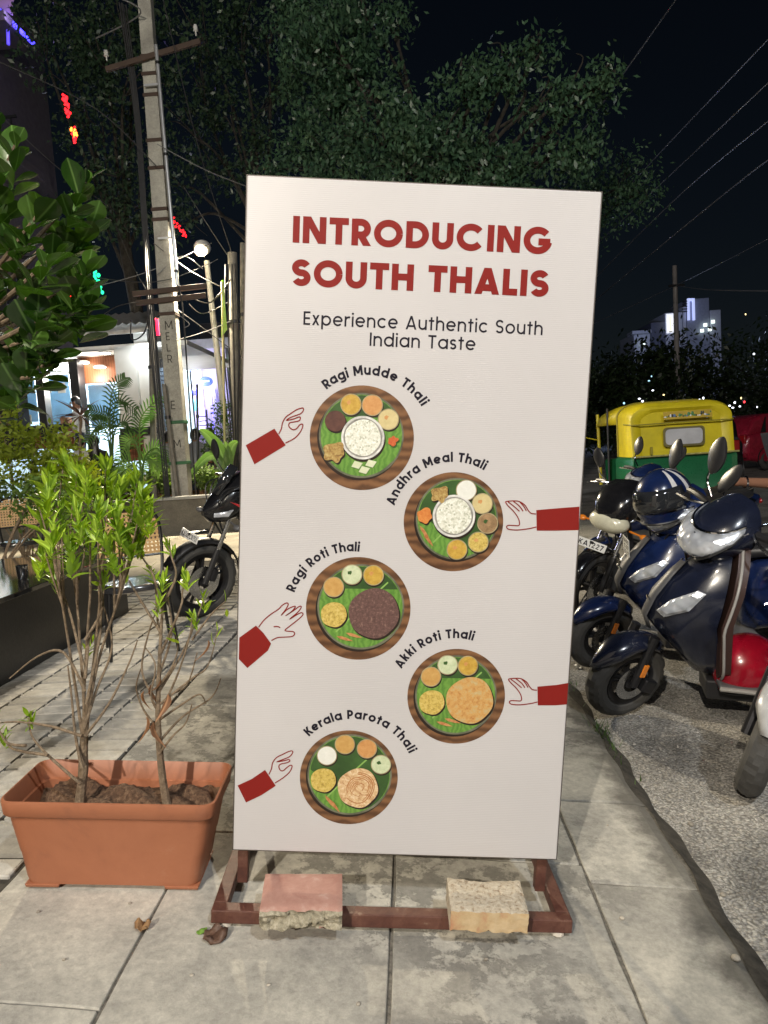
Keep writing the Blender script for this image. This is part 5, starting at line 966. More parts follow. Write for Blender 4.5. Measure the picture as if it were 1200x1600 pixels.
    def hp(z, b, off):
        for i in range(len(tabh) - 1):
            if tabh[i][0] <= z <= tabh[i + 1][0] + 1e-6: break
        k = (z - tabh[i][0]) / (tabh[i + 1][0] - tabh[i][0]); x_ = tabh[i][1] + (tabh[i + 1][1] - tabh[i][1]) * k; w2 = tabh[i][2] + (tabh[i + 1][2] - tabh[i][2]) * k
        return Vector((-.355 + (x_ + .355) * max(math.cos(R(b)), 0) ** .6, w2 * math.sin(R(b)), z)) + Vector((math.cos(R(b)), math.sin(R(b)), -.1)).normalized() * off
    rows = []
    for j in range(6):
        v = j / 5; row = []
        for i in range(17):
            b = -74 + 148 * i / 16; lift = (abs(b) / 74) ** 1.6; zc = .930 + .085 * lift; hh = .066 * (1 - .85 * lift); row.append(hp(min(max(zc + (v - .5) * 2 * hh, .86), 1.07), b, .004 + .012 * math.sin(math.pi * v) * (1 - lift * .5)))
        rows.append(row)
    mb = MB().loft(rows, False, False); xf(mb, SM); o = mb.build('headlamp', LENS, t, 60); s_ = o.modifiers.new('s', 'SOLIDIFY'); s_.thickness = .01; s_.offset = -1
    top = [p + Vector((.002, 0, .003)) for p in rows[-1]]; bot = [p + Vector((.002, 0, -.003)) for p in rows[0]]
    for e in (top, bot): mb = MB().tube(e, .005, 6); xf(mb, SM); mb.build('headlamp_trim', CHROME if e is top else BLACK, t)
    mb = MB().tube(smooth_curve([(-.33, .16, .99), (-.335, .26, 1.0), (-.36, .36, .985)]), .014, 8); xf(mb, SM); mb.build('handle_grip', BLACK, t); mb = MB().tube(smooth_curve([(-.33, -.16, .99), (-.335, -.26, 1.0), (-.36, -.36, .985)]), .014, 8); xf(mb, SM); mb.build('handle_grip', BLACK, t)
    for sy in (1, -1):
        mb = MB().tube(smooth_curve([(-.30, sy * .17, 1.0), (-.265, sy * .24, 1.0), (-.28, sy * .35, .985)]), .006, 6); xf(mb, SM); mb.build('brake_lever', STEEL, t)
        if mirrors: mirror(t, SM, sy, (-.32, sy * .17, 1.03), (-.31, sy * .25, 1.15))
    for sy in (1, -1):   # panel gaps, badge strip, side vents, indicator
        MB().tube(smooth_curve([(-.88, sy * .163, .45), (-1.05, sy * .186, .52), (-1.3, sy * .183, .60), (-1.55, sy * .143, .66)], 4), .006, 6).build('badge_strip', CHROME, t)
        MB().tube(smooth_curve([(-.90, sy * .168, .62), (-1.2, sy * .19, .66), (-1.5, sy * .155, .70)], 4), .0025, 5).build('panel_gap', BLACK, t)
        mb = MB().tube(smooth_curve([(-.33, sy * .12, 1.0), (-.22, sy * .10, .90), (-.24, sy * .05, .8)], 4), .005, 5); xf(mb, SM); mb.build('brake_cable', BLACK, t)
    MB().box((-.083, 0, .655), (.006, .05, .012), Matrix.Rotation(R(6), 3, 'Y')).build('badge', CHROME, t, 0, .002)
    if plate:
        m4 = SM @ Matrix.Translation((.012, 0, .60)) @ Matrix.Rotation(R(90), 4, 'Z') if False else Matrix.Translation((-.072, 0, .79)) @ Matrix.Rotation(R(22), 4, 'Y') @ Matrix.Rotation(R(90), 4, 'Z')
        plate_part(t, m4, plate, .14, .11)
    tall = ('handlebar_cowl', 'headlamp', 'headlamp_trim')
    for ch in list(t.children_recursive):   # rake the front end back over the wheel
        if ch.type != 'MESH' or ch.name.split('.')[0] in ('rear_body', 'seat', 'grab_rail', 'tail_lamp', 'badge_strip', 'panel_gap'): continue
        up = ch.name.split('.')[0] in tall
        for v in ch.data.vertices:
            c = v.co
            if c.z > .85: c.z = .85 + (c.z - .85) * 1.22 if up else c.z + .04 * min(1, (c.z - .85) / .15)
            if c.z > .58 and c.x > -.75: c.x -= .36 * (c.z - .58)
    return t
NAVY = paint('navy_black_paint', (0.010, 0.013, 0.028), 0.16)
BLUE = paint('deep_blue_paint', (0.007, 0.016, 0.065), 0.18)
SILV = paint('silver_paint', (0.50, 0.51, 0.52), 0.22)
def gz(x, y): return Vector((x, y, g(x, y)))
HD = (-0.97, 0.20)
scooter('parked_scooter', 'navy black scooter nearest the curb with a red helmet on its floorboard', gz(1.02, 3.56), HD, R(9), R(34), NAVY)
scooter('parked_scooter', 'deep blue scooter with a number plate on its nose behind the navy one', gz(1.10, 4.34), (-0.96, 0.05), R(9), R(20), BLUE, plate=('KA05', 'JC27', '2017'))
scooter('parked_scooter', 'silver scooter cut off by the right edge nearest the camera', gz(1.295, 2.74), (-0.86, -0.42), R(9), R(30), SILV, fcol=SILV)
scooter('parked_scooter', 'blue scooter mostly hidden behind the right side of the sign', gz(1.72, 6.75), (-0.9, -0.3), R(9), R(10), BLUE)

def motorcycle(name, label, loc, heading, lean, steer, body, accent, nose, plate, tank):
    a = math.atan2(heading[1], heading[0]); t = thing(name, label, 'motorcycle', loc, rotz(a) @ Matrix.Rotation(-lean, 3, 'X'), 'parked two-wheelers')
    r = .30; S = Vector((-.28, 0, .80)); SM = steer_m(S, (-.42, 0, 1), steer); I4 = Matrix.Identity(4)
    wheel(t, (0, 0, r), r, .10, SM, 5, 1, n=80); wheel(t, (-1.34, 0, r), r, .12, I4, 5, -1, n=80)
    for sy in (1, -1):
        mb = MB().tube([(0.01, sy * .085, r), (-.10, sy * .085, .55)], .024, 10); xf(mb, SM); mb.build('fork_slider', BLACK, t); mb = MB().tube([(-.10, sy * .085, .55), (-.27, sy * .085, .95)], .017, 10); xf(mb, SM); mb.build('fork_tube', STEEL, t)
    mb = MB().box((-.06, .085, .36), (.05, .05, .10), Matrix.Rotation(R(-22), 3, 'Y')); xf(mb, SM); mb.build('brake_caliper', DARKMET, t, 0, .01)
    rings = []
    for k in range(13):
        q = R(30 + 125 * k / 12); rad = r + .03; w2 = .062; rings.append([Vector(((rad - .035 * (1 - math.cos(b))) * math.cos(q), w2 * math.sin(b), r + (rad - .035 * (1 - math.cos(b))) * math.sin(q))) for b in [R(-80 + 160 * j / 6) for j in range(7)]])
    mb = MB().loft(rings, False, False); xf(mb, SM); o = mb.build('front_mudguard', BLACK if nose else body, t, 60); s_ = o.modifiers.new('s', 'SOLIDIFY'); s_.thickness = .004
    def sec(x, w2, z0, z1, p=.7): return [Vector((x, w2 * math.copysign(abs(math.cos(b)) ** p, math.cos(b)), (z0 + z1) / 2 + (z1 - z0) / 2 * math.copysign(abs(math.sin(b)) ** p, math.sin(b)))) for b in [2 * math.pi * j / 18 for j in range(18)]]
    if nose:   # angular beak cowl with slit lamps
        mb = MB().loft([sec(-.02, .02, .80, .84, .9), sec(-.07, .07, .745, .90, .9), sec(-.16, .125, .73, .99, .85), sec(-.26, .14, .76, 1.06, .8), sec(-.34, .11, .84, 1.10, .8)]); xf(mb, SM); mb.build('headlamp_cowl', body, t, 40)
        mb = MB().loft([[Vector((-.12, -.05, .955)), Vector((-.10, 0, .965)), Vector((-.12, .05, .955))], [Vector((-.20, -.075, 1.06)), Vector((-.17, 0, 1.08)), Vector((-.20, .075, 1.06))], [Vector((-.28, -.06, 1.15)), Vector((-.25, 0, 1.17)), Vector((-.28, .06, 1.15))]], False, False); xf(mb, SM); o = mb.build('windscreen', M('smoke_screen', (.02, .022, .025), .06, coat=1), t, 40); s_ = o.modifiers.new('s', 'SOLIDIFY'); s_.thickness = .004
        for sy in (1, -1):
            mb = MB().loft([[Vector((x, sy * y, z)) for x, y, z in q] for q in (((-.075, .066, .835), (-.075, .066, .79), (-.17, .122, .80), (-.20, .138, .86)), ((-.070, .076, .825), (-.070, .076, .80), (-.16, .134, .81), (-.19, .146, .85)))]); xf(mb, SM); mb.build('headlamp', LENS, t, 0, .004)
            mb = MB().loft([[Vector((-.28, sy * .13, .80)), Vector((-.42, sy * .20, .78)), Vector((-.56, sy * .215, .62)), Vector((-.44, sy * .19, .60))], [Vector((-.28, sy * .145, .80)), Vector((-.42, sy * .222, .78)), Vector((-.56, sy * .232, .62)), Vector((-.44, sy * .21, .60))]]); mb.build('tank_shroud', M('pale_shroud', (.55, .53, .5), .35), t, 0, .008)
            mb = MB().loft([[Vector((-.20, sy * .146, .905)), Vector((-.44, sy * .235, .83)), Vector((-.56, sy * .235, .76)), Vector((-.42, sy * .226, .76))], [Vector((-.20, sy * .150, .905)), Vector((-.44, sy * .242, .83)), Vector((-.56, sy * .242, .76)), Vector((-.42, sy * .234, .76))]]); mb.build('side_stripe', accent, t, 0, .003)
    else:      # rounded bikini fairing over a wide pale lamp
        mb = MB().loft([sec(-.03, .06, .84, .92), sec(-.06, .12, .82, .99), sec(-.14, .165, .80, 1.07), sec(-.26, .17, .83, 1.11), sec(-.36, .12, .90, 1.10)]); xf(mb, SM); mb.build('headlamp_fairing', body, t, 60)
        mb = MB().ell((-.10, 0, .815), (.10, .165, .085), nu=22, nv=12); xf(mb, SM); mb.build('headlamp', M('cream_lens', (.62, .60, .46), .25, coat=.8, var=.15, scale=9), t, 60)
    for sy in (1, -1):
        mb = MB().tube([(-.18, sy * .13, .76), (-.16, sy * .24, .76)], .008, 6); mb.ell((-.15, sy * .27, .76), (.03, .035, .022), nu=12, nv=8); xf(mb, SM); mb.build('turn_signal', AMBER if not nose else GREYP, t)
        mb = MB().tube(smooth_curve([(-.30, 0, 1.0), (-.31, sy * .15, 1.02), (-.36, sy * .26, 1.03), (-.42, sy * .37, 1.0)]), [.012] * 12 + [.015] * 7, 8); xf(mb, SM); mb.build('handlebar', BLACK, t)
        mb = MB().tube(smooth_curve([(-.33, sy * .2, 1.035), (-.29, sy * .27, 1.03), (-.34, sy * .37, 1.0)]), .006, 6); xf(mb, SM); mb.build('lever', STEEL, t)
        mirror(t, SM, sy, (-.34, sy * .22, 1.03), (-.30, sy * .30, 1.16), (.05, .075))
        for k in range(2):
            mb = MB().tube(smooth_curve([(-.33, sy * (.16 + .04 * k), 1.03), (-.12 - .05 * k, sy * .12, 1.0), (-.12, sy * .06, .8), (-.2, sy * .02, .6)]), .005, 5); xf(mb, SM); mb.build('cable', BLACK, t)
    MB().loft([sec(-.36, .09, .80, .92), sec(-.44, .15, .76, 1.0), sec(-.60, .165, .75, 1.03), sec(-.78, .13, .76, .95), sec(-.88, .07, .76, .86)]).build('tank', tank, t, 60)
    MB().loft([sec(-.84, .09, .76, .83), sec(-.95, .14, .75, .82), sec(-1.2, .13, .77, .85), sec(-1.4, .12, .82, .91), sec(-1.62, .07, .86, .92)]).build('seat', BLACK, t, 60)
    MB().loft([sec(-.9, .12, .60, .76), sec(-1.25, .12, .66, .80), sec(-1.55, .09, .74, .86), sec(-1.70, .04, .78, .84)]).build('tail', body, t, 60)
    mb = MB().box((-.62, 0, .40), (.34, .26, .26)).box((-.52, 0, .58), (.17, .18, .18)); mb.build('engine', M('engine_grey', (.12, .12, .12), .45, metal=.7), t, 0, .02)
    for k in range(5): MB().box((-.50, 0, .52 + .03 * k), (.20, .215, .008)).build('cooling_fin', M('engine_grey', (.12, .12, .12), .45, metal=.7), t, 0)
    MB().tube(smooth_curve([(-.28, 0, .92), (-.38, 0, .6), (-.45, 0, .25), (-.85, 0, .22), (-1.0, 0, .4)]), .022, 8).build('frame', BLACK, t)
    MB().tube(smooth_curve([(-.45, -.07, .52), (-.34, -.09, .35), (-.5, -.13, .2), (-.95, -.16, .24), (-1.35, -.17, .36)]), [.02] * 16 + [.05] * 9, 10).build('exhaust', STEEL, t)
    for sy in (1, -1): MB().tube([(-.98, sy * .09, .36), (-1.34, sy * .09, .30)], .02, 8).build('swingarm', BLACK, t)
    MB().tube([(-.78, .10, .25), (-.84, .26, .05)], .010, 7).build('side_stand', DARKMET, t)
    if plate:
        m4 = SM @ Matrix.Translation((.085, 0, .665)) @ Matrix.Rotation(R(-24), 4, 'Y') @ Matrix.Rotation(R(90), 4, 'Z')
        plate_part(t, m4, plate, .25, .062); mb = MB().box((.01, 0, .68), (.15, .03, .02)); xf(mb, SM); mb.build('plate_bracket', BLACK, t, 0)
    return t
MB_BLK = paint('gloss_black_paint', (0.010, 0.010, 0.012), 0.15); REDP = paint('red_paint', (0.38, 0.012, 0.012), 0.2)
motorcycle('parked_motorcycle', 'black motorcycle with red stripe and beaked nose behind the left side of the sign', gz(-1.66, 5.25), (-0.83, -0.55), R(9), R(12), MB_BLK, REDP, True, ('KA50EC0751',), MB_BLK)
motorcycle('parked_motorcycle', 'glossy black motorcycle with wide cream headlamp right of the sign', gz(1.28, 5.42), (-0.88, -0.45), R(9), R(14), MB_BLK, REDP, False, ('KA1227',), MB_BLK)

# helmets
def helmet(label, m3, loc, shell, visor=True, stripes=None, s=1.0):
    t = thing('helmet', label, 'helmet', loc, m3)
    rings = []
    for j in range(13):
        ph = math.pi * (0.015 + .70 * j / 12); ring = []
        for k in range(28):
            a = 2 * math.pi * k / 28; x, y, z = .150 * math.cos(a) * math.sin(ph), .122 * math.sin(a) * math.sin(ph), .135 * math.cos(ph)
            if z < -.02: x += (.02 if math.cos(a) > .2 else -.005) * (-z / .1)
            ring.append(Vector((x * s, y * s, (z + .115) * s)))
        rings.append(ring)
    low = [p + Vector((0, 0, -.012 * s)) for p in rings[-1]]; inn = [Vector((p.x * .86, p.y * .86, p.z)) for p in low]
    MB().loft(rings + [low, inn, [Vector((p.x * .8, p.y * .8, p.z + .05 * s)) for p in inn]]).build('shell', shell, t, 60)
    MB().tube(low + [low[0]], .006 * s, 6, False).build('rim_trim', BLACK, t)
    if visor:
        rows = []
        for j in range(6):
            ph = R(62 + 46 * j / 5); rows.append([Vector((.157 * s * math.cos(R(b)) * math.sin(ph) + (.004 if j > 2 else 0), .128 * s * math.sin(R(b)) * math.sin(ph), (.140 * math.cos(ph) + .115) * s)) for b in range(-88, 89, 11)])
        o = MB().loft(rows, False, False).build('visor', M('visor_smoke', (.02, .022, .026), .05, coat=1.0), t, 60); sm = o.modifiers.new('s', 'SOLIDIFY'); sm.thickness = .003
        for sy in (1, -1): MB().lathe([(.0, 0), (.022 * s, 0), (.022 * s, .008), (0, .010)], (.0, sy * .124 * s, .12 * s), 'Y', 16).build('visor_pivot', BLACK, t)
    if stripes:
        for sy in (-.55, -.2, .2, .55):
            row = [[Vector((.1515 * math.cos(math.pi - R(0)) * 0 + .1515 * s * math.cos(R(b2)) * math.sin(R(ph)), .1235 * s * math.sin(R(b2)) * math.sin(R(ph)), (.1365 * math.cos(R(ph)) + .115) * s)) for ph in range(14, 88, 8)] for b2 in (math.degrees(math.pi) - 60 + sy * 90 - 5, math.degrees(math.pi) - 60 + sy * 90 + 7)]
            MB().loft(row, False, False).build('stripe', stripes, t, 60)
    return t
REDM = paint('metallic_red_paint', (0.30, 0.004, 0.018), 0.22)
helmet('shiny dark red open helmet resting on the navy scooter floorboard', rotz(R(200)) @ Matrix.Rotation(R(4), 3, 'X'), at(1170, 1080, 3.36), REDM, False, s=1.12)
helmet('glossy blue and black striped helmet hung on the blue scooter handlebar', rotz(R(215)) @ Matrix.Rotation(R(12), 3, 'Y'), at(1042, 812, 4.12), BLUE, True, M('white_stripe', (.6, .6, .62), .25, coat=.6), 1.2)

# ================================================================== AUTO-RICKSHAW
YEL = M('auto_yellow_hood', (0.62, 0.52, 0.015), 0.45, var=.16, scale=4, bump=.35, bscale=5)
GRN = M('auto_green_paint', (0.008, 0.115, 0.045), 0.3, var=.15, scale=4, coat=.3)
ax = Vector((3.52, 9.3, 0)); ax.z = g(ax.x, ax.y); au = thing('auto_rickshaw', 'yellow and green auto rickshaw parked with its back to the camera', 'auto rickshaw', ax, rotz(R(2)))
def arch(y, hw, z0, z1, rcorn, lean=0.0, n=9):
    pts = [Vector((-hw, y, z0))]
    for k in range(n): a = R(180 - 90 * k / (n - 1)); pts.append(Vector((-hw + rcorn + rcorn * math.cos(a), y + lean, z1 - rcorn * .62 + rcorn * .62 * math.sin(a) )))
    for k in range(n): a = R(90 - 90 * k / (n - 1)); pts.append(Vector((hw - rcorn + rcorn * math.cos(a), y + lean, z1 - rcorn * .62 + rcorn * .62 * math.sin(a))))
    pts.append(Vector((hw, y, z0))); return pts
hz = 1.06
rear = [arch(.035, .52, hz - .02, 1.62, .22, .06), arch(.0, .60, hz - .015, 1.66, .26, .055), arch(.015, .655, hz, 1.70, .28, .05), arch(.10, .675, hz, 1.735, .30, .03), arch(.34, .66, hz, 1.76, .30), arch(.58, .65, hz, 1.765, .30)]
mb = MB().loft(rear, False, False); c0 = rear[0]; mb.add(c0, [tuple(range(len(c0)))]); mb.build('hood', YEL, au, 50)
o = MB().loft([[p for p in arch(y, hw, 1.50, z1, .30)] for y, hw, z1 in ((.58, .655, 1.768), (1.1, .645, 1.765), (1.55, .63, 1.73), (1.78, .60, 1.66))], False, False).build('roof', YEL, au, 50); s_ = o.modifiers.new('s', 'SOLIDIFY'); s_.thickness = .02
MB().tube([p * 1.0 + Vector((0, -.004, 0)) for p in arch(.585, .66, hz, 1.77, .30)], .012, 6).build('hood_piping', M('hood_piping', (.30, .26, .03), .5), au)
MB().tube(smooth_curve([(-.668, .30, 1.49), (-.672, .10, 1.48), (-.63, .02, 1.47), (-.5, .012, 1.47), (0, .004, 1.475), (.5, .012, 1.47), (.63, .02, 1.47), (.672, .10, 1.48), (.668, .30, 1.49)], 8), .010, 6).build('hood_piping', M('hood_piping', (.30, .26, .03), .5), au)
wr = lambda hw, hh, y: [(x, y, 1.29 + z) for x, z, _ in rrect(2 * hw, 2 * hh, .05, 0)]
MB().loft([wr(.265, .125, -.002), wr(.265, .125, -.016), wr(.242, .103, -.018), wr(.242, .103, -.004)], True).build('window_frame', M('window_rubber', (.16, .14, .05), .5), au, 30)
MB().loft([wr(.238, .100, -.006), wr(.238, .100, -.013)], True).build('rear_window', M('milky_window', (.50, .51, .55), .3, coat=.3), au, 30)
st = MB().box((.05, -.018, 1.565), (.62, .006, .10), Matrix.Rotation(R(-9), 3, 'X')).build('sticker_strip', M('sticker_ochre', (.50, .36, .05), .4), au, 0)
rr = random.Random(8); cols_ = [M('sticker_white', (.7, .72, .75), .4), M('sticker_green', (.08, .22, .08), .4), M('sticker_blue', (.12, .2, .4), .4), M('sticker_dark', (.04, .05, .05), .4)]
for k in range(26):
    x = -.24 + .58 * k / 25; MB().ell((x, -.0225, 1.555 + rr.uniform(-.025, .03)), (rr.uniform(.008, .022), .003, rr.uniform(.012, .03)), nu=8, nv=6).build('sticker_figure', cols_[rr.randrange(4)], st)
def bsec(y, hw, z0, z1, r=.05): return [(x, y, (z0 + z1) / 2 + z) for x, z, _ in rrect(2 * hw, z1 - z0, r, 0, 4)]
MB().loft([bsec(.02, .62, .34, hz - .005), bsec(-.03, .665, .30, hz), bsec(.05, .69, .26, hz), bsec(.6, .69, .26, hz), bsec(.62, .68, .26, .62), bsec(1.35, .64, .26, .60)]).build('body', GRN, au, 40)
MB().tube([(-.69, -.034, hz), (0, -.04, hz + .002), (.69, -.034, hz)], .012, 6).build('body_trim', M('chipped_trim', (.35, .33, .12), .6, var=.4, scale=20), au)
MB().loft([bsec(1.35, .58, .26, .58), bsec(1.7, .50, .30, 1.0), bsec(2.2, .30, .35, .95), bsec(2.4, .18, .42, .8)]).build('front_cowl', GRN, au, 40)
MB().box((0, .75, .70), (1.1, .42, .16)).box((0, .58, .90), (1.1, .09, .42)).build('passenger_seat', M('seat_rexine', (.03, .03, .035), .5), au, 0, .03)
MB().box((0, 1.35, .62), (.5, .3, .14)).build('driver_seat', M('seat_rexine', (.03, .03, .035), .5), au, 0, .03)
for sx in (-1, 1):
    MB().tube([(sx * .60, 1.60, .62), (sx * .60, 1.66, 1.68)], .024, 8).build('pillar', YEL, au)
    MB().tube([(sx * .655, 1.02, .60), (sx * .65, 1.02, 1.74)], .016, 8).build('pillar', BLACK, au)
    MB().tube(smooth_curve([(sx * .60, 1.72, 1.30), (sx * .80, 1.75, 1.36), (sx * .82, 1.74, 1.42)]), .008, 6).build('mirror_stalk', YEL, au)
    MB().box((sx * .82, 1.74, 1.46), (.10, .03, .16)).build('side_mirror', BLACK, au, 0, .01)
    tl = MB().box((sx * .56, -.045, .70), (.10, .03, .16)).build('tail_lamp', M('auto_red_lens', (.35, .012, .01), .2, coat=.7), au, 0, .008)
    MB().box((sx * .56, -.045, .585), (.10, .028, .06)).build('turn_lamp', AMBER, au, 0, .008)
    wheel(au, (0, 0, 0), .21, .10, Matrix.Translation((sx * .56, .38, .21)) @ Matrix.Rotation(R(90), 4, 'Z'), 4, 1, n=40)
wheel(au, (0, 0, 0), .21, .10, Matrix.Translation((0, 2.12, .21)) @ Matrix.Rotation(R(90), 4, 'Z'), 4, 1, n=40)
MB().box((0, 1.73, 1.32), (1.10, .015, .62)).build('windscreen', glass('clear_glass'), au, 0)
MB().tube([(.25, -.045, .50), (.28, -.05, .82)], .010, 6).tube([(.25, -.045, .50), (.33, -.045, .50)], .010, 6).build('engine_lid_handle', GRN, au)
plate_part(au, Matrix.Translation((-.12, -.052, .50)), ('KA04', 'AB7215'), .22, .15)
for sx in (-.42, .42): MB().box((sx, -.004, 1.13), (.03, .02, .10)).build('hood_strap', M('canvas_strap', (.30, .26, .03), .8), au, 0, .003)
MB().box((0, -.045, .36), (1.25, .03, .06)).build('bumper', BLACK, au, 0, .01)

# ================================================================== CARS
def car(name, label, loc, ang, pm, L_=3.7, W_=1.6, H_=1.5, plate=None):
    t = thing(name, label, 'car', loc, rotz(ang), 'cars on the far road'); hl = L_ / 2
    def ring(x, w2, z0, z1, r=.10): return [(x, y, (z0 + z1) / 2 + z) for y, z, _ in rrect(2 * w2, z1 - z0, min(r, (z1 - z0) / 2.1), 0, 4)]
    w2 = W_ / 2
    MB().loft([ring(-hl, w2 * .82, .38, .80), ring(-hl + .08, w2 * .94, .28, .95), ring(-hl + .5, w2, .20, 1.0), ring(0, w2, .19, .98), ring(hl - 1.0, w2, .20, .95), ring(hl - .3, w2 * .95, .22, .82), ring(hl, w2 * .80, .34, .66)]).build('body', pm, t, 40)
    gz_ = [ring(-hl + .10, w2 * .84, .92, 1.02), ring(-hl + .32, w2 * .84, .92, H_ - .14), ring(-hl + .62, w2 * .82, .92, H_ - .02), ring(.25, w2 * .82, .92, H_), ring(.62, w2 * .80, .92, H_ - .08), ring(hl - .85, w2 * .86, .90, .96)]
    MB().loft(gz_).build('cabin', pm, t, 40)
    DG = M('car_glass', (.012, .014, .017), .06, coat=1.0)
    for sy in (1, -1):
        for x0, x1, t0, t1 in ((-hl + .42, -hl + .62, .22, .12), (-hl + .70, .02, .08, .06), (.08, .95, .06, .50)):
            y = sy * (w2 * .845); MB().loft([[(x0 + (t0 * .2), y, 1.0), (x1, y, 1.0), (x1 - (t1 * .9 if x1 > .5 else 0), y * .975, H_ - .10), (x0 + t0, y * .975, H_ - .10)], [(x0 + (t0 * .2), y + sy * .008, 1.0), (x1, y + sy * .008, 1.0), (x1 - (t1 * .9 if x1 > .5 else 0), y * .975 + sy * .008, H_ - .10), (x0 + t0, y * .975 + sy * .008, H_ - .10)]]).build('side_window', DG, t, 0)
        for x in (-hl + .62, hl - .68):
            wheel(t, (x, 0, 0), .29, .17, Matrix.Translation((0, sy * (w2 - .085), .29)), 7, sy, STEEL, 44)
            MB().lathe([(.33, -.01), (.345, -.01), (.345, .012), (.33, .012)], (x, sy * (w2 + .0), .30), 'Y', 32, closed_prof=True).build('wheel_arch', BLACK, t)
        MB().box((-hl + .02, sy * w2 * .72, .84), (.06, .22, .22)).build('tail_lamp', M('car_tail', (.35, .01, .012), .15, coat=1), t, 0, .02)
        MB().ell((hl - .10, sy * w2 * .66, .66), (.14, .17, .09)).build('headlamp', LENS, t)
        for x in (-.25, .55): MB().box((x, sy * (w2 + .004), .82), (.14, .015, .025)).build('door_handle', CHROME, t, 0, .005)
        MB().tube(smooth_curve([(-hl + .7, sy * (w2 + .004), .62), (0, sy * (w2 + .006), .58), (hl - 1.0, sy * (w2 + .004), .60)]), .010, 5).build('side_trim', pm, t)
        MB().box((.78, sy * (w2 + .08), 1.0), (.08, .14, .10)).build('side_mirror', pm, t, 0, .02)
    MB().loft([[(-hl + .175, y, 1.02) for y in (-.55, .55)] + [(-hl + .30, y, H_ - .19) for y in (.50, -.50)], [(-hl + .165, y, 1.02) for y in (-.55, .55)] + [(-hl + .29, y, H_ - .19) for y in (.50, -.50)]]).build('rear_window', DG, t, 0)
    MB().box((-hl + .0, 0, .42), (.10, W_ * .9, .14)).build('bumper', pm, t, 0, .04)
    if plate: plate_part(t, Matrix.Translation((-hl - .06, 0, .66)) @ Matrix.Rotation(R(-90), 4, 'Z'), plate, .5, .11)
    return t
c1_ = at(1143, 690, 15.0); car('parked_car', 'black car with white number plate seen past the auto rickshaw', gz(c1_.x + .0, 17.0), R(75), paint('car_black', (.008, .008, .009)), plate=('KA50 1275',))
c2_ = at(1200, 690, 19.5); car('parked_car', 'maroon hatchback cut off by the right edge of the picture', gz(c2_.x + .75, 20.0), R(14), paint('car_maroon', (.30, .014, .035)))
# ================================================================== TREES
def leaf_cloud(centres, B, leaf, rg, per, spread, droop, part, mat, t):
    C0 = np.repeat(np.array([tuple(c) for c in centres]), per, axis=0); k = len(C0)
    off = rg.normal(size=(k, 3)) * spread; off[:, 2] = off[:, 2] * 1.1 - np.abs(off[:, 0] + off[:, 1]) * 0.25
    C_ = C0 + off - np.array(B)
    a = rg.normal(size=(k, 3)); a[:, 2] -= droop; a /= np.linalg.norm(a, axis=1)[:, None]; b = np.cross(a, rg.normal(size=(k, 3))); b /= np.linalg.norm(b, axis=1)[:, None]
    Ls = leaf * rg.uniform(0.6, 1.3, (k, 1)); W_ = Ls * 0.44; nrm = np.cross(a, b)
    v = np.stack([C_, C_ + a * Ls * .5 + b * W_ * .5 + nrm * Ls * .06, C_ + a * Ls, C_ + a * Ls * .5 - b * W_ * .5 + nrm * Ls * .06], 1).reshape(-1, 3)
    me = bpy.data.meshes.new(part); me.vertices.add(len(v)); me.vertices.foreach_set('co', v.ravel().astype(np.float32)); me.loops.add(4 * k); me.loops.foreach_set('vertex_index', np.arange(4 * k, dtype=np.int32)); me.polygons.add(k); me.polygons.foreach_set('loop_start', np.arange(0, 4 * k, 4, dtype=np.int32)); me.polygons.foreach_set('loop_total', np.full(k, 4, np.int32)); me.update(); me.validate(); me.materials.append(mat)
    return link(part, me, t)
def leaf_mat_cloud(name, a, b, sc=1.2):
    m, t, p = newmat(name); L = t.links; tc = nd(t, 'TexCoord'); n = nd(t, 'TexNoise', Scale=sc, Detail=6.0, Roughness=.8); L.new(tc.outputs['Object'], n.inputs['Vector']); r = ramp(t, [(.3, a), (.7, b)]); L.new(n.outputs['Fac'], r.inputs[0]); L.new(r.outputs[0], p.inputs['Base Color']); p.inputs['Roughness'].default_value = .38
    tr = nd(t, 'BsdfTranslucent'); L.new(r.outputs[0], tr.inputs[0]); mx = nd(t, 'MixShader'); mx.inputs[0].default_value = .25; L.new(p.outputs[0], mx.inputs[1]); L.new(tr.outputs[0], mx.inputs[2]); L.new(mx.outputs[0], t.nodes['Material Output'].inputs['Surface']); return m
TREEL = leaf_mat_cloud('weeping_fig_leaf', (0.026, 0.072, 0.044), (0.10, 0.19, 0.10), 2.0)
TREED = leaf_mat_cloud('dark_tree_leaf', (0.014, 0.034, 0.020), (0.06, 0.11, 0.055), 1.4)
TREEF = leaf_mat_cloud('far_tree_leaf', (0.016, 0.032, 0.012), (0.045, 0.070, 0.026), .6)
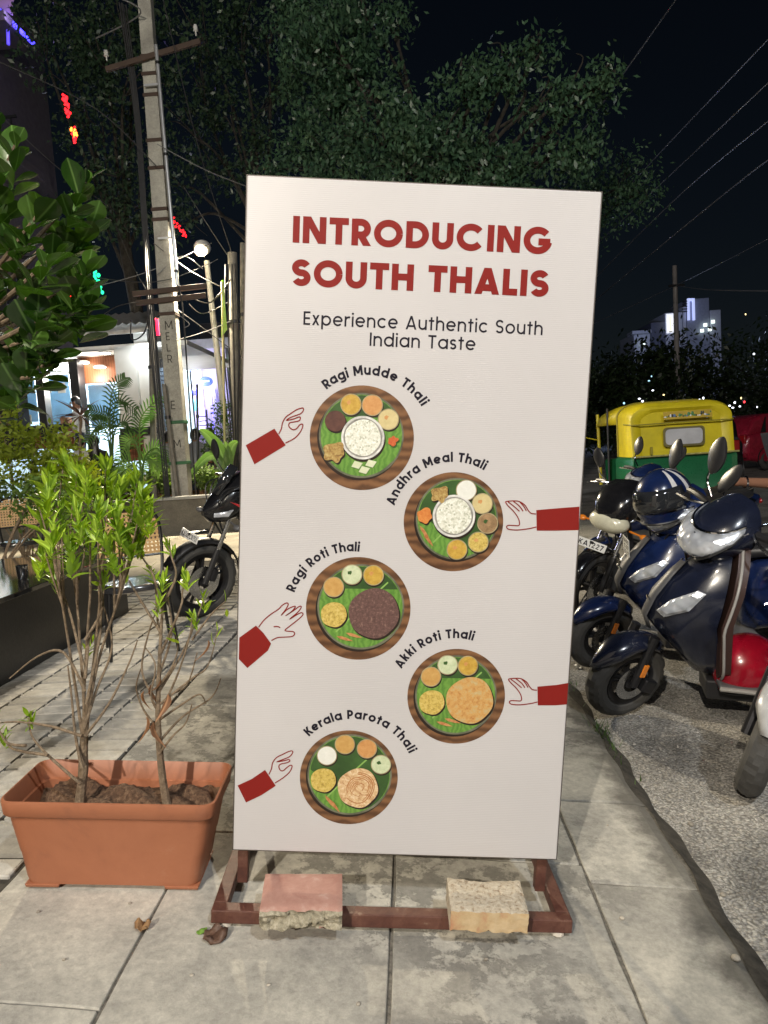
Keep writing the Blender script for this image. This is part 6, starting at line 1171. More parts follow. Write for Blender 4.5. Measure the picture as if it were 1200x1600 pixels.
def tree(label, base, blobs, n, leaf, mat, seed, per=26, spread=.22, droop=.9, tr=.16, group='background trees', limbs=None, name='fig_tree', crown_z=None):
    rg = np.random.RandomState(seed); rr = random.Random(seed); B = Vector(base); t = thing(name, label, 'tree', base, group=group)
    tot = sum(r ** 2 for _, r in blobs); cs = []; own = []
    for i, (c, r) in enumerate(blobs):
        for _ in range(max(3, int(n / per * r ** 2 / tot))):
            d = Vector(rg.normal(size=3)).normalized(); cs.append(c + Vector((d.x, d.y * .8, d.z * .85)) * r * rg.uniform(.2, 1.0) ** .5); own.append(i)
    leaf_cloud(cs, B, leaf, rg, per, spread, droop, 'crown', mat, t)
    cen = sum((c for c, r in blobs), Vector()) / len(blobs) - B; fk = Vector((cen.x * .55, cen.y * .55, max(cen.z * .72, 1.6)))
    P3 = smooth_curve([(0, 0, -.05), fk * .5 + Vector((.1, .05, 0)), fk], 5); MB().tube(P3, [tr * (1.15 - .5 * i / len(P3)) for i in range(len(P3))], 10).build('trunk', GREY_TRUNK, t)
    for i, (c, r) in enumerate(blobs):
        e = c - B; md = fk * .45 + e * .55 + Vector((rr.uniform(-.3, .3), rr.uniform(-.3, .3), .25)); P3 = smooth_curve([fk * rr.uniform(.8, 1.0), md, e], 5); MB().tube(P3, [tr * .28 * (1 - .8 * j / len(P3)) for j in range(len(P3))], 7).build('limb', GREY_TRUNK, t)
        for _ in range(3):
            q = e + Vector((rr.uniform(-1, 1), rr.uniform(-.8, .8), rr.uniform(-.6, .9))) * r; P4 = smooth_curve([md * .4 + e * .6, (e + q) / 2 + Vector((0, 0, .08)), q], 4); MB().tube(P4, [tr * .09 * (1 - .7 * j / len(P4)) for j in range(len(P4))], 5).build('twig', GREY_TRUNK, t)
    return t
def pb_(lst, Y): return [(at(px, py, Y + dy), rpx * Y / FPX) for px, py, rpx, dy in lst]
tree('tall weeping fig tree with lit leaves towering behind the sign', (0.9, 14.5, g(.9, 14.5)), pb_([(520, 60, 75, 0), (560, 130, 70, .5), (600, 210, 75, 0), (520, 200, 75, .8), (480, 110, 60, 1), (660, 180, 55, -.5), (690, 230, 60, -.8), (640, 270, 60, 0), (720, 125, 38, -1), (765, 115, 34, -1.2), (800, 95, 30, -1.3), (850, 75, 24, -1.5), (740, 260, 55, -.5), (800, 265, 45, -.8), (870, 145, 28, -1.2), (920, 128, 30, -1.5), (955, 122, 22, -1.7), (900, 175, 26, -1.2), (880, 245, 38, -1), (910, 230, 26, -1), (540, 280, 60, .5), (460, 260, 60, 1), (470, 20, 50, 1), (610, 20, 34, .5), (560, 10, 40, .5), (830, 170, 24, -1)], 13.0), 24000, .115, TREEL, 3, per=48, spread=.125, tr=.2)
tree('leafy dark tree standing right behind the sign corner', (3.2, 15.5, g(3.2, 15.5)), pb_([(950, 300, 50, 0), (985, 270, 30, 0), (1000, 300, 28, 0), (900, 320, 50, .5), (870, 360, 50, 1)], 15.0), 4500, .10, TREEL, 8, spread=.2, tr=.12)
tree('dark leafy tree filling the top left behind the utility pole', (-5.6, 15.5, g(-5.6, 15.5)), pb_([(150, 60, 80, 0), (90, 100, 60, .5), (200, 120, 70, 0), (160, 190, 70, .5), (120, 30, 60, 1), (180, 270, 60, 0), (210, 330, 50, 0), (60, 40, 50, 1), (190, 10, 60, 0), (150, 330, 55, .5)], 14.5), 6500, .12, TREED, 5, per=48, spread=.14, tr=.16)
tree('dark drooping tree between the utility pole and the sign', (-2.2, 16.0, g(-2.2, 16)), pb_([(300, 30, 75, 0), (370, 60, 70, .5), (310, 120, 75, 0), (360, 180, 65, 0), (300, 210, 60, 0), (330, 270, 50, .4), (420, 150, 60, 1), (415, 40, 60, 1), (270, 290, 45, 0), (400, 250, 50, .8), (290, 350, 40, 0)], 15.0), 6500, .12, TREED, 6, per=48, spread=.14, tr=.16)
for k, (x, y, h, r, lb) in enumerate(((8.5, 30, 3.6, 2.0, 'low dark roadside tree beyond the auto rickshaw left of the thin pole'), (12.0, 33, 3.9, 2.3, 'dark round tree behind the thin pole below the lit building'), (16.5, 34, 5.0, 2.7, 'dark spreading tree right of the thin pole'), (20.5, 32, 6.6, 3.2, 'tallest dark tree at the far right edge'), (5.8, 36, 4.6, 2.6, 'far dark tree beside the right edge of the sign'), (17.5, 27, 4.4, 2.1, 'nearer dark tree above the maroon car'))):
    rr = random.Random(k + 50); c = Vector((x, y, g(x, y) + h - r * .5)); bl2 = [(c + Vector((rr.uniform(-1, 1), rr.uniform(-.6, .6), rr.uniform(-.75, .55))) * r, r * rr.uniform(.38, .6)) for _ in range(13)]
    tree(lb, (x, y, g(x, y)), bl2, 7500, .26, TREEF, 70 + k, per=22, spread=.4, droop=.4, tr=.2, group='far roadside trees', name='roadside_tree')

# ================================================================== RESTAURANT
def pbox(parent, name, mat, px0, py0, px1, py1, Y, dep, bev=0.004, B=None):
    """box standing at depth Y whose front covers the given picture area"""
    m_ = (py0 + py1) / 2; xa = at(px0, m_, Y).x; xb = at(px1, m_, Y).x; mx = (px0 + px1) / 2; za = at(mx, py1, Y).z; zb = at(mx, py0, Y).z; o_ = parent.location if parent else Vector()
    return MB().box(Vector(((xa + xb) / 2, Y + dep / 2, (za + zb) / 2)) - o_, (abs(xb - xa), dep, abs(zb - za))).build(name, mat, parent, 0, bev)
RB = Vector((-6.4, 14.2, g(-6.4, 14.2))); rest = thing('restaurant_building', 'brightly lit open-fronted restaurant with white walls and metal awning', 'building', RB)
WALLW = M('restaurant_white_wall', (.72, .69, .64), .6, var=.06, scale=2, bump=.03)
WALLB = M('pale_blue_panel', (.42, .58, .72), .4, var=.12, scale=3)
WOODP = banded('warm_wood_panel', (.16, .05, .02), (.30, .11, .045), 6, .4, 'X', 3)
DKFR = M('dark_frame', (.02, .02, .022), .4); TILE = M('floor_tile_pale', (.42, .40, .36), .3, var=.1)
zf = g(-6.4, 14.2)
MB().box(Vector((-7.2, 16.2, zf + .10)) - RB, (6.6, 4.4, .26)).build('floor', TILE, rest, 0)
MB().box(Vector((-8.3, 18.3, zf + 1.7)) - RB, (5.6, .15, 3.2)).build('back_wall', WALLB, rest, 0)
MB().box(Vector((-10.9, 16.3, zf + 1.7)) - RB, (.15, 4.2, 3.2)).build('side_wall', WALLW, rest, 0)
MB().box(Vector((-7.6, 16.25, zf + 3.36)) - RB, (6.6, 4.0, .10)).build('ceiling', WALLW, rest, 0)
pbox(rest, 'pier', WALLW, 183, 540, 216, 668, 14.2, .30)
pbox(rest, 'side_return', WALLW, 216.5, 515, 238, 715, 14.3, 1.6)
sh = pbox(rest, 'shutter_box', DKFR, 239, 560, 262, 722, 14.9, .2)
for k in range(22): pbox(rest, 'shutter_slat', M('shutter_blue_grey', (.22, .30, .42), .4, metal=.3), 240, 575 + 6.6 * k, 261, 580.6 + 6.6 * k, 14.86, .03, .003)
pbox(rest, 'dark_plinth', DKFR, 187, 668, 238, 678, 14.1, .3); pbox(rest, 'plinth', M('plinth_black', (.03, .03, .03), .4), 187, 678.3, 200, 722, 14.12, .2); pbox(rest, 'wood_door', WOODP, 200.5, 678.3, 222, 720, 14.15, .12)
pbox(rest, 'wood_bulkhead', WOODP, 122, 552, 182, 598, 14.9, .12)
pbox(rest, 'column', DKFR, 112, 560, 126, 690, 14.5, .3); pbox(rest, 'column', DKFR, 58, 560, 70, 690, 14.5, .25); pbox(rest, 'column', DKFR, -20, 440, 22, 720, 14.0, .4)
for px0, px1, py0, py1 in ((140, 184, 600, 668), (72, 111, 586, 668), (23, 57, 590, 660)):
    f = pbox(rest, 'window_backing', WALLB, px0, py0, px1, py1, 15.6, .05)
    for e in ((px0 - 1, py0, px0 + 1, py1), (px1 - 1, py0, px1 + 1, py1), (px0 + 1.2, (py0 + py1) / 2 - 1, px1 - 1.2, (py0 + py1) / 2 + .5), (px0 + 1.2, py0, px1 - 1.2, py0 + 1.5)): pbox(f, 'frame_bar', DKFR, *e, 15.5, .06)
    pbox(rest, 'window_pane', glass('shop_glass', (.80, .92, 1.0)), px0, py0, px1, py1, 15.3, .012)
for px in (68, 90): 
    p_ = pbox(rest, 'poster', M('poster_white', (.75, .73, .68), .5), px, 598, px + 12, 614, 15.2, .01); pbox(p_, 'poster_mark', M('poster_ochre', (.5, .28, .08), .5), px + 4.5, 604, px + 8, 609, 15.18, .006)
pbox(rest, 'counter', DKFR, 20, 664, 118, 676, 14.55, .5); pbox(rest, 'counter_front', WOODP, 82, 676.5, 116, 702, 14.58, .3); pbox(rest, 'counter_front', WOODP, 20, 676.5, 81, 702, 14.58, .3); pbox(rest, 'shelf_goods', M('shelf_mix', (.5, .42, .3), .5, var=.5, scale=6), 28, 648, 42, 663, 14.8, .2); pbox(rest, 'shelf_goods', M('shelf_mix2', (.4, .2, .1), .5, var=.5, scale=6), 94, 652, 106, 663.5, 14.8, .2)
LGT = glow('ceiling_lamp_glow', (1.0, .96, .88), 14)
for px, py, Y in ((130, 566, 14.75), (156, 573, 14.75), (92, 558, 15.0), (163, 551, 14.4)):
    c = at(px, py, Y) - RB; o = MB().lathe([(0, .03), (.09, .03), (.13, .0), (.13, -.012), (0, -.014)], c, n=20).build('ceiling_lamp', WHITEP, rest); MB().lathe([(0, -.016), (.115, -.016), (.115, -.022), (0, -.022)], c, n=20).build('lamp_diffuser', LGT, o)
# corrugated awning
AWN = M('awning_sheet', (.45, .47, .48), .35, metal=.6, var=.15)
a0 = at(130, 512, 14.4); a1 = at(262, 545, 14.4); nst = 30; rows = []
for j, (dy, dz) in enumerate(((.15, .35), (-1.2, -.12))):
    rows.append([Vector((-9.6 + (a1.x + 9.6) * i / (nst * 2), 14.4 + dy, a0.z - .1 + dz + (.022 if i % 2 else -.022))) - RB for i in range(nst * 2 + 1)])
o = MB().loft(rows, False, False).build('awning', AWN, rest, 0); s_ = o.modifiers.new('s', 'SOLIDIFY'); s_.thickness = .006
for k in range(4): MB().box(Vector(((a1.x - 9.6) / 2, 13.25 + .35 * k, a0.z - .36 + .12 * k)) - RB, (a1.x + 9.6, .05, .06)).build('awning_rail', M('white_rail', (.6, .6, .6), .4), rest, 0, .005)
tl = MB().tube([at(221, 546, 14.1) - RB, at(229, 549, 14.1) - RB], .035, 10).build('tube_light', glow('tube_glow', (.82, .93, 1.0), 45), rest)
def plight(name, loc, e, col, r, parent):
    ld = bpy.data.lights.new(name, 'POINT'); ld.energy = e; ld.color = col; ld.shadow_soft_size = r; o = bpy.data.objects.new(name, ld); COL.objects.link(o); o.parent = parent; o.location = Vector(loc) - parent.location; return o
plight('tube_light_lamp', at(224, 556, 13.9), 14, (.82, .93, 1.0), .12, rest)
plight('ceiling_lamp_light', at(140, 590, 14.6), 30, (1.0, .95, .86), .15, rest); plight('kitchen_lamp_light', at(95, 575, 16.3), 700, (.95, .97, 1.0), .2, rest); plight('kitchen_lamp_light', at(165, 590, 16.3), 480, (1.0, .95, .86), .2, rest)
# seating deck: rail and benches in front of the restaurant
WPL = banded('bench_wood', (.17, .075, .03), (.30, .15, .06), 5, .5, 'X', 3)
dk = thing('wood_rail', 'long brown wooden bench rail behind the planting bed', 'rail', (-4.2, 12.75, g(-4.2, 12.75)))
for z, h in ((.78, .14), (.45, .10)): MB().box((0, 0, z), (4.6, .06, h)).build('plank', WPL, dk, 0, .006)
for x in (-2.2, -1.1, 0, 1.1, 2.2): MB().box((x, .06, .45), (.07, .06, .9)).build('post', DKFR, dk, 0, .005)
MB().box((0, -.02, .875), (4.6, .18, .03)).build('ledge', M('ledge_white', (.6, .6, .58), .4), dk, 0, .004)

# ================================================================== SHOPS BEYOND
SB = Vector((-5.0, 21.0, g(-5, 21))); shop = thing('shop_building', 'bright white shopfront with blue and purple lights beyond the pole', 'building', SB)
PURP = M('lilac_wall', (.50, .46, .62), .5, var=.08)
pbox(shop, 'wall', PURP, 262, 545, 360, 735, 21.3, .4); pbox(shop, 'parapet', M('parapet_grey', (.3, .3, .3), .6), 262, 530, 360, 545, 21.2, .5)
pbox(shop, 'lit_fascia', glow('fascia_white', (.86, .90, 1.0), 3.2), 284, 560, 312, 600, 20.9, .12); pbox(shop, 'display_window', glow('display_lilac', (.72, .66, 1.0), 1.6), 286, 606, 318, 672, 21.1, .1)
pbox(shop, 'poster_panel', glow('panel_orange', (1.0, .35, .08), 1.6), 284, 602, 289, 622, 20.85, .05); pbox(shop, 'poster_panel', glow('panel_blue', (.05, .05, 1.0), 2.6), 297, 610, 309, 618, 20.85, .05); pbox(shop, 'poster_panel', glow('panel_pink', (1.0, .2, .45), 1.0), 292, 626, 299, 640, 20.85, .05); pbox(shop, 'poster_panel', glow('panel_teal', (.2, .8, .8), 1.0), 303, 624, 308, 642, 20.85, .05)
for k in range(7): pbox(shop, 'fascia_letter', glow('letter_blue', (.12, .2, .9), 1.2), 296 + 2.3 * k, 574 + (k % 2), 297.5 + 2.3 * k, 580, 20.84, .03, 0)
pbox(shop, 'door_post', glow('strip_violet', (.30, .25, 1.0), 1.6), 330, 606, 333, 680, 21.0, .06); 
for k in range(6): pbox(shop, 'stair_rail', DKFR, 311, 650 + 7 * k, 324, 651.5 + 7 * k, 20.6, .04, 0)
pbox(shop, 'stair_rail_post', DKFR, 323, 640, 325, 690, 20.6, .05, 0)
c = at(321, 596, 20.5) - SB
MB().loft([[c + Vector((.20 * math.cos(a), y, .14 * math.sin(a))) for a in [2 * math.pi * i / 28 for i in range(28)]] for y in (0, .06)]).build('oval_sign', glow('oval_blue', (.03, .06, 1.0), 2.0), shop, 30); 
for k in range(5): MB().box(c + Vector((-.10 + .05 * k, -.012, .005)), (.03, .01, .05)).build('oval_letter', glow('oval_letters', (.5, .6, 1.0), 2.0), shop, 0)
plight('shop_fascia_light', at(300, 600, 20.3), 120, (.80, .80, 1.0), .2, shop)
for nm, lb, px0, py0, px1, py1, Y, col, s in (('lit_sign', 'red lit shop sign on the far right of the shop row', 352, 598, 366, 606, 22, (1.0, .02, .03), 3.0), ('lit_sign', 'round white lit sign high beside the sign edge', 364, 552, 372, 580, 22, (.8, 1.0, .8), 1.6), ('lit_sign', 'pale teal lit board under the red shop sign', 350, 588, 375, 596, 22.3, (.4, .8, .75), 1.0), ('lit_sign', 'small red glowing sign on the post left of the utility pole', 232, 497, 248, 524, 11.3, (1.0, .02, .08), 2.2), ('lit_sign', 'pink lit window low in the far shop row', 351, 618, 358, 626, 22, (1.0, .3, .6), 1.2), ('lit_sign', 'white lit shelves low in the far shop row', 362, 620, 378, 634, 22, (.9, .95, 1.0), 1.2)):
    b_ = at((px0 + px1) / 2, py1, Y); t = thing(nm, lb, 'sign', b_); t.location = b_; pbox(t, 'board', DKFR, px0 - .5, py0 - .5, px1 + .5, py1 + .5, Y, .08, 0)
    n_ = 4
    for k in range(n_): pbox(t, 'lit_letter', glow('lit_%d_%d' % (px0, py0), col, s), px0 + (px1 - px0) * (k + .08) / n_, py0 + (1 if k % 2 else 0), px0 + (px1 - px0) * (k + .88) / n_, py1, Y - .04, .03, 0)
bk = thing('back_building', 'dark unlit building behind the shop row', 'building', (-3.2, 24, g(-3, 24)))
MB().box((0, 0, 2.6), (7, .5, 5.4)).build('wall', M('dark_wall', (.05, .05, .055), .7), bk, 0); pbox(bk, 'awning', M('dark_awning', (.06, .06, .06), .6), 345, 560, 385, 585, 23, .8)
# palms and bed plants
PALM = leafmat('palm_leaf', (.03, .075, .02), (.09, .16, .04), .25, .4); DRAC = leafmat('dracaena_leaf', (.08, .03, .025), (.18, .09, .05), .2, .45)
def palm(label, base, fronds, mat=PALM, name='palm', lf=.28, n=18):
    B = Vector(base); t = thing(name, label, 'plant', base, group='plants in the raised bed')
    for pts in fronds:
        P3 = smooth_curve([Vector(p) - B for p in pts], 8); MB().tube(P3, [.014 * (1 - .8 * i / len(P3)) + .002 for i in range(len(P3))], 6).build('stem', mat, t); mb = MB(); m_ = len(P3)
        for i in range(m_ // 3, m_):
            d = (P3[min(i + 1, m_ - 1)] - P3[i - 1]).normalized(); s_ = d.cross(Vector((.2, 1, .1))).normalized(); u = i / m_; L_ = lf * (1 - .55 * abs(u - .6) / .4)
            for sg in (-1, 1):
                e = P3[i] + (s_ * sg * .8 + d * .55 + Vector((0, 0, -.25))) * L_; w2 = d * .012; mid = (P3[i] + e) / 2 + Vector((0, 0, .03)); mb.add([P3[i] - w2, P3[i] + w2, mid + w2 * 1.3, e, mid - w2 * 1.3], [(0, 1, 2, 4), (4, 2, 3)])
        mb.build('frond', mat, t, 0, recalc=False)
    return t
Bp = lambda px, Y: Vector((at(px, 770, Y).x, Y, bz if Y < 12.3 else g(-4, Y)))
palm('feathery areca palm arching in front of the white restaurant wall', Bp(175, 11.6), [[Bp(175, 11.6), at(172, 680, 11.6), at(165, 650, 11.6), at(140, 640, 11.5)], [Bp(175, 11.6), at(176, 670, 11.6), at(185, 625, 11.6), at(212, 640, 11.5)], [Bp(175, 11.6), at(172, 670, 11.6), at(176, 610, 11.6), at(195, 590, 11.7)], [Bp(175, 11.6), at(178, 680, 11.6), at(198, 660, 11.6), at(205, 700, 11.4)], [Bp(175, 11.6), at(170, 690, 11.6), at(155, 665, 11.6), at(135, 690, 11.4)]])
palm('bright green young palm left of the utility pole base', Bp(222, 11.0), [[Bp(222, 11), at(218, 690, 11), at(222, 650, 11), at(250, 620, 11)], [Bp(222, 11), at(215, 700, 11), at(200, 690, 11), at(185, 720, 11)], [Bp(222, 11), at(225, 720, 11), at(245, 700, 11), at(258, 722, 11)], [Bp(222, 11), at(220, 740, 11), at(232, 715, 11), at(250, 735, 11)], [Bp(222, 11), at(212, 730, 11), at(195, 735, 11), at(180, 755, 11)]], leafmat('young_palm_leaf', (.06, .14, .03), (.15, .26, .06), .3, .4))
t = thing('dracaena_plant', 'spiky reddish dracaena in front of the restaurant counter', 'plant', Bp(122, 11.8), group='plants in the raised bed'); MB().tube([(0, 0, 0), at(126, 650, 11.8) - Bp(122, 11.8)], [.03, .02], 8).build('stem', BARK, t); rr = random.Random(4); dm = leaf_mesh('strap_leaf', .55, .04, .3, -.35, DRAC)
for k in range(34):
    a = k * 2.4; put_leaf(dm, t, at(126, 650, 11.8) - Bp(122, 11.8), Vector((math.cos(a), math.sin(a), rr.uniform(-.3, 1.4))), rr.uniform(.6, 1.0), rr)
t = thing('broad_leaf_plant', 'plant with two long arching strap leaves beside the motorcycle nose', 'plant', Bp(352, 11.2), group='plants in the raised bed'); BG = leafmat('strap_green', (.06, .13, .03), (.16, .26, .07), .3, .4)
for pts, wd in (([(352, 740), (335, 712), (315, 722), (288, 757)], .075), ([(352, 740), (345, 705), (325, 680), (312, 672)], .10), ([(352, 745), (362, 700), (372, 690)], .08), ([(350, 745), (358, 715), (352, 690)], .07)):
    P3 = smooth_curve([Vector((0, 0, 0))] + [at(a, b, 11.2) - Bp(352, 11.2) for a, b in pts], 7); mb = MB(); m_ = len(P3); rows = []
    for i, p in enumerate(P3):
        d = (P3[min(i + 1, m_ - 1)] - P3[max(i - 1, 0)]).normalized(); s_ = d.cross(Vector((0, 1, .3))).normalized(); w2 = wd * math.sin(math.pi * min(.98, .12 + .88 * i / m_)) ** .8 + .004; rows.append([p - s_ * w2 + Vector((0, -.02, 0)), p, p + s_ * w2 + Vector((0, -.02, 0))])
    MB().loft(rows, False, False).build('leaf', BG, t, 80)
cloud_shrub('bed_shrub', 'small-leaved bush climbing behind the lamp post', 'shrub', Bp(345, 12.0), [(at(345, 670, 12), .25), (at(340, 700, 12), .28), (at(350, 640, 12), .2)], 900, .07, LM_, 4, seed=12)
for k, (px, py, r, lb) in enumerate(((150, 740, .32, 'low dark bush in the bed left of the young palm'), (185, 745, .28, 'dark bush at the left foot of the utility pole'), (110, 745, .3, 'dark bush in the bed under the dracaena'), (250, 745, .22, 'low plant at the foot of the dark post'), (320, 745, .2, 'low plant between the utility pole and the motorcycle'))): cloud_shrub('bed_shrub', lb, 'shrub', Bp(px, 11.3), [(at(px, py, 11.3), r), (at(px + 14, py + 10, 11.3), r * .8)], 700, .09, LM_, 4, seed=20 + k, group='plants in the raised bed')
flush_leaves()
# a bamboo stake with a pale green flag
b_ = Bp(352, 11.5); t = thing('flag_stake', 'thin stake carrying a long pale green pennant by the lamp post', 'flag', b_); MB().tube([(0, 0, 0), at(347, 440, 11.5) - b_], .018, 7).build('stake', M('bamboo', (.42, .38, .18), .5), t)
f0 = [at(346, 438, 11.5) - b_, at(349, 438, 11.5) - b_, at(355, 515, 11.45) - b_, at(346, 527, 11.5) - b_]; o = MB().add(f0, [(0, 1, 2, 3)]).build('pennant', M('pennant_green', (.30, .48, .10), .6, trans=.3), t, 0); s_ = o.modifiers.new('s', 'SOLIDIFY'); s_.thickness = .004

# ================================================================== FESTIVE LIGHTS
def festoon(label, pts, Y, cols_, seed, sz=.03):
    rr = random.Random(seed); b_ = at(pts[0][0], pts[0][1], Y); t = thing('festive_light', label, 'light decoration', b_, group='festive lights')
    P3 = [p for p in smooth_curve([at(a, b, Y) - b_ for a, b in pts], 5)]; MB().tube(P3, .008, 5).build('wire', WIRE, t)
    for p in P3:
        for _ in range(2):
            q = p + Vector((rr.uniform(-.035, .035), 0, rr.uniform(-.03, .03))); c = rr.choice(cols_); MB().ell(q, (sz * rr.uniform(.5, 1), sz * .6, sz * rr.uniform(.5, 1.1)), nu=6, nv=4).build('bulb', c, t)
    return t
GR_, GG_, GB_, GO_ = glow('bulb_red', (1, .01, .015), 5), glow('bulb_green', (.05, 1, .08), 2.6), glow('bulb_teal', (.02, .9, .4), 1.8), glow('bulb_orange', (1, .25, .03), 5)
festoon('red drop-shaped festive light high above the bush', [(101, 150), (104, 165), (107, 182)], 11.8, [GR_], 1); festoon('red and orange festive light just above the bush', [(114, 202), (117, 212), (119, 220)], 11.8, [GR_, GO_], 2)
festoon('green curved festive light left of the utility pole', [(136, 403), (133, 420), (137, 440)], 11, [GG_], 3, .035); festoon('long teal festive light strip left of the utility pole', [(141, 402), (147, 420), (153, 440), (158, 458)], 11, [GB_], 4, .035)
festoon('red scattered festive lights half hidden by the bush', [(96, 437), (112, 462), (125, 440), (118, 480)], 11, [GR_], 5); festoon('tiny red festive light right of the utility pole', [(270, 342), (282, 358), (288, 368)], 12.5, [GR_], 6, .022)
cb = Vector((-11.2, 19.5, g(-11, 19.5))); bd = thing('corner_building', 'dark tall building at the top left with a blue light strip', 'building', cb); DKW = M('dark_facade', (.10, .085, .09), .8, var=.2)
MB().box((-1.5, 1, 6.8), (5.0, 3, 13.6)).build('wall', DKW, bd, 0)
for z in (5.2, 8.6, 12.0): MB().box((-.6, -.9, z), (5.2, 1.2, .25)).build('balcony_slab', DKW, bd, 0, .02)
for z in (5.9, 9.3):
    MB().box((-.6, -1.45, z + .35), (5.2, .05, .06)).build('balcony_rail', DKFR, bd, 0)
    for k in range(16): MB().box((-3.1 + .33 * k, -1.45, z), (.04, .04, .7)).build('baluster', DKFR, bd, 0)
pA, pB = at(-5, 12, 18.4) - cb, at(52, 68, 18.4) - cb; MB().tube([pA, pB], .055, 6).build('light_strip', glow('strip_blue', (.05, .04, 1.0), 5), bd); MB().tube([at(12, 35, 18.4) - cb, at(13, 70, 18.4) - cb], .04, 6).build('light_strip', glow('strip_blue2', (.12, .08, .9), .8), bd)
MB().loft([[at(-10, -5, 18.6) - cb, at(22, -5, 18.6) - cb, at(20, 25, 18.6) - cb, at(-10, 5, 18.6) - cb], [at(-10, -5, 18.8) - cb, at(22, -5, 18.8) - cb, at(20, 25, 18.8) - cb, at(-10, 5, 18.8) - cb]]).build('lit_panel', M('pink_panel', (.5, .32, .4), .6), bd, 0)
plight('light_strip_lamp', at(20, 20, 18.0), 25, (.5, .4, 1.0), .2, bd)

# ================================================================== FAR RIGHT: BUILDING, POLE, WIRES, LIGHTS
FBm = Vector((24.5, 62, 0.3)); fb = thing('far_building', 'far white stepped building lit blue above the dark trees', 'building', FBm); FW = M('far_white_wall', (.50, .52, .60), .7, var=.1)
for px0, py0, px1, py1, nm, mt in ((992, 520, 1018, 640, 'wing', FW), (1019, 503, 1042, 640, 'wing', M('far_dark_wall', (.10, .11, .16), .7)), (1041, 488, 1068, 640, 'block', FW), (1069, 478, 1074, 640, 'block', FW), (1075, 466, 1110, 640, 'tower', M('far_grey_wall', (.30, .32, .40), .7)), (1111, 484, 1128, 640, 'block', FW)): pbox(fb, nm, mt, px0, py0, px1, py1, 62, 4, .05)
pbox(fb, 'roof_slab', FW, 988, 516, 1018, 521, 61.2, 1.5, .03); pbox(fb, 'lit_bay', glow('bay_white', (.9, .93, 1.0), 0.8), 1042, 490, 1054, 520, 61.8, .15, 0); pbox(fb, 'lit_window', glow('bay_yellow', (1.0, .85, .4), 1.8), 1046, 495, 1049, 516, 61.6, .1, 0)
for e in ((1075, 466, 1078, 500), (1083, 466, 1086, 500), (1078.2, 466, 1082.8, 470)): pbox(fb, 'lit_frame', glow('frame_blue', (.55, .62, 1.0), .8), *e, 61.7, .2, 0)
for k in range(5): pbox(fb, 'louvre', DKFR, 1066, 470 + 4 * k, 1074, 471.5 + 4 * k, 61.8, .1, 0)
for px, py in ((1100, 505), (1107, 512), (1112, 500), (1003, 535), (1095, 514)): pbox(fb, 'lit_window', glow('win_cool', (.85, 1.0, .9), 1.8), px, py, px + 5, py + 5, 61.7, .1, 0)
plight('facade_light', at(1050, 520, 50), 1300, (.55, .65, 1.0), .5, fb)
pt, pbm = at(1054, 415, 30), at(1060, 640, 30); b_ = Vector((pbm.x, 30, g(pbm.x, 30))); t = thing('far_utility_pole', 'thin far utility pole rising above the auto rickshaw', 'pole', b_); MB().tube([(0, 0, 0), pt - b_], [.12, .085], 10).build('shaft', M('far_pole_grey', (.34, .31, .30), .7), t)
MB().box(at(1057, 446, 29.9) - b_, (.62, .08, .08)).build('cross_arm', DKFR, t, 0)
for lb, pts in (('highest overhead wire at the upper right', [(1240, 20, 9), (1015, 256, 22), (930, 350, 36)]), ('second overhead wire at the upper right', [(1240, 92, 9), (998, 320, 22), (900, 412, 36)]), ('third overhead wire at the upper right', [(1240, 157, 9.5), (1046, 320, 20), (905, 460, 36)]), ('fourth overhead wire at the upper right', [(1240, 222, 10), (1111, 320, 17), (905, 490, 36)]), ('lowest overhead wire slanting past the far pole', [(1240, 353, 14), (1056, 446, 30), (905, 516, 40)]), ('slack wire running right from the far pole', [(1057, 446, 29.8), (1110, 453, 27), (1240, 455, 22)]), ('faint wire slanting past the tree tip', [(1070, -20, 10), (985, 100, 15), (900, 220, 22)])):
    P3 = [at(*p) for p in pts]; o = MB().tube(smooth_curve(P3, 8), [.006 + .018 * i / 17 for i in range(17)], 5).build('overhead_wire', M('overhead_wire_grey', (.30, .30, .32), .5, metal=.3)); tag(o, 'thin grey ' + lb, 'wire', 'overhead street wires')
rr = random.Random(17); spots = [q for i, q in enumerate([(1014, 595, 'c'), (1010, 602, 'c'), (1018, 588, 'c'), (1020, 610, 'w'), (996, 612, 'w'), (999, 623, 'w'), (1004, 627, 'w'), (1030, 618, 'w'), (1037, 617, 'y'), (975, 630, 'c'), (984, 565, 'c'), (1093, 625, 'w'), (1099, 622, 'w'), (1104, 617, 'w'), (1114, 630, 'w'), (1125, 632, 'r'), (1126, 637, 'g'), (1140, 634, 'w'), (1148, 629, 'w'), (1152, 626, 'w'), (1163, 628, 'r'), (1156, 635, 'w'), (1168, 634, 'c'), (1183, 636, 'w'), (1165, 491, 'y'), (1174, 491, 'y'), (1178, 553, 'w'), (1158, 622, 'y'), (1190, 638, 'w'), (1145, 637, 'w')]) if i % 3 != 1]
GC = {'c': (glow('far_cyan', (.45, .8, 1.0), 1.6), 'pale cyan'), 'w': (glow('far_white', (.85, .9, 1.0), 3), 'white'), 'r': (glow('far_red', (1, .05, .06), 3), 'red'), 'g': (glow('far_green', (.05, 1, .4), 2), 'green'), 'y': (glow('far_yellow', (1, .75, .35), 2.5), 'yellow')}
ORD = ['first', 'second', 'third', 'fourth', 'fifth', 'sixth', 'seventh', 'eighth', 'ninth', 'tenth', 'eleventh', 'twelfth', 'thirteenth', 'fourteenth']; cnt = {}
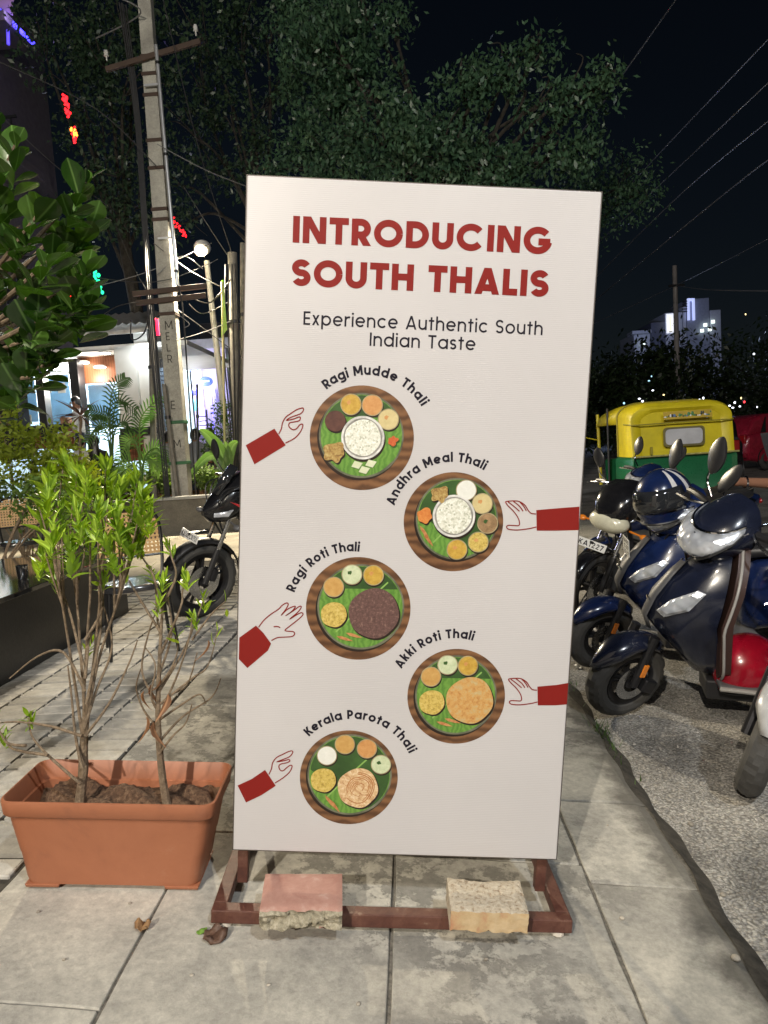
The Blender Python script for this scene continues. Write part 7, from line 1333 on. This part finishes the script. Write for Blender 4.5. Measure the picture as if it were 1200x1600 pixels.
for px, py, k in sorted(spots):
    cnt[k] = cnt.get(k, -1) + 1
    Y = 26 if py > 560 else 31; p = at(px, py, Y); o = MB().ell((0, 0, 0), (.034 * rr.uniform(.6, 1.5), .03, .034 * rr.uniform(.6, 1.3)), nu=10, nv=6).build('distant_lamp', GC[k][0]); o.location = p; tag(o, 'tiny %s light glinting among the dark trees, %s of its colour from the left' % (GC[k][1], ORD[cnt[k]]), 'lamp', 'distant lights')
# ================================================================== PEOPLE
SKIN = M('brown_skin', (.26, .125, .075), .5, var=.08, scale=12); HAIR = M('black_hair', (.012, .010, .010), .35, var=.3, scale=30); SHOE = M('shoe', (.03, .03, .03), .5)
def person(label, loc, yaw, J, shirt, trouser, sleeve=.5, hair='short', hands=None, extra=None, group=None):
    """J: joints in the person's own frame (x right, y forward, z up)"""
    t = thing('person', label, 'person', loc, rotz(yaw), group)
    hd = Vector(J['head']); nk = Vector(J['neck'])
    names = ['pelvis', 'waist', 'chest', 'neck', 'head', 'crown']; V = {k: Vector(J[k]) for k in J}
    V.setdefault('waist', V['pelvis'] * .55 + V['chest'] * .45); V['crown'] = hd + (hd - nk).normalized() * .105
    for s in 'LR': V['hip' + s] = V['pelvis'] + (V['knee' + s] - V['pelvis']) * .22 + Vector(((.085 if s == 'R' else -.085), 0, -.02)); V['toe' + s] = V['ankle' + s] + Vector(J.get('toe' + s, (0, .17, -.05)))
    rad = {'pelvis': .135, 'waist': .125, 'chest': .145, 'neck': .055, 'head': .088, 'crown': .07}
    for s in 'LR': rad.update({'sho' + s: .070, 'elb' + s: .043, 'wri' + s: .029, 'pal' + s: .034, 'hip' + s: .088, 'knee' + s: .058, 'ankle' + s: .040, 'toe' + s: .034})
    for s in 'LR': V['pal' + s] = V['wri' + s] + (V['wri' + s] - V['elb' + s]).normalized() * .075
    E_ = [('pelvis', 'waist', 's'), ('waist', 'chest', 's'), ('chest', 'neck', 's'), ('neck', 'head', 'k'), ('head', 'crown', 'k')]
    for s in 'LR': E_ += [('chest', 'sho' + s, 's'), ('sho' + s, 'elb' + s, 's'), ('elb' + s, 'wri' + s, 'f'), ('wri' + s, 'pal' + s, 'k'), ('pelvis', 'hip' + s, 't'), ('hip' + s, 'knee' + s, 't'), ('knee' + s, 'ankle' + s, 't'), ('ankle' + s, 'toe' + s, 'o')]
    keys = list(rad); me = bpy.data.meshes.new('body_skel'); me.from_pydata([V[k] for k in keys], [(keys.index(a), keys.index(b)) for a, b, _ in E_], []); o = bpy.data.objects.new('body_skel', me); COL.objects.link(o)
    md = o.modifiers.new('skin', 'SKIN'); md.use_smooth_shade = True
    for i, k in enumerate(keys):
        sv = me.skin_vertices[0].data[i]; f = 1.12 if k in ('chest', 'pelvis', 'waist') else 1.0; sv.radius = (rad[k] * f, rad[k] * (.82 if k in ('chest', 'waist') else 1)); sv.use_root = (k == 'pelvis')
    sb = o.modifiers.new('sub', 'SUBSURF'); sb.levels = 2; sb.render_levels = 2
    dg = bpy.context.evaluated_depsgraph_get(); em = bpy.data.meshes.new_from_object(o.evaluated_get(dg)); bpy.data.objects.remove(o)
    em.materials.clear(); mats = [shirt, SKIN, trouser, SHOE]
    for m in mats: em.materials.append(m)
    segs = [(V[a], V[b], c) for a, b, c in E_]
    for p in em.polygons:
        c = p.center; best = 9; k = 's'
        for a, b, q in segs:
            d = b - a; u = max(0, min(1, (c - a).dot(d) / d.length_squared)); dist = (c - a - d * u).length
            if dist < best: best = dist; k = q if q != 'f' else ('s' if u < sleeve else 'k')
        p.material_index = {'s': 0, 'k': 1, 't': 2, 'o': 3}[k]; p.use_smooth = True
    # fingers, joined into the same body mesh
    fb_ = MB()
    for s in 'LR':
        w_, pl = V['wri' + s], V['pal' + s]; d = (pl - w_).normalized(); up = Vector((hands or {}).get('up' + s, (0, 0, 1))); side = d.cross(up).normalized(); up = side.cross(d).normalized()
        curl = (hands or {}).get('curl' + s, .5); sg = 1 if s == 'R' else -1; sg *= (hands or {}).get('flip', 1)
        for k, (off, ln) in enumerate(((-.027, .068), (-.009, .078), (.009, .074), (.026, .058))):
            p0 = pl + side * off * sg + d * .012; d1 = d - up * curl * .35 + side * off * sg * 2; p1 = p0 + d1.normalized() * ln * .48; d2 = d1 - up * curl * .9; p2 = p1 + d2.normalized() * ln * .34; d3 = d2 - up * curl * .8; p3 = p2 + d3.normalized() * ln * .26
            fb_.tube(smooth_curve([p0, p1, p2, p3], 3), [.0095, .0092, .009, .009, .0086, .0083, .008, .0076, .0066, .004], 8)
        p0 = w_ + d * .03 - side * .022 * sg; fb_.tube(smooth_curve([p0, p0 + d * .03 - side * .03 * sg - up * .008, p0 + d * .058 - side * .036 * sg - up * curl * .03], 4), [.0125, .012, .0115, .011, .0105, .010, .0095, .008, .005], 8)
    f_d = Vector(J.get('face', (0, 1, 0))).normalized(); sd = f_d.cross(Vector((0, 0, 1))).normalized(); hc = hd + (V['crown'] - hd) * .3
    fb_.ell(hc + f_d * .092 - Vector((0, 0, .022)), (.014, .020, .022), nu=8, nv=6)
    for q in (-1, 1): fb_.ell(hc + sd * .088 * q - Vector((0, 0, .015)), (.016, .018, .030), nu=8, nv=6)
    bm = bmesh.new(); bm.from_mesh(em); n0 = len(bm.faces); tmp = fb_.mesh('tmp', 60); bm.from_mesh(tmp); bm.faces.ensure_lookup_table()
    for f in bm.faces[n0:]: f.material_index = 1; f.smooth = True
    bm.to_mesh(em); bm.free(); em.name = 'body'; link('body', em, t)
    for q in (-1, 1): MB().ell(hc + f_d * .080 + sd * .031 * q + Vector((0, 0, .004)), (.011, .010, .007), nu=8, nv=6).build('eye', HAIR, t)
    MB().ell(hc + f_d * .078 - Vector((0, 0, .062)), (.022, .018, .007), nu=8, nv=6).build('mouth', M('lips', (.22, .07, .06), .5), t)
    rings = []; up_ = Vector((0, 0, 1))
    for j in range(9):
        ph = R(4 + 92 * j / 8); rings.append([hc + up_ * .125 * math.cos(ph) + (f_d * math.cos(a) * (.108 if math.cos(a) < .3 else .092) + sd * math.sin(a) * .100) * math.sin(ph) + (f_d * -.012) - up_ * (.075 * max(0, -math.cos(a) + .1) * (j / 8) ** 2) + up_ * (.035 * max(0, math.cos(a)) * (j / 8)) for a in [2 * math.pi * i / 22 for i in range(22)]])
    MB().loft(rings).build('hair', HAIR, t, 70)
    if hair == 'long': MB().loft([[hc + up_ * z - f_d * (.060 + b) + sd * math.sin(a) * w2 + f_d * math.cos(a) * .035 for a in [2 * math.pi * i / 14 for i in range(14)]] for z, b, w2 in ((.05, .0, .085), (-.08, .02, .10), (-.22, .045, .105), (-.36, .05, .09), (-.46, .04, .05))]).build('long_hair', HAIR, t, 60)
    return t
def seated(z=.45): return dict(pelvis=(0, 0, z + .11), chest=(0, .02, z + .50), neck=(0, .03, z + .66), head=(0, .05, z + .77), shoL=(-.19, .02, z + .56), shoR=(.19, .02, z + .56), elbL=(-.24, .10, z + .30), elbR=(.24, .10, z + .30), wriL=(-.12, .30, z + .27), wriR=(.12, .30, z + .27), kneeL=(-.12, .44, z + .06), kneeR=(.12, .44, z + .06), ankleL=(-.12, .42, .07), ankleR=(.12, .42, .07))
DKZ = g(-4, 13.3) + .26
dck = thing('seating_deck', 'low tiled seating deck in front of the restaurant', None, (-4.2, 13.45, g(-4.2, 13.45))); dck['kind'] = 'structure'; MB().box((0, 0, .12), (5.4, 1.2, .30)).build('deck_slab', TILE, dck, 0)
def bench(label, x, y, wd): 
    t = thing('bench', label, 'bench', (x, y, DKZ)); MB().box((0, 0, .42), (wd, .36, .05)).build('seat', WPL, t, 0, .006)
    for sx in (-1, 1): MB().box((sx * (wd / 2 - .08), 0, .198), (.06, .30, .395)).build('leg', DKFR, t, 0, .004)
xs_ = {k: at(px, 690, 13.35).x for k, px in (('A', 122), ('B', 146), ('C', 262), ('D', 305), ('E', 330))}
bench('brown bench under the two diners near the counter', (xs_['A'] + xs_['B']) / 2, 13.35, 1.0); bench('brown bench under the three diners beside the utility pole', (xs_['C'] + xs_['E']) / 2, 13.35, 1.5)
GREYS = M('grey_shirt', (.26, .27, .30), .8, var=.1); WHS = M('white_shirt', (.62, .62, .60), .8, var=.1); JEAN = M('dark_jeans', (.03, .04, .07), .8, var=.2, scale=30); DKS = M('dark_shirt', (.012, .013, .018), .8)
CHK = banded('checked_shirt', (.05, .06, .10), (.36, .36, .40), 9, .8, 'Z', 0)
for k, lb, sh_, hr_, yw in (('A', 'diner in a pale top seated with back turned near the counter', WHS, 'short', R(-15)), ('B', 'diner with long black hair seated beside the one in pale', DKS, 'long', R(10)), ('C', 'diner in grey seated just left of the utility pole', GREYS, 'short', R(-5)), ('D', 'diner in a grey shirt seated right of the utility pole, back turned', GREYS, 'short', R(5)), ('E', 'diner in a checked shirt seated facing this way by the lamp post', CHK, 'short', R(150))):
    person(lb, (xs_[k], 13.35 - (.0 if k != 'E' else -.05), DKZ), yw, seated(.445), sh_, JEAN, .35, hr_, group='restaurant diners')
stand = lambda h=1.0: dict(pelvis=(0, 0, .95 * h), chest=(0, .02, 1.27 * h), neck=(0, .02, 1.46 * h), head=(0, .04, 1.57 * h), shoL=(-.19, .0, 1.39 * h), shoR=(.19, .0, 1.39 * h), elbL=(-.24, .03, 1.10 * h), elbR=(.24, .03, 1.10 * h), wriL=(-.20, .22, 1.0 * h), wriR=(.20, .22, 1.0 * h), kneeL=(-.10, .03, .50 * h), kneeR=(.10, .03, .50 * h), ankleL=(-.11, -.02, .08), ankleR=(.11, -.02, .08))
sv_ = at(124, 640, 14.25); stp = thing('serving_step', 'raised serving step before the restaurant counter', None, (sv_.x, 14.2, g(-6, 14.2))); stp['kind'] = 'structure'; zz = at(124, 622, 14.25).z - 1.68
MB().box((0, .05, (zz - g(-6, 14.2)) / 2), (1.6, .7, zz - g(-6, 14.2))).build('step_block', TILE, stp, 0)
person('waiter in a white shirt standing in front of the counter', (sv_.x, 14.2, zz), R(100), stand(), WHS, JEAN, .3)
# the person whose arm reaches in at the right
PX, PY = 2.52, 4.75; gzp = g(PX, PY); w_ = at(1160, 753, 4.5) - Vector((PX, PY, gzp)); e_ = at(1232, 757, 4.62) - Vector((PX, PY, gzp))
J = stand(.98); J.update(wriL=w_, elbL=e_, shoL=(-.16, -.02, 1.34)); J['face'] = (-.8, .3, 0)
pr = person('person in black at the right edge, one arm reaching over the scooters', (PX, PY, gzp), 0, J, DKS, JEAN, .30, 'short', {'upL': (0, -.25, 1), 'curlL': .45})
MB().lathe([(.033, -.006), (.039, -.006), (.039, .006), (.033, .006)], (0, 0, 0), 'X', 20, closed_prof=True).build('bracelet', CHROME, pr).location = w_ + (e_ - w_) * .06
# the photographer, standing behind the lens
J = stand(1.02); J.update(elbL=(-.26, .12, 1.12), elbR=(.26, .12, 1.12), wriL=(-.09, .33, 1.24), wriR=(.09, .33, 1.24)); person('photographer in dark clothes standing behind the viewpoint', (.02, -.50, g(.02)), 0, J, DKS, JEAN, .5)

# ================================================================== LITTER AND SMALL THINGS
def crumple(name, label, cat, loc, size, mat, seed, flat=.35, n=9):
    rr = random.Random(seed); vs = []
    for j in range(n):
        for i in range(n):
            u, v = i / (n - 1) - .5, j / (n - 1) - .5; k = 1 - .35 * abs(u * v) * 4; vs.append((u * size[0] * k + rr.uniform(-.1, .1) * size[0] / n, v * size[1] * k + rr.uniform(-.1, .1) * size[1] / n, abs(math.sin(u * 5 + seed) * math.cos(v * 4 + seed * 2)) * size[0] * flat + rr.uniform(0, .12) * size[0] * flat + .002))
    o = MB().add(vs, [(j * n + i, j * n + i + 1, (j + 1) * n + i + 1, (j + 1) * n + i) for j in range(n - 1) for i in range(n - 1)]).build(name, mat, None, 35); s_ = o.modifiers.new('s', 'SOLIDIFY'); s_.thickness = .0008; p = Vector(loc); o.location = p; o.rotation_euler = (0, math.atan(.1056), rr.uniform(0, 6)); return tag(o, label, cat)
DRYL = speckle('dry_curled_leaf', [(.3, (.14, .06, .025)), (.7, (.42, .26, .12))], 40, .8, .4); DRYD = speckle('dark_wet_leaf', [(.3, (.04, .02, .014)), (.7, (.16, .09, .06))], 30, .6, .4)
p = gp(223, 1452); p.z += .002; crumple('dry_leaf', 'pale curled dry leaf lying on the slab joint before the planter', 'leaf', p, (.045, .04), DRYL, 3, .55)
p = gp(338, 1466); p.z += .002; crumple('dry_leaf', 'crumpled dark brown leaf beside the left foot of the sign', 'leaf', p, (.072, .065), DRYD, 6, .28)
p = gp(316, 1458); p.z += .002; crumple('green_leaf', 'small bright green leaf scrap beside the crumpled brown leaf', 'leaf', p, (.03, .026), M('green_scrap', (.16, .30, .05), .5), 8, .2)
p = gp(903, 1044); p.z += .003; crumple('paper_scrap', 'crumpled white paper scrap on the road before the scooter wheel', 'litter', p, (.075, .04), WHITEP, 9, .2)
rr = random.Random(77); nm_ = 0
cnt = {}
for px, py, s in sorted(((203, 1412, .004), (972, 1436, .006), (247, 1300, .0), (420, 1540, .004), (760, 1500, .005), (100, 1500, .004), (950, 1290, .004), (300, 1525, .004), (60, 1425, .004), (560, 1570, .005), (1080, 1290, .010), (1130, 1400, .009), (1150, 1500, .010))):
    if not s: continue
    rd = px > 1000; cnt[rd] = cnt.get(rd, -1) + 1; p = gp(px, py); mb = MB().ell((0, 0, s * .6), (s * rr.uniform(.9, 1.5), s * rr.uniform(.8, 1.2), s * .7), nu=9, nv=6); mb.v = [(a + rr.uniform(-.15, .15) * s, b + rr.uniform(-.15, .15) * s, c) for a, b, c in mb.v]; o = mb.build('pebble', M('pebble_stone', (.40, .36, .30), .8, var=.3, rnd=.4), None, 60); o.location = p; tag(o, '%s tiny loose pebble from the left on the %s' % (ORD[cnt[rd]], 'rough road' if rd else 'concrete sidewalk'), 'pebble', 'loose pebbles on the road' if px > 1000 else 'loose pebbles on the slabs')
